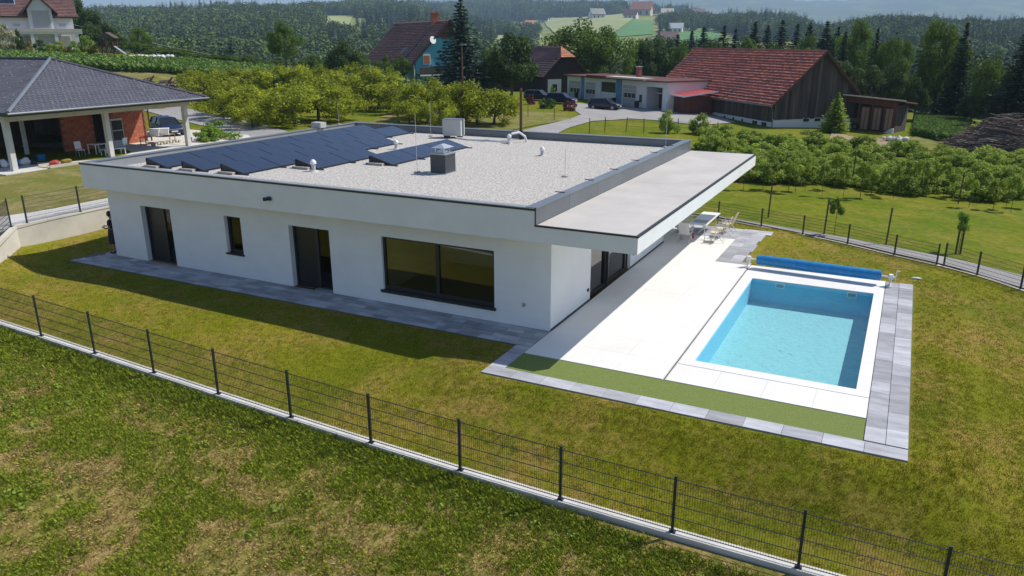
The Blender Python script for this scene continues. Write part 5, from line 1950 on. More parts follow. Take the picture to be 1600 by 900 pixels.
P_(barn, 'verge_board', MB().bar((-ov-0.05, BW+ov, BE-ov*dz_), (-ov-0.05, BW/2, BR+0.03), 0.05, 0.18), 'wood_red')
P_(barn, 'verge_board', MB().bar((-ov-0.05, -ov, BE-ov*dz_), (-ov-0.05, BW/2, BR+0.03), 0.05, 0.18), 'wood_red')
P_(barn, 'gutter', MB().tube([(-0.5, BW+ov+0.12, BE-ov*dz_-0.05), (BL, BW+ov+0.12, BE-ov*dz_-0.05)], 0.08, 6), 'metal_top')
P_(barn, 'downpipe', MB().tube([(-0.3, BW+ov+0.1, BE-ov*dz_-0.1), (-0.05, BW+0.2, BE-ov*dz_-0.6), (-0.05, BW+0.12, 0)], 0.06, 6), 'metal_top')
for xx in (1.2, 3.2):
    w_ = P_(barn, 'window', MB().box(xx, xx+1.15, BW-0.02, BW+0.05, 0.28, 0.92), 'wall_white')
    part('pane', MB().box(xx+0.07, xx+0.55, BW+0.05, BW+0.06, 0.34, 0.86).box(xx+0.6, xx+1.08, BW+0.05, BW+0.06, 0.34, 0.86), MATS['window_dark'], w_)
for xx in (6.5, 8.6, 10.8):
    P_(barn, 'vent_hole', MB().box(xx, xx+0.35, BW-0.02, BW+0.02, 0.45, 0.8), 'window_dark')
for yy in (7.0, 5.5, 2.4):
    w_ = P_(barn, 'window', MB().box(-0.06, 0, yy-0.45, yy+0.45, 0.9, 1.4), 'wall_white')
    part('pane', MB().box(-0.07, -0.06, yy-0.38, yy+0.38, 1.0, 1.34), MATS['window_dark'], w_)

# red metal lean-to against the barn's left side
lt = local_thing('lean_to', 'small lean-to with red sheet roof and brown boards against the left side of the barn', 'shed', 29.8-0.245*12.5-0.3, 89+0.97*12.5, *AXB)
P_(lt, 'roof', MB().extrude([(0, 0, 3.0), (0, 4.6, 2.45), (0, 4.6, 2.55), (0, 0, 3.1)], (11.5, 0, 0)), 'metal_red')
P_(lt, 'roof_edge', MB().bar((0, 4.6, 2.48), (11.5, 4.6, 2.48), 0.1, 0.16).bar((-0.03, 0, 3.02), (-0.03, 4.6, 2.5), 0.05, 0.14), 'wall_white')
g = MB()
for i in range(22):
    g.box(1.2+i*0.45, 1.2+i*0.45+0.43, 4.2, 4.25+random.uniform(0, .03), -1, 2.45, random.uniform(0.8, 1.2))
P_(lt, 'boards', g, 'wood_red', kind='stuff')
P_(lt, 'side_wall', MB().box(1.2, 1.3, 0, 4.2, -1, 2.45), 'wood_red')

# open machine shed to the right of the barn
def seg(ax, ay, bx, by):
    L = math.hypot(bx-ax, by-ay)
    return L, ((bx-ax)/L, (by-ay)/L)


su, sd0 = (1314-800)/1261*92.5, 92.5
eu, ed = (1420-800)/1261*87.5, 87.5
L, dr = seg(su, sd0, eu, ed)
zg = float(H(*xy(eu, ed)))
sh = local_thing('machine_shed', 'open brown board machine shed with red-brown sloping roof right of the barn', 'shed', su, sd0, *dr, z=zg)
P_(sh, 'roof', MB().add([(-1.0, -0.6, 4.35), (L+0.9, -0.6, 3.55), (L+0.9, 4, 3.1), (-1, 4, 3.8), (-1.0, -0.6, 4.2), (L+0.9, -0.6, 3.4), (L+0.9, 4, 2.95), (-1, 4, 3.65)], [(0, 1, 2, 3), (7, 6, 5, 4), (0, 4, 5, 1), (1, 5, 6, 2), (2, 6, 7, 3), (3, 7, 4, 0)]), 'wood_red')
P_(sh, 'roof_edge', MB().bar((-1.0, -0.65, 4.12), (L+0.95, -0.65, 3.58), 0.06, 0.14), 'cream')
P_(sh, 'lintel', MB().bar((0, -0.05, 3.65), (L, -0.05, 3.1), 0.12, 0.7), 'wood_red')
P_(sh, 'back_wall', MB().box(0, L, 3.6, 3.75, -0.5, 3.0).box(L-0.12, L, 0.1, 3.6, -0.5, 3.0).box(0, 0.12, 0.1, 3.6, -0.5, 3.0), 'wood_dark')
for i in range(3):
    a = L*0.46+i*(L*0.54)/3
    b = a+(L*0.54)/3-0.25
    if 'shed_board' not in MATS:
        mat('shed_board', (0.30, 0.19, 0.14), 0.9, 0.3, 2.5, stretch=(1, 1, 0.15))
    dr_ = P_(sh, 'door_panel', MB().box(a, b, 0.0, 0.1, 0.1, 2.75), 'wood_red')
    part('door_leaf', MB().box(a+0.15, (a+b)/2-0.03, -0.04, 0.0, 0.2, 2.6).box((a+b)/2+0.03, b-0.15, -0.04, 0.0, 0.2, 2.6), MATS['shed_board'], dr_)
for a in (0.1, L*0.44, L*0.64, L*0.82, L-0.1):
    P_(sh, 'post', MB().box(a-0.1, a+0.1, -0.12, 0.08, -0.6, 3.1), 'wood_red')
P_(sh, 'ramp_wall', MB().extrude([(L-1.9, -0.8, -0.6), (L+0.1, -0.8, -0.6), (L+0.1, -0.8, 0.55), (L-0.1, -0.8, 0.55)], (0, 0.2, 0)), 'wall_white')

# tractor in the shed
mat('tractor_green', (0.10, 0.12, 0.03), 0.6, 0.2, 2)
tr = local_thing('tractor', 'old green tractor with pale roof standing in the open machine shed', 'tractor', su+dr[0]*1.9+0.6, sd0+dr[1]*1.9+0.9, 0.45, -0.89, z=zg)
P_(tr, 'bonnet', MB().box(0.2, 2.0, -0.35, 0.35, 0.8, 1.35).box(1.9, 2.1, -0.3, 0.3, 0.75, 1.2), 'tractor_green')
P_(tr, 'chassis', MB().box(-1.0, 1.8, -0.25, 0.25, 0.5, 0.8), 'black')
P_(tr, 'cab_frame', MB().bar((-0.9, -0.6, 1.0), (-0.8, -0.55, 2.35), 0.07).bar((-0.9, 0.6, 1.0), (-0.8, 0.55, 2.35), 0.07).bar((0.3, -0.55, 1.0), (0.2, -0.5, 2.35), 0.07).bar((0.3, 0.55, 1.0), (0.2, 0.5, 2.35), 0.07), 'tractor_green')
P_(tr, 'cab_roof', MB().box(-1.0, 0.4, -0.7, 0.7, 2.35, 2.45), 'white_plastic')
P_(tr, 'seat', MB().box(-0.8, -0.3, -0.25, 0.25, 0.95, 1.1).box(-0.9, -0.78, -0.25, 0.25, 1.1, 1.5), 'black')
for sgn in (-1, 1):
    w_ = P_(tr, 'wheel', MB().tube([(-0.6, sgn*0.55, 0.75), (-0.6, sgn*0.95, 0.75)], 0.75, 20), 'tyre')
    part('rim', MB().tube([(-0.6, sgn*0.9, 0.75), (-0.6, sgn*0.98, 0.75)], 0.4, 14), MATS['leaf_yellow'], w_)
    w_ = P_(tr, 'wheel', MB().tube([(1.6, sgn*0.5, 0.42), (1.6, sgn*0.75, 0.42)], 0.42, 16), 'tyre')
    part('rim', MB().tube([(1.6, sgn*0.7, 0.42), (1.6, sgn*0.78, 0.42)], 0.2, 12), MATS['leaf_yellow'], w_)
    P_(tr, 'mudguard', MB().tube([(-1.35, sgn*0.75, 0.9), (-1.1, sgn*0.75, 1.45), (-0.6, sgn*0.75, 1.62), (-0.1, sgn*0.75, 1.4), (0.1, sgn*0.75, 1.0)], 0.16, 6), 'tractor_green')
rk = thing('rubble_heap', 'pale stones heaped at the right end of the dirt yard by the shed', 'stones', at(1400, 222))
for k in range(9):
    part('stone', MB().blob((random.uniform(-1.2, 1.2), random.uniform(-.5, .5), 0.2+random.uniform(0, .3)), random.uniform(0.22, 0.42), 1, 0.2, k), MATS['concrete'], rk)

# garages
gu0, gd0, gu1, gd1 = (889-800)/1261*125, 125, (1040-800)/1261*104, 104
GL, gdir = seg(gu0, gd0, gu1, gd1)
zg = 0.0
gar = local_thing('garage_row', 'long white flat-roofed garage building with blue pilasters and a carport bay', 'garage', gu0, gd0, *gdir, z=zg)


def gpx(px):
    """distance along the facade that shows at column px"""
    k = (px-800)/1261
    return (k*gd0-gu0)/(gdir[0]-k*gdir[1])


GH = 3.75
bays = [(891, 910, 'door'), (917, 934, 'door'), (942, 966, 'big'), (977, 999, 'door'), (1015, 1041, 'open')]
wb = MB()
x = 0.0
for a, b, k in bays:
    a, b = gpx(a), gpx(b)
    top = {'door': 3.0, 'big': 3.25, 'open': 3.05}[k]
    wb.box(x, a, 0, 0.3, -1, GH)
    wb.box(a, b, 0, 0.3, top, GH)
    x = b
wb.box(x, GL+1.0, 0, 0.3, -1, GH)
wb.box(0, 0.3, 0.3, 7, -1, GH).box(GL+0.7, GL+1.0, 0.3, 7, -1, GH).box(0.3, GL+0.7, 6.7, 7, -1, GH).box(gpx(1013)-0.1, gpx(1013)+0.1, 0.3, 6.7, -1, GH-0.1)
P_(gar, 'wall', wb, 'wall_white')
P_(gar, 'roof', MB().box(-0.5, GL+1.2, -0.5, 7.3, GH, GH+0.16), 'roof_edge')
P_(gar, 'roof_fascia', MB().box(gpx(924), gpx(960), -0.6, -0.5, GH-0.05, GH+0.35), 'wood_red')
P_(gar, 'roof_canopy', MB().box(gpx(959), gpx(1019), -1.0, 0.8, GH+0.1, GH+0.38), 'cream')
P_(gar, 'roof_canopy_edge', MB().box(gpx(959), gpx(1019), -1.03, -1.0, GH+0.02, GH+0.14), 'roof_edge')
chm = P_(gar, 'chimney', MB().box(gpx(972)-0.3, gpx(972)+0.3, 3, 3.6, GH, GH+1.6), 'tile_red')
part('chimney_cap', MB().box(gpx(972)-0.4, gpx(972)+0.4, 2.9, 3.7, GH+1.6, GH+1.7), MATS['concrete'], chm)
for a, b in ((911, 916), (967, 976)):
    P_(gar, 'blue_pilaster', MB().box(gpx(a), gpx(b), -0.06, -0.002, -1, GH-0.02), 'pilaster_blue')
for a, b, k in bays:
    a, b = gpx(a), gpx(b)
    if k == 'door':
        dr_ = P_(gar, 'garage_door', MB().box(a, b, 0.12, 0.2, -1, 3.0), 'shutter')
        q = (b-a)/4
        for i in range(3):
            part('pane', MB().box(a+q*0.4+i*q*1.1, a+q*0.4+i*q*1.1+q*0.9, 0.10, 0.12, 1.35, 1.95), MATS['window_dark'], dr_)
        for z_ in (0.7, 1.3, 2.05, 2.5):
            part('rail', MB().box(a+0.03, b-0.03, 0.09, 0.119, z_-0.03, z_+0.03), MATS['wall_white'], dr_)
    elif k == 'big':
        P_(gar, 'door_leaf', MB().box(a, (a+b)/2-0.02, 0.12, 0.2, -1, 1.8), 'wall_white')
        P_(gar, 'door_leaf', MB().box((a+b)/2+0.02, b, 0.12, 0.2, -1, 1.8), 'wall_white')
        P_(gar, 'dark_opening', MB().box(a, b, 0.22, 0.28, 1.8, 3.25), 'window_dark')  # dark panel closes the opening, its colour standing for the shade inside
P_(gar, 'window', MB().box(gpx(1004.5), gpx(1008.5), -0.03, -0.002, 0.9, 1.9), 'window_dark')
for k in (908, 968, 1005):
    bn = thing('waste_bin', {908: 'dark bin standing by the leftmost garage door', 968: 'dark bin standing in front of the wide blue pilaster', 1005: 'dark bin under the small window of the garages'}[k], 'bin', fpos(gu0+gdir[0]*gpx(k)-0.5, gd0+gdir[1]*gpx(k)-0.8))
    part('body', MB().lathe((0, 0, 0), [(0.28, 0), (0.36, 0.9)], 4), MATS['solar_frame'], bn)
    part('lid', MB().lathe((0, 0, 0.9), [(0.4, 0), (0.36, 0.08), (0.05, 0.1)], 4), MATS['solar_frame'], bn)

# old wooden house left of the garages, hipped gable
oh = local_thing('wooden_house', 'old dark wooden house with hipped gable roof left of the garages', 'house', (852-800)/1261*128, 128, -0.45, 0.89, z=0.2)
W_, L_, E_, R_ = 8.4, 12.0, 3.4, 7.9
mat('old_boards', (0.035, 0.024, 0.02), 0.95, 0.3, 3)
P_(oh, 'wall', MB().box(0.4, L_, -W_+0.5, -0.5, -1, E_).extrude([(0.4, -0.5, E_), (0.4, -W_+0.5, E_), (0.4, -W_*0.68, 6.2), (0.4, -W_*0.32, 6.2)], (0.3, 0, 0)), 'old_boards')
P_(oh, 'white_wall', MB().box(0.34, 0.39, -3.4, -0.9, -1, 2.8), 'wall_white')
P_(oh, 'window', MB().box(0.31, 0.34, -2.6, -1.7, 0.9, 2.0), 'window_dark')
rf = MB()
hx = 2.0
P_(oh, 'roof_deck', MB().add([(-0.4, 0.3, E_-0.2), (L_, 0.3, E_-0.2), (L_, -W_/2, R_), (hx, -W_/2, R_), (-0.4, -W_*0.34, 6.2), (-0.4, -W_-0.3, E_-0.2), (L_, -W_-0.3, E_-0.2), (-0.4, -W_*0.66, 6.2)],
                              [(0, 1, 2, 3, 4), (5, 7, 3, 2, 6), (4, 3, 7)]), 'tile_brown')
P_(oh, 'roof_tiles', tiled((-0.4, 0.3, E_-0.18), (L_, 0.3, E_-0.18), (-0.4, -W_*0.34, 6.22), (L_, -W_*0.34, 6.22), 30, 9, 0.07, 5), 'tile_brown', kind='stuff')
P_(oh, 'roof_tiles', tiled((-0.4, -W_*0.34, 6.22), (L_, -W_*0.34, 6.22), (hx, -W_/2, R_+0.02), (L_, -W_/2, R_+0.02), 30, 5, 0.07, 6), 'tile_brown', kind='stuff')
P_(oh, 'hip_tiles', tiled((-0.42, -W_*0.66, 6.22), (-0.42, -W_*0.34, 6.22), (hx-0.02, -W_/2, R_+0.03), (hx, -W_/2+0.02, R_+0.03), 8, 7, 0.06, 7), 'tile_orange', kind='stuff')

# blue house with steep brown roof
BA = (-0.49, 0.872)
bh = local_thing('blue_house', 'steep brown-roofed house with bright blue gable and brick chimney behind the orchard', 'house', -15.4+0.872*13.2, 125+0.49*13.2, *BA, z=2.2)
L_, W_, E_, R_ = 23.0, 13.2, 3.2, 9.95
P_(bh, 'wall', MB().box(0.8, L_-0.5, W_-0.9, W_-0.6, -2, E_+0.6).box(L_-0.8, L_-0.5, 0.6, W_-0.9, -2, E_+0.6), 'wall_teal')
P_(bh, 'gable_wall', MB().extrude([(0.8, 0.6, -2), (0.8, W_-0.6, -2), (0.8, W_-0.6, E_+0.5), (0.8, W_/2, R_-0.3), (0.8, 0.6, E_+0.5)], (0.25, 0, 0)), 'wall_blue')
P_(bh, 'gable_boards', MB().extrude([(0.72, W_/2-2.4, R_-2.7), (0.72, W_/2+2.4, R_-2.7), (0.72, W_/2, R_-0.3)], (0.08, 0, 0)), 'wood_red')
P_(bh, 'roof_deck', MB().extrude([(0.25, -0.1, E_-0.1), (0.25, W_/2, R_-0.03), (0.25, W_+0.1, E_-0.1), (0.25, W_+0.1, E_-0.3), (0.25, W_/2, R_-0.25), (0.25, -0.1, E_-0.3)], (L_, 0, 0)), 'wood_dark')
P_(bh, 'roof_tiles', tiled((0.2, W_+0.2, E_-0.12), (L_+0.3, W_+0.2, E_-0.12), (0.2, W_/2, R_), (L_+0.3, W_/2, R_), 52, 26, 0.10, 8), 'tile_brown', kind='stuff')
P_(bh, 'roof_tiles', tiled((0.2, -0.2, E_-0.12), (L_+0.3, -0.2, E_-0.12), (0.2, W_/2, R_), (L_+0.3, W_/2, R_), 30, 15, 0.08, 9), 'tile_brown', kind='stuff')
c_ = P_(bh, 'chimney', MB().box(4.6, 5.5, W_/2-0.2, W_/2+0.9, R_-1.4, R_+1.1), 'brick_red')
part('chimney_cap', MB().box(4.5, 5.6, W_/2-0.3, W_/2+1.0, R_+1.1, R_+1.25), MATS['tile_red'], c_)
P_(bh, 'roof_groove', MB().bar((5.1, W_/2+0.9, R_-0.85), (5.1, W_-0.4, E_+0.72), 0.28, 0.12), 'window_dark')  # dark raised strip from the chimney down towards the eave
s_ = P_(bh, 'skylight', MB().obox((8.2, W_-1.9, E_+1.95), (1, 0, 0), (0, -0.7, 0.715), (0, 0.715, 0.7), 0.5, 0.7, 0.12), 'steel')
part('pane', MB().obox((8.2, W_-1.8, E_+2.05), (1, 0, 0), (0, -0.7, 0.715), (0, 0.715, 0.7), 0.4, 0.6, 0.05), MATS['window_dark'], s_)
w_ = P_(bh, 'window', MB().box(0.66, 0.79, 9.9, 11.15, 3.2, 4.75), 'wall_white')
part('blind', MB().box(0.60, 0.66, 10.05, 11.0, 3.35, 4.6), MATS['blind_orange'], w_)
P_(bh, 'balcony', MB().box(-0.8, 0.79, 0.8, W_-0.8, 1.7, 1.9).box(-0.85, -0.75, 0.8, W_-0.8, 1.9, 2.8), 'wood_dark')
P_(bh, 'balcony_edge', MB().box(-0.9, -0.86, 0.8, W_-0.8, 1.5, 1.75), 'wall_white')
P_(bh, 'door', MB().box(0.7, 0.79, W_/2+2.3, W_/2+3.4, -1.5, 0.9), 'wood_red')
P_(bh, 'downpipe', MB().tube([(0.6, W_-0.4, E_), (0.6, W_-0.5, -1)], 0.09, 6), 'wall_white')
dish = P_(bh, 'satellite_dish', MB().lathe((0, 0, 0), [(0.05, -0.1), (0.45, 0.0), (0.6, 0.1)], 14), 'white_plastic')
dish.location = (0.25, 9.6, 6.9)
dish.rotation_euler = (0, R(-75), R(15))

# white house, upper left
wh = local_thing('white_house', 'large white house with brown roof, gabled dormer and balcony in the upper left corner', 'house', -73.9-0.87*18, 137-0.49*18, 0.87, 0.49, z=8.0)
WL_ = 18.0
wpx = lambda p: ((p-800)/1261*(137-0.49*18)-(-73.9-0.87*18))/(0.87-(p-800)/1261*0.49)
P_(wh, 'wall', MB().box(0, WL_, 0, 8.5, -1, 5.5), 'wall_white')
P_(wh, 'gable_wall', MB().extrude([(WL_-0.25, 0.05, 5.5), (WL_-0.25, 8.45, 5.5), (WL_-0.25, 4.25, 9.8)], (0.25, 0, 0)), 'wall_white')
P_(wh, 'roof_tiles', tiled((-0.5, -0.9, 5.0), (WL_+0.9, -0.9, 5.0), (-0.5, 4.25, 10.1), (WL_-0.4, 4.25, 10.1), 60, 22, 0.07, 12), 'tile_brown', kind='stuff')
P_(wh, 'roof_back', MB().extrude([(-0.5, 4.25, 10.05), (-0.5, 9.4, 5.0), (-0.5, 9.4, 4.8), (-0.5, 4.25, 9.85)], (WL_+0.6, 0, 0)), 'tile_brown')
P_(wh, 'roof_deck', MB().extrude([(-0.5, 4.25, 10.03), (-0.5, -0.88, 4.95), (-0.5, -0.88, 4.78), (-0.5, 4.25, 9.85)], (WL_+1.2, 0, 0)), 'wood_dark')
a, b, m_ = wpx(48), wpx(93), wpx(69)
P_(wh, 'dormer_wall', MB().extrude([(a+0.35, -1.0, -1), (b-0.35, -1.0, -1), (b-0.35, -1.0, 6.1), (m_, -1.0, 8.2), (a+0.35, -1.0, 6.1)], (0, 4.0, 0)), 'wall_white')
P_(wh, 'dormer_roof', MB().extrude([(a-0.5, -1.7, 5.3), (m_, -1.7, 8.4), (b+0.5, -1.7, 5.3), (b+0.5, -1.7, 5.5), (m_, -1.7, 8.65), (a-0.5, -1.7, 5.5)], (0, 5, 0)), 'tile_brown')
P_(wh, 'balcony', MB().box(wpx(-5), wpx(131), -1.9, -0.5, 2.25, 2.5), 'wall_white')
P_(wh, 'balcony_rail', MB().box(wpx(-5), wpx(131), -1.95, -1.88, 2.5, 3.05), 'cream')
for p0 in (53, 90, 122):
    P_(wh, 'column', MB().box(wpx(p0)-0.25, wpx(p0)+0.25, -1.85, -1.4, -1, 2.25), 'wall_white')
for (p0, p1, z0, z1) in ((57, 86, 3.1, 6.0), (60, 88, -0.4, 2.0), (95, 112, -0.4, 2.0), (96, 108, 3.4, 3.9), (38, 51, -0.4, 2.0), (25, 38, 3.4, 3.9)):
    fr_w = P_(wh, 'window', MB().box(wpx(p0), wpx(p1), -1.06 if 50 < p0 < 62 else -0.06, -1.0 if 50 < p0 < 62 else 0.0, z0, z1), 'wall_white')
    part('shutter', MB().box(wpx(p0)+0.1, wpx(p1)-0.1, -1.12 if 50 < p0 < 62 else -0.12, -1.06 if 50 < p0 < 62 else -0.06, z0+0.08, z1-0.08), MATS['shutter'], fr_w)
for i in range(3):
    c0 = wpx(0+i*11)
    P_(wh, 'solar_collector', MB().extrude([(c0, 0.95, 6.95), (c0+1.05, 0.95, 6.95), (c0+1.05, 2.3, 8.3), (c0, 2.3, 8.3)], (0, -0.08, 0.08)), 'solar_cell')
P_(wh, 'collector_frame', MB().extrude([(wpx(-5), 0.85, 6.83), (wpx(35), 0.85, 6.83), (wpx(35), 2.45, 8.43), (wpx(-5), 2.45, 8.43)], (0, -0.04, 0.04)), 'steel')

# playhouse with slide beyond the corn
pg = thing('playhouse', 'wooden play tower with dark roof and pale slide at the edge of the cornfield', 'play tower', depth_at(167, 128), fang(1, 0))
P_(pg, 'roof', MB().extrude([(-1.6, 0, 2.5), (0, 0, 3.4), (1.4, 0, 2.5)], (0, 1.6, 0)), 'wood_dark')
P_(pg, 'platform', MB().box(-1, 1, 0, 1.6, 1.1, 1.25), 'wood_red')
for i in (-0.9, 0.9):
    for j in (0.05, 1.5):
        P_(pg, 'post', MB().box(i-0.07, i+0.07, j-0.05, j+0.09, 0, 2.6), 'wood_red')
P_(pg, 'slide', MB().obox((1.8, 0.4, 0.65), (0.8, 0, -0.6), (0, 1, 0), (0.6, 0, 0.8), 1.05, 0.28, 0.05), 'steel')
hp_ = thing('stone_heap', 'row of white bales and stones at the upper edge of the cornfield', 'bales', depth_at(232, 122), fang(1, 0))
for k in range(11):
    part('bale', MB().blob((-3+k*0.62, random.uniform(-.4, .4), 0.35), (0.42, 0.4, 0.42), 2, 0.15, k), MATS['wall_white'], hp_)

# ------------------------------------------------------------------ cornfield
CORN = [at(*p)[:2] for p in ((-60, 104), (90, 104), (200, 114), (300, 121), (345, 124), (420, 132), (490, 138))]+[depth_at(x_, d_)[:2] for x_, d_ in ((490, 117), (400, 122), (300, 122), (240, 116), (200, 115), (120, 117), (-60, 119))]
CN = np.array(CORN)
n = 26000
cxy = np.column_stack([rng.uniform(CN[:, 0].min(), CN[:, 0].max(), n), rng.uniform(CN[:, 1].min(), CN[:, 1].max(), n)])
cxy = cxy[inside(CORN, cxy[:, 0], cxy[:, 1])]


def corn_mesh(seed):
    g = np.random.default_rng(seed)
    V = []
    for k in range(9):
        th = g.uniform(0, 6.28)
        z0 = 0.3+1.3*k/9
        L_ = g.uniform(0.5, 0.8)
        dx, dy = math.cos(th), math.sin(th)
        w_ = 0.06
        V += [(-dy*w_, dx*w_, z0), (dy*w_, -dx*w_, z0), (dx*L_*0.6+dy*w_, dy*L_*0.6-dx*w_, z0+0.45), (dx*L_, dy*L_, z0+0.25)]
    V += [(-.02, 0, 0), (.02, 0, 0), (.01, 0, 1.9), (-.01, 0, 1.9)]
    return arr_mesh('corn', V, np.arange(len(V)).reshape(-1, 4), MATS['leaf_corn'], g.uniform(0.7, 1.3, len(V)//4))


scatter('corn_field', np.column_stack([cxy, H(cxy[:, 0], cxy[:, 1])]), rng.uniform(0, 6.28, len(cxy)), rng.uniform(0.5, 0.72, len(cxy)), [corn_mesh(k) for k in range(3)], 'green maize field on the slope behind the dark-roofed bungalow', 'maize')
MZ = [at(*p)[:2] for p in ((1432, 186), (1515, 196), (1500, 222), (1470, 222), (1428, 212))]
CN = np.array(MZ)
n = 9000
cxy = np.column_stack([rng.uniform(CN[:, 0].min(), CN[:, 0].max(), n), rng.uniform(CN[:, 1].min(), CN[:, 1].max(), n)])
cxy = cxy[inside(MZ, cxy[:, 0], cxy[:, 1])]
scatter('maize_plot', np.column_stack([cxy, H(cxy[:, 0], cxy[:, 1])]), rng.uniform(0, 6.28, len(cxy)), rng.uniform(0.4, 0.6, len(cxy)), [corn_mesh(k+5) for k in range(2)], 'small bright green maize plot right of the machine shed', 'maize')

# ------------------------------------------------------------------ trees and shrubs
ORD = ['first', 'second', 'third', 'fourth', 'fifth', 'sixth', 'seventh', 'eighth', 'ninth', 'tenth', 'eleventh', 'twelfth', 'thirteenth', 'fourteenth', 'fifteenth', 'sixteenth', 'seventeenth',
       'eighteenth', 'nineteenth', 'twentieth', 'twenty-first', 'twenty-second', 'twenty-third', 'twenty-fourth', 'twenty-fifth', 'twenty-sixth', 'twenty-seventh']
plant_px('blue', 722, 150, 0, 120, 'tall dark blue-green spruce beside the blue house', d=108, v=0)
G = 'tall trees round the farm'
plant_px('dark', 800, 150, 48, 92, 'dense dark green round tree just right of the tall blue spruce', G, d=106)
plant_px('dark', 762, 150, 78, 60, 'lower dark tree tucked between the blue spruce and the round tree', G, d=110)
plant_px('broad', 905, 128, 30, 120, 'broad light green walnut-like tree behind the garages', G, d=142, v=0)
plant_px('broad', 955, 128, 44, 90, 'right half of the broad tree mass behind the garage chimney', G, d=140, v=1)
plant_px('dark', 1008, 128, 58, 60, 'dark leafy tree between the garages and the barn roof', G, d=150)
plant_px('dark', 1035, 128, 52, 54, 'narrower dark tree touching the left end of the barn roof', G, d=152)
GS = 'dark conifers behind the barn roof'
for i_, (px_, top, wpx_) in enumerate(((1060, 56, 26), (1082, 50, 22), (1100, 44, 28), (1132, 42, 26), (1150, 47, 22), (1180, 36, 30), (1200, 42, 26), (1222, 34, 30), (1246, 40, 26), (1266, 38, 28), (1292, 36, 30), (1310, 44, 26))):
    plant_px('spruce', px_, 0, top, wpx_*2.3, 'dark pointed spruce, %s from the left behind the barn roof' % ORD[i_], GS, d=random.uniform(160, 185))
for i_, (px_, top, wpx_) in enumerate(((1068, 64, 60), (1120, 62, 66), (1172, 60, 60), (1215, 62, 64), (1262, 58, 66), (1298, 56, 60))):
    plant_px('dark' if i_ % 2 else 'broad', px_, 0, top, wpx_, 'broad leafy tree, %s from the left behind the barn ridge among the spruces' % ORD[i_], 'leafy trees behind the barn roof', d=150+4*i_)
GS = 'woodland edge right of the barn'
for i_, (kd, px_, top, wpx_, d_) in enumerate((('spruce', 1322, 52, 50, 128), ('broad', 1345, 34, 78, 132), ('spruce', 1372, 46, 44, 120), ('broad', 1395, 62, 60, 118), ('spruce', 1305, 70, 46, 118), ('dark', 1330, 95, 60, 112), ('dark', 1372, 100, 60, 108),
                               ('broad', 1412, 66, 44, 128), ('dark', 1420, 110, 50, 106), ('dark', 1448, 120, 40, 104))):
    plant_px(kd, px_, 0, top, wpx_, ('%s dark spruce' if kd == 'spruce' else '%s leafy tree' if kd == 'dark' else '%s lighter tree') % ('tall', 'tallest', 'pointed', 'wide', 'slim', 'low', 'low broad', 'sunlit', 'low right-hand', 'lowest')[i_]+' in the woodland edge right of the barn', GS, d=d_)
plant_px('broad', 1478, 0, 34, 78, 'tall slender deciduous tree with visible trunks right of the machine shed', G, d=108, v=2)
plant_px('broad', 1462, 0, 90, 50, 'lower deciduous tree left of the tall slender one, over the maize', G, d=110, v=1)
plant_px('spruce', 1510, 0, 38, 60, 'tall dark spruce standing alone behind the maize plot', G, d=106, v=1)
plant_px('broad', 1562, 0, 84, 62, 'light airy deciduous tree behind the brushwood heap', G, d=100, v=0)
plant_px('spruce', 1606, 0, 48, 86, 'large dark spruce cut by the right edge of the photo', G, d=92, v=2)
plant_px('dark', 1590, 0, 120, 60, 'low dark tree at the foot of the right-hand spruce', G, d=95)
plant_px('dark', 1540, 0, 150, 44, 'small dark tree just behind the brushwood heap', G, d=98)
# left side
plant_px('broad', 445, 105, 34, 56, 'tall light green tree with ivy-clad trunk behind the orchard', G, d=125, v=1)
plant_px('dark', 541, 112, 58, 62, 'dark round bushy tree left of the blue house', G, d=118)
plant_px('broad', 562, 112, 80, 36, 'small leafy tree touching the left eave of the blue house', G, d=128)
plant_px('broad', 222, 80, 42, 36, 'lone rounded tree beyond the cornfield near the playhouse', G, d=150, v=2)
GL_ = 'dark trees beside the white house'
for i_, (px_, top, wpx_, d_) in enumerate(((125, -12, 46, 160), (150, 12, 44, 158), (168, 32, 34, 156), (140, 30, 40, 150), (185, 50, 28, 152))):
    plant_px('dark', px_, 0, top, wpx_, '%s dark leafy tree in the group right of the white house' % ('tallest', 'second tallest', 'middle-sized', 'nearest', 'lowest, rightmost')[i_], GL_, d=d_)
GB = 'hedge of bushes beyond the cornfield'
for i_, px_ in enumerate(range(205, 440, 13)):
    plant_px('broad', px_+random.uniform(-4, 4), 0, 68+(px_-200)*0.11+random.uniform(-5, 5), random.uniform(22, 34), 'rounded hedge bush, %s from the left along the far edge of the cornfield' % ORD[i_], GB, d=random.uniform(130, 138), leafmat='leaf_broad')
for i_, px_ in enumerate((470, 490, 515, 600, 625)):
    plant_px('broad', px_, 0, 88+random.uniform(-4, 8), 34, 'leafy bush between the orchard and the valley, %s from the left' % ORD[i_], 'bushes above the orchard', d=random.uniform(122, 130))
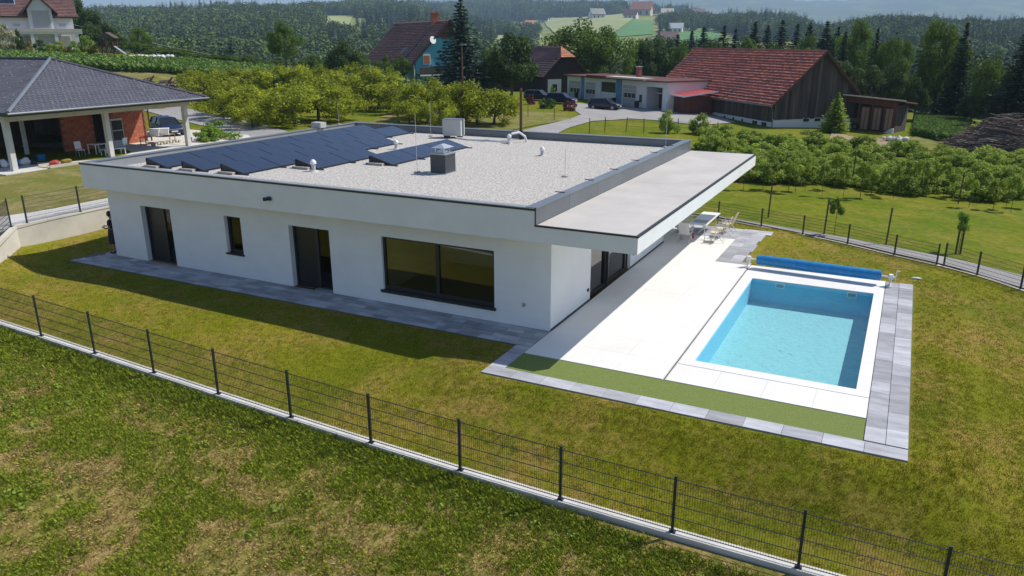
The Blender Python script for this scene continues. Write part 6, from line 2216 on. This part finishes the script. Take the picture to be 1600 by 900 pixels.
# garden of the white house
for kd, px_, top, w_, lm, lb in (('bush', 6, 30, 44, 'leaf_cream', 'cream flowering shrub at the left edge before the white house'), ('bush', 31, 42, 15, 'leaf_dark', 'slim dark columnar shrub before the white house'),
                                 ('bush', 44, 62, 14, 'leaf_yellow', 'small yellow-orange shrub right of the columnar one'), ('bush', 62, 58, 20, 'leaf_dark', 'dark low shrub under the gabled dormer'),
                                 ('bush', 88, 60, 26, 'leaf_shrub', 'grey-green shrub right of the dormer window'), ('bush', 104, 66, 15, 'leaf_yellow', 'bright yellow shrub by the right corner of the white house'),
                                 ('bush', 115, 60, 18, 'leaf_bright', 'fresh green shrub at the right corner of the white house'), ('bush', 135, 50, 26, 'leaf_bright', 'round light green bush left of the playhouse'),
                                 ('bush', 143, 62, 18, 'leaf_yellow', 'yellow shrub just left of the playhouse'), ('bush', 75, 62, 16, 'leaf_shrub', 'small green shrub between two darker garden shrubs')):
    plant_px(kd, px_, 0, top, w_, lb, 'garden shrubs of the white house', d=127 if px_ < 130 else 129, leafmat=lm)

# orchard
GO = 'old apple trees of the orchard'
orch = [(335, 158, 108, 74), (372, 178, 118, 76), (415, 190, 128, 84), (462, 196, 128, 78), (498, 190, 118, 70), (528, 186, 124, 60), (560, 168, 106, 62), (592, 170, 112, 66), (628, 176, 120, 60), (655, 186, 130, 54),
        (668, 192, 128, 56), (700, 190, 122, 58), (746, 196, 126, 66), (772, 196, 132, 64), (720, 178, 130, 50), (330, 142, 104, 50), (385, 150, 106, 54), (430, 150, 104, 56), (475, 150, 104, 56), (515, 152, 106, 54), (545, 146, 104, 50),
        (600, 150, 108, 44), (300, 140, 112, 40), (350, 186, 140, 54), (395, 200, 150, 60), (640, 196, 150, 40), (688, 200, 160, 34)]
orch.sort()
for nm_, lo_, hi_ in (('back', 0, 160), ('middle', 160, 183), ('front', 183, 999)):
    for i_, (px_, yb, yt, w_) in enumerate([q for q in orch if lo_ <= q[1] < hi_]):
        plant_px('orchard', px_, yb, yt-2+random.uniform(-7, 7), w_*random.uniform(1.15, 1.6), 'yellow-green old apple tree, %s from the left in the %s row of the orchard' % (ORD[i_], nm_), GO, v=random.randint(0, 5))
plant_px('bush', 345, 218, 190, 62, 'bright large-leaved green shrub at the back left corner of the villa roof', leafmat='leaf_bright')
plant_px('bush', 322, 222, 200, 36, 'small bright green shrub next to the neighbouring carport column', leafmat='leaf_bright')
# farm yard shrubs
for px_, yb, yt, w_, lm, lb in ((830, 163, 149, 18, 'leaf_red', 'pink flowering shrub furthest left by the farm yard'), (857, 169, 152, 30, 'leaf_dark', 'round dark clipped bush beside the parked car'),
                                (891, 173, 158, 22, 'leaf_red', 'dark red shrub at the tip of the farm lawn'), (864, 150, 134, 10, 'leaf_bright', 'small light green conical shrub by the wooden house door')):
    plant_px('bush', px_, yb, yt, w_, lb, 'shrubs of the farm yard', leafmat=lm)
plant_px('spruce', 1303, 207, 148, 46, 'bushy light-tipped conifer in front of the barn gable', v=1, leafmat='leaf_shrub')
# shrubs on the field before the barn
plant_px('bush', 1045, 208, 174, 34, 'round pale green shrub at the far right corner of the villa roof', 'field shrubs', leafmat='leaf_shrub')
plant_px('bush', 1093, 210, 180, 42, 'second round pale green shrub by the farm drive, left of the barn', 'field shrubs', leafmat='leaf_shrub')
GF = 'rows of young fruit bushes before the barn'
r_ = random.Random(4)
for k in range(95):
    t = (k % 24)/23
    row = k//24
    px_ = 1120+t*500+r_.uniform(-12, 12)
    yb = 222+row*17+t*42+r_.uniform(-6, 6)
    hgt = r_.uniform(13, 25)
    plant_px('bush', px_, yb, yb-hgt, r_.uniform(40, 66), 'pale green fruit bush, %s from the left in the %s row before the barn' % (ORD[k % 24], ('farthest', 'second farthest', 'third', 'nearest')[row]), GF)
for k in range(26):
    px_ = 1130+k*19+r_.uniform(-7, 7)
    yb = 285+(px_-1130)*0.085+r_.uniform(-8, 10)
    plant_px('sapling', px_, yb, yb-r_.uniform(30, 48), r_.uniform(16, 30), 'young staked tree, %s from the left along the near edge of the fruit rows' % ORD[k], 'young staked trees')
mat('stake', (0.10, 0.075, 0.05), 0.9, 0.2, 5)
for px_, yb, yt, lb in ((1287, 367, 329, 'wooden stake beside the small shrub behind the back fence'), (1384, 382, 345, 'leaning wooden stake in the field behind the back fence'), (1497, 318, 283, 'wooden stake at the front of the fruit rows on the right'),
                        (1330, 291, 256, 'wooden stake before the fruit rows, middle of the field'), (1200, 340, 306, 'dark stake just behind the terrace table')):
    p = at(px_, yb)
    h_ = px_h(p, yt)
    single('stake', MB().tube([(0, 0, -0.2), (0.05, 0, h_)], 0.045, 6), MATS['stake'], lb, 'stake', 'stakes in the field', p)
plant_px('sapling', 1303, 368, 328, 26, 'small leafy shrub by a stake behind the back fence', leafmat='leaf_broad')
plant_px('sapling', 1497, 396, 350, 30, 'young tree with pale yellow top by the path at the right', leafmat='leaf_bright')
for k in range(2):
    p = at(1493+k*7, 397)
    single('stake', MB().tube([(0, 0, -0.2), (0.0, 0, 1.35)], 0.05, 6), MATS['stake'], ('left' if k == 0 else 'right')+' stake of the pair holding the pale-topped young tree', 'stake', 'stakes in the field', p)
# wire fence by the farm drive
wf = thing('wire_fence', 'thin farm fence of slim leaning posts along the drive', 'fence', at(921, 208))
o_ = Vector(at(921, 208))
pp_ = []
for px_, yb in ((921, 208), (945, 206), (978, 206), (1006, 208), (1059, 208), (1120, 214)):
    q = Vector(at(px_, yb))-o_
    pp_.append(q)
    part('post', MB().tube([(0, 0, 0), (random.uniform(-.12, .12), 0, 1.5)], 0.045, 6), MATS['stake'], wf, loc=q)
for i in range(len(pp_)-1):
    for hh in (0.6, 1.2):
        part('wire', MB().tube([pp_[i]+Vector((0, 0, hh)), pp_[i+1]+Vector((0, 0, hh))], 0.012, 4), MATS['wire'], wf)
for px_, yb, yt, lb in ((825, 183, 163, 'thin grey post on the farm lawn, left one'), (866, 188, 172, 'thin grey post on the farm lawn, right one')):
    p = at(px_, yb)
    single('fence_post', MB().tube([(0, 0, 0), (0, 0, px_h(p, yt))], 0.04, 6), MATS['stake'], lb, 'post', None, p)
# utility pole and cables
p = at(724, 196)
up_ = thing('utility_pole', 'slim dark utility pole in front of the tall blue spruce', 'pole', p)
part('pole', MB().tube([(0, 0, 0), (0, 0, 8.0)], [0.12, 0.08], 8), MATS['wood_pole'], up_)
part('lamp_head', MB().box(-0.1, 0.5, -0.1, 0.1, 7.95, 8.1), MATS['metal_top'], up_)

# brushwood heap at the right
p = at(1556, 236)
bw_ = thing('brushwood_heap', 'large heap of grey-brown cut branches at the right edge of the field', 'brushwood', p)
r_ = random.Random(9)


def stick_bundle(n, cx_, cy_, sx_, sy_, hh, th0, spread, L, rr_):
    mb = MB()
    for k in range(n):
        a, b = r_.uniform(-1, 1), r_.uniform(-1, 1)
        if a*a+b*b > 1:
            continue
        z = hh*(1-math.sqrt(a*a+b*b))*r_.uniform(0.55, 1.0)+0.15
        th = th0+r_.gauss(0, spread)
        tl = r_.gauss(0.0, 0.14)
        l2 = L*r_.uniform(0.4, 1.0)/2
        c = Vector((cx_+a*sx_, cy_+b*sy_, z))
        d = Vector((math.cos(th), math.sin(th), tl))
        e = Vector((r_.gauss(0, .12), r_.gauss(0, .12), r_.gauss(0, .12)))
        q = r_.uniform(0.5, 1.6)*rr_
        mb.tube([c-d*l2, c+e, c+d*l2], [q, q*0.8, q*0.3], 4, True, r_.uniform(0.35, 1.6))
    return mb


th_ = fang(0.85, -0.5)
ax_ = RH
part('branches', stick_bundle(1700, 0.6, 0, 4.6, 3.2, 3.9, th_, 0.5, 3.6, 0.035), MATS['dead_wood'], bw_, kind='stuff')
part('branches', stick_bundle(1000, 4.6, 1.0, 4.8, 3.2, 3.4, th_, 0.4, 4.2, 0.045), MATS['dead_wood'], bw_, kind='stuff')
part('core', MB().blob((0, 0, 0.2), (4.1, 2.6, 1.7), 3, 0.12, 5).blob((4.6, 1.0, 0.1), (3.8, 2.6, 1.4), 3, 0.12, 6), MATS['wood_dark'], bw_)
for px_, yb, sx_, lb in ((235, 140, 2.2, 'bare uprooted stump on the bank behind the bungalow, left one'), (264, 142, 2.0, 'bare uprooted stump on the bank behind the bungalow, middle one'), (295, 128, 1.6, 'small dead stump on the bank behind the bungalow, right one')):
    p = at(px_, yb)
    t = thing('dead_stump', lb, 'stump', p, 0, 'uprooted stumps')
    part('roots', stick_bundle(60, 0, 0, sx_*0.6, 0.7, 1.3, 0.6, 1.2, 2.6, 0.06), MATS['dead_wood'], t, kind='stuff')
    part('trunk', MB().tube([(-0.8, 0, 0.1), (0, 0, 0.9), (0.9, 0.1, 1.7)], [0.22, 0.18, 0.08], 7), MATS['dead_wood'], t)

# ------------------------------------------------------------------ far woods: thousands of crowns
def far_tree(kind, seed):
    g = np.random.default_rng(seed)
    if kind == 'round':
        bl = [(g.normal(0, 1.5), g.normal(0, 1.5), 6+g.normal(0, 2.2), 3.0, 3.0, 3.2) for k in range(7)]
        return leaf_cloud('far_crown', MATS['leaf_far'], bl, 620, 0.6, seed, shell=0.8, asp=0.85, tvar=0.16)
    if kind == 'fine':
        bl = [(g.normal(0, 1.5), g.normal(0, 1.5), 5.5+g.normal(0, 2.4), 2.3, 2.3, 2.4) for k in range(10)]
        return leaf_cloud('far_crown', MATS['leaf_far'], bl, 1500, 0.34, seed, shell=0.65, asp=0.8, tvar=0.2)
    V, T_ = [], []
    H_ = 15.0
    for i in range(15):
        t = i/14
        z = 1+11.6*t
        rr_ = 2.6*(1-t)+0.25
        for k in range(9):
            th = g.uniform(0, 6.28)
            c = np.array([math.cos(th)*rr_*0.6, math.sin(th)*rr_*0.6, z])
            d = np.array([math.cos(th), math.sin(th), -0.5])*rr_*0.65
            b = np.array([-math.sin(th), math.cos(th), 0.1])*0.55
            V += [c-d, c-b, c+d, c+b]
            T_.append(g.uniform(0.6, 1.3))
    return arr_mesh('far_crown', V, np.arange(len(V)).reshape(-1, 4), MATS['leaf_far_spruce'], T_)


FT = [far_tree('round', k) for k in range(4)]
FS = [far_tree('spruce', k+9) for k in range(2)]


FTN = []


def forest(name, cells, label, mix=0.25, seed=0, fine=False):
    """cells: (pxmin, pxmax, dmin, dmax, spacing, threshold, noise_scale)"""
    g = np.random.default_rng(seed)
    A, B, S = [], [], []
    for (x0, x1, d0, d1, sp_, th, ns) in cells:
        area = (x1-x0)/1261*(d1*d1-d0*d0)/2
        n = int(area/(sp_*sp_))
        d = np.sqrt(g.uniform(d0*d0, d1*d1, n))
        X = g.uniform(x0, x1, n)
        x, y = xy((X-800)/1261*d, d)
        k = fbm(x+500, y+900, ns, 5) > th
        A.append(x[k])
        B.append(y[k])
        S.append(np.full(k.sum(), sp_/6.0))
    x, y, s_ = np.concatenate(A), np.concatenate(B), np.concatenate(S)
    z = H(x, y)-0.6
    isS = g.random(len(x)) < mix
    isS |= (fbm(x, y, 120, 8) > 0.58) & (mix > 0)
    if fine and not FTN:
        for q in range(3):
            FTN.append(far_tree('fine', q+30))
    for nm, kk, vs in ((name, ~isS, FTN if fine else FT), (name, isS, FS)):
        if kk.sum() == 0:
            continue
        scatter(nm, np.column_stack([x[kk], y[kk], z[kk]]), g.uniform(0, 6.28, kk.sum()), s_[kk]*g.uniform(0.6, 1.45, kk.sum()), vs,
                label+(' with broad crowns' if vs is not FS else ', the conifers among them'), 'forest')


forest('near_valley_trees', [(150, 505, 240, 330, 6.0, 0.36, 50), (505, 700, 205, 330, 6.0, 0.45, 50), (640, 1060, 195, 330, 6.2, 0.48, 50), (1000, 1320, 200, 330, 6.2, 0.45, 60), (1300, 1700, 150, 330, 6.2, 0.6, 60)], 'trees on the near valley slopes behind orchard and farm', 0.2, 6, True)
forest('valley_forest', [(120, 500, 330, 420, 6.5, 0.30, 60), (60, 505, 420, 960, 7.5, 0.14, 90), (505, 660, 330, 760, 8.0, 0.36, 90), (60, 505, 960, 1350, 9.5, 0.30, 120)], 'wooded hillside across the valley at the upper left', 0.1, 1)
forest('middle_woods', [(640, 1060, 330, 400, 7, 0.45, 60), (640, 740, 420, 1100, 9, 0.47, 90), (740, 840, 500, 1300, 9, 0.64, 60), (560, 800, 1000, 1700, 9, 0.58, 100), (1030, 1175, 1000, 1450, 9, 0.52, 70), (960, 1150, 1900, 2050, 10, 0.5, 60), (1015, 1180, 420, 620, 8, 0.52, 60)], 'groups of trees between the fields in the middle distance', 0.1, 2)
forest('ridge_forest', [(640, 975, 2000, 2700, 13, 0.28, 300), (380, 640, 1350, 2000, 11, 0.52, 160), (975, 1180, 2300, 2600, 13, 0.62, 200)], 'dark wooded ridge on the skyline beyond the fields', 0.2, 3)
forest('spruce_forest', [(1260, 1720, 330, 990, 6.8, 0.08, 90), (1120, 1260, 330, 480, 7, 0.45, 60), (1150, 1260, 900, 1500, 10, 0.50, 90)], 'dense dark forest ridge behind the barn on the right', 0.45, 4)

# ------------------------------------------------------------------ village and farmhouses on the far slopes
def far_house(px_, py_, wpx_, wall, roof, label, grp, hk=1.0, ang=0.3):
    p = at(px_, py_)
    d = float(ud(p[0], p[1])[1])
    wd = wpx_*d/1261
    hh = wd*0.33*hk
    t = thing('farmhouse', label, 'house', p, fang(math.cos(ang), math.sin(ang)), grp)
    part('wall', MB().box(-wd/2, wd/2, -wd*0.3, wd*0.3, -hh, hh).extrude([(-wd/2, -wd*0.3, hh), (-wd/2, wd*0.3, hh), (-wd/2, 0, hh*1.9)], (0.2, 0, 0)).extrude([(wd/2-0.2, -wd*0.3, hh), (wd/2-0.2, wd*0.3, hh), (wd/2-0.2, 0, hh*1.9)], (0.2, 0, 0)), MATS[wall], t)
    part('roof', MB().extrude([(-wd*0.56, -wd*0.38, hh*0.85), (-wd*0.56, 0, hh*2.05), (-wd*0.56, wd*0.38, hh*0.85), (-wd*0.56, wd*0.38, hh*0.7), (-wd*0.56, 0, hh*1.9), (-wd*0.56, -wd*0.38, hh*0.7)], (wd*1.12, 0, 0)), MATS[roof], t)
    if wpx_ > 9:
        for k in range(3):
            x = -wd*0.33+k*wd*0.33
            part('window', MB().box(x-wd*0.05, x+wd*0.05, -wd*0.305, -wd*0.3, hh*0.1, hh*0.6), MATS['window_dark'], t)
    return t


GVH = 'houses on the distant hillside'
for a in ((932, 29, 22, 'wall_white', 'solar_frame', 'white house with dark roof on the pale slope above the broad tree'), (1003, 24, 30, 'cream', 'tile_orange', 'largest hillside house, with bright orange roof'),
          (986, 29, 20, 'wall_white', 'tile_brown', 'low white wing left of the orange-roofed hillside house'), (1042, 26, 18, 'wall_white', 'cream', 'pale twin-roofed house right of the orange-roofed one'),
          (1056, 50, 20, 'wall_white', 'wall_white', 'white flat-looking house among the dark trees above the barn'), (828, 43, 16, 'wall_white', 'tile_orange', 'small white house with orange roof at the left of the green slope'),
          (849, 35, 16, 'cream', 'solar_frame', 'dark-roofed farmhouse left of the pale green slope'), (932, 14, 24, 'cream', 'ac_grey', 'long grey hall high on the hillside'),
          (1090, 28, 20, 'cream', 'tile_brown', 'brown-roofed farm among trees right of the twin-roofed house'), (1114, 27, 10, 'wall_white', 'cream', 'small pale house at the right end of the hillside farms'),
          (1045, 68, 26, 'cream', 'tile_brown', 'brown roof showing among the dark trees left of the barn roof'),
          (553, 12, 9, 'wall_white', 'cream', 'white church-like house leading the hilltop village'), (571, 13, 8, 'wall_white', 'ac_grey', 'white house second in the hilltop village'),
          (583, 13, 12, 'wall_white', 'tile_orange', 'white house with orange roof in the hilltop village'), (598, 15, 9, 'cream', 'tile_brown', 'brown-roofed house in the hilltop village'),
          (628, 13, 9, 'wall_white', 'tile_orange', 'red-roofed house right of the hilltop village'), (652, 14, 11, 'wall_white', 'wall_white', 'long white building at the right end of the hilltop village'),
          (745, 12, 12, 'wall_white', 'tile_red', 'red-roofed house on the slope right of the tall spruce'), (810, 6, 12, 'wall_white', 'tile_brown', 'small house on the skyline above the dark round tree'),
          (281, 8, 9, 'cream', 'tile_orange', 'tiny orange-roofed house on the left skyline'), (310, 13, 10, 'wall_white', 'tile_brown', 'tiny house on the cleared hilltop at the left'),
          (880, 8, 16, 'wall_white', 'cream', 'pale house below the wooded skyline'), (990, 7, 14, 'wall_white', 'tile_brown', 'small brown-roofed house high on the slope above the orange roof')):
    far_house(*a[:6], GVH, ang=random.uniform(-0.5, 0.5))

# ------------------------------------------------------------------ terrace furniture
tb_ = thing('terrace_table', 'long white table standing under the far end of the villa canopy', 'table', (1.28, 15.5, 0.0))
part('top', MB().box(-0.42, 0.42, -1.5, 1.5, 0.72, 0.76), MATS['white_plastic'], tb_)
for j in (-1.2, 1.2):
    for i in (-0.3, 0.3):
        part('leg', MB().bar((i*1.1, j, 0), (i*0.8, j, 0.72), 0.035), MATS['steel'], tb_)
part('crossbar', MB().bar((0, -1.2, 0.3), (0, 1.2, 0.3), 0.03), MATS['steel'], tb_)
mat('canvas', (0.70, 0.58, 0.38), 0.85, 0.08, 4)
mat('canvas_white', (0.72, 0.70, 0.66), 0.85, 0.05, 4)


def sling_chair(label, x, y, rz, m):
    t = thing('sling_chair', label, 'chair', (x, y, 0.0), rz, 'chairs round the terrace table')
    part('seat', MB().extrude([(-0.25, -0.24, 0.44), (0.25, -0.24, 0.44), (0.25, 0.2, 0.40), (-0.25, 0.2, 0.40)], (0, 0, 0.02)), MATS[m], t)
    part('backrest', MB().extrude([(-0.25, 0.2, 0.42), (0.25, 0.2, 0.42), (0.25, 0.42, 1.0), (-0.25, 0.42, 1.0)], (0, 0.02, 0)), MATS[m], t)
    for i in (-0.27, 0.27):
        part('leg', MB().bar((i, -0.28, 0), (i, 0.15, 0.5), 0.028), MATS['steel'], t)
        part('leg', MB().bar((i, 0.38, 0), (i, -0.05, 0.5), 0.028), MATS['steel'], t)
        part('armrest', MB().bar((i, -0.25, 0.62), (i, 0.28, 0.66), 0.04).bar((i, -0.22, 0.44), (i, -0.22, 0.62), 0.028), MATS['steel'], t)
    return t


for k, (x, y, rz, m, lb) in enumerate(((2.15, 14.2, -1.45, 'canvas', 'beige sling chair right of the terrace table, nearest the camera'), (2.2, 15.2, -1.55, 'canvas', 'middle beige sling chair on the right side of the terrace table'),
                                       (2.25, 16.3, -1.65, 'canvas', 'farthest beige sling chair on the right side of the terrace table'), (0.35, 14.6, 1.5, 'canvas_white', 'pale chair left of the terrace table, nearer one'),
                                       (0.35, 15.9, 1.6, 'canvas_white', 'pale chair left of the terrace table, farther one'), (0.9, 13.4, 3.1, 'canvas_white', 'pale chair at the near end of the terrace table'))):
    sling_chair(lb, x, y, rz, m)
mat('cloth_grey', (0.42, 0.48, 0.56), 0.8, 0.1, 5)
single('table_cloth', MB().box(-0.34, 0.30, -0.35, 0.25, 0.762, 0.772), MATS['cloth_grey'], 'grey glossy cloth lying on the near half of the terrace table', 'cloth', loc=(1.28, 14.75, 0))  # grey sheet colours the near table top as if in canopy shade
for k, (x, y, m, lb) in enumerate(((1.0, 14.3, 'metal_red', 'small red pot under the near end of the terrace table'), (0.6, 13.9, 'ac_grey', 'grey pot beside the pale chair by the table'))):
    single('pot', MB().lathe((0, 0, 0), [(0.09, 0), (0.13, 0.22), (0.12, 0.24)], 10), MATS[m], lb, 'pot', loc=(x, y, 0))

# small things on the lawn
p = np.array([13.2, 9.2, 0])
single('stone_chip', MB().blob((0, 0, 0.03), (0.22, 0.09, 0.05), 1, 0.2, 3), MATS['wall_white'], 'pale flat object lying on the lawn below the back fence corner', 'stone', loc=(10.6, 11.9, float(HL(10.6, 11.9))))

# ------------------------------------------------------------------ the person at the villa corner
mat('skin', (0.36, 0.20, 0.135), 0.6, 0.05, 4)
mat('hair', (0.018, 0.012, 0.01), 0.6, 0.1, 10)
mat('cloth_black', (0.018, 0.017, 0.019), 0.9, 0.15, 6)
mat('cloth_plum', (0.04, 0.025, 0.03), 0.9, 0.15, 6)


def make_skinned(name, verts, edges, radii, m, parent, root=0, sub=2):
    bm = bmesh.new()
    ly = bm.verts.layers.skin.verify()
    vs = [bm.verts.new(v) for v in verts]
    for e in edges:
        bm.edges.new((vs[e[0]], vs[e[1]]))
    for i, v in enumerate(vs):
        r_ = radii[i]
        v[ly].radius = r_ if hasattr(r_, '__len__') else (r_, r_)
        v[ly].use_root = (i == root)
    me = bpy.data.meshes.new(name)
    bm.to_mesh(me)
    bm.free()
    me.materials.append(m)
    o = bpy.data.objects.new(name, me)
    COL.objects.link(o)
    o.parent = parent
    md = o.modifiers.new('skin', 'SKIN')
    md.use_smooth_shade = True
    ss_ = o.modifiers.new('sub', 'SUBSURF')
    ss_.levels = ss_.render_levels = sub
    return o


# facing local +x; height 1.80
per = thing('person', 'person in dark top and knee-length skirt looking at a phone by the villa corner', 'person', (-21.42, 0.28, 0.0), R(196))
per.scale = (1.06, 1.06, 1.06)
V = [(0, 0, 0.95), (0.0, 0, 1.15), (-0.02, 0, 1.35), (-0.01, 0, 1.46), (0.02, 0, 1.52), (0.05, 0, 1.60), (0.06, 0, 1.70),   # 0-6 pelvis..head
     (0, 0.10, 0.90), (0.01, 0.11, 0.50), (-0.02, 0.11, 0.09), (0.14, 0.12, 0.04),                                         # 7-10 left leg
     (0, -0.10, 0.90), (0.03, -0.11, 0.50), (0.0, -0.11, 0.09), (0.16, -0.12, 0.04),                                       # 11-14 right leg
     (-0.02, 0.18, 1.40), (-0.03, 0.22, 1.12), (0.20, 0.16, 1.08), (0.27, 0.13, 1.09),                                    # 15-18 left arm
     (-0.02, -0.18, 1.40), (-0.03, -0.22, 1.12), (0.22, -0.14, 1.10), (0.29, -0.09, 1.12)]                                # 19-22 right arm
E_ = [(0, 1), (1, 2), (2, 3), (3, 4), (4, 5), (5, 6), (0, 7), (7, 8), (8, 9), (9, 10), (0, 11), (11, 12), (12, 13), (13, 14), (2, 15), (15, 16), (16, 17), (17, 18), (2, 19), (19, 20), (20, 21), (21, 22)]
Rr = [(0.13, 0.15), (0.115, 0.13), (0.12, 0.15), 0.06, 0.052, (0.085, 0.075), (0.085, 0.075), 0.088, 0.058, 0.038, 0.036, 0.088, 0.058, 0.038, 0.036, 0.055, 0.043, 0.030, 0.026, 0.055, 0.043, 0.030, 0.026]
make_skinned('body', V, E_, Rr, MATS['skin'], per)
make_skinned('shirt', [(0, 0, 0.98), (0, 0, 1.15), (-0.02, 0, 1.36), (-0.01, 0, 1.45), (-0.02, 0.18, 1.40), (-0.03, 0.225, 1.2), (-0.02, -0.18, 1.40), (-0.03, -0.225, 1.2)],
             [(0, 1), (1, 2), (2, 3), (2, 4), (4, 5), (2, 6), (6, 7)], [(0.165, 0.18), (0.14, 0.155), (0.145, 0.175), 0.075, 0.075, 0.066, 0.075, 0.066], MATS['cloth_black'], per)
part('skirt', MB().lathe((0.0, 0, 0), [(0.21, 0.42), (0.215, 0.55), (0.205, 0.8), (0.165, 1.02), (0.15, 1.05)], 18), MATS['cloth_plum'], per)
part('hair', MB().blob((0.035, 0, 1.68), (0.115, 0.10, 0.125), 3, 0.03, 4).tube([(-0.04, 0, 1.70), (-0.09, 0, 1.60), (-0.09, 0, 1.48)], [0.06, 0.06, 0.03], 8), MATS['hair'], per)
fc = MB().blob((0.095, 0, 1.635), (0.065, 0.065, 0.085), 2, 0.0, 1)
part('face', fc, MATS['skin'], per)
part('nose', MB().blob((0.165, 0, 1.625), (0.018, 0.012, 0.02), 1, 0, 1), MATS['skin'], per)
for sgn in (-1, 1):
    part('eye', MB().blob((0.148, sgn*0.028, 1.65), (0.010, 0.012, 0.007), 1, 0, 1), MATS['hair'], per)
    part('ear', MB().blob((0.04, sgn*0.10, 1.64), (0.02, 0.01, 0.03), 1, 0, 1), MATS['skin'], per)
    part('shoe', MB().blob((0.06 if sgn > 0 else 0.08, sgn*0.115, 0.04), (0.14, 0.05, 0.045), 2, 0, 1), MATS['cloth_black'], per)
    hx_, hy_, hz_ = (0.27, 0.13, 1.09) if sgn > 0 else (0.29, -0.09, 1.12)
    hv, he, hr = [(hx_, hy_, hz_), (hx_+0.05, hy_-sgn*0.02, hz_+0.005)], [(0, 1)], [(0.022, 0.03), (0.018, 0.036)]
    for f_ in range(4):
        b_ = len(hv)
        yy_ = hy_-sgn*0.02+(f_-1.5)*0.019
        ln = (0.030, 0.036, 0.034, 0.026)[f_]
        hv += [(hx_+0.085, yy_, hz_+0.008), (hx_+0.085+ln, yy_-sgn*0.008, hz_+0.022), (hx_+0.085+ln*1.4, yy_-sgn*0.02, hz_+0.045)]
        hr += [0.009, 0.0085, 0.007]
        he += [(1, b_), (b_, b_+1), (b_+1, b_+2)]
    b_ = len(hv)
    hv += [(hx_+0.03, hy_-sgn*0.055, hz_+0.02), (hx_+0.06, hy_-sgn*0.06, hz_+0.04)]
    hr += [0.010, 0.008]
    he += [(0, b_), (b_, b_+1)]
    make_skinned('hand', hv, he, hr, MATS['skin'], per, 0, 1)
single('phone', MB().box(-0.04, 0.04, -0.075, 0.075, -0.005, 0.005), MATS['black'], 'black phone held in the hands of the person at the villa corner', 'phone', loc=(-21.42-0.38*math.cos(R(16))*1.0, 0.28-0.38*math.sin(R(16)), 1.20))

# ------------------------------------------------------------------ overhead cables at the upper left
pa, pb_ = depth_at(120, 150), depth_at(470, 210)
cb_ = thing('power_cables', 'faint overhead cables crossing the valley at the upper left', 'cables', (0, 0, 0))
for k in range(4):
    a = Vector((pa[0], pa[1], 13.5-k*1.0))
    b = Vector((pb_[0], pb_[1], 4.0-k*0.9))
    a, b = a+(a-b)*0.3, b+(b-a)*0.3
    part('cable', MB().tube([a+(b-a)*t+Vector((0, 0, -7*4*t*(1-t)*0.35)) for t in np.linspace(0, 1, 14)], 0.022, 4), MATS['steel'], cb_)

# ------------------------------------------------------------------ haze
hz = bpy.data.materials.new('haze')
hz.use_nodes = True
hn, hl = hz.node_tree.nodes, hz.node_tree.links
hn.remove(hn['Principled BSDF'])
pv = hn.new('ShaderNodeVolumePrincipled')
pv.inputs['Color'].default_value = (0.54, 0.77, 1.0, 1)
pv.inputs['Density'].default_value = 0.00018
pv.inputs['Anisotropy'].default_value = 0.0
hl.new(pv.outputs[0], hn['Material Output'].inputs['Volume'])
hb = single('haze', MB().box(-13000, 12500, -900, 14500, -60, 560), hz, 'thin pale blue summer haze lying over the whole valley', 'haze', kind='stuff')
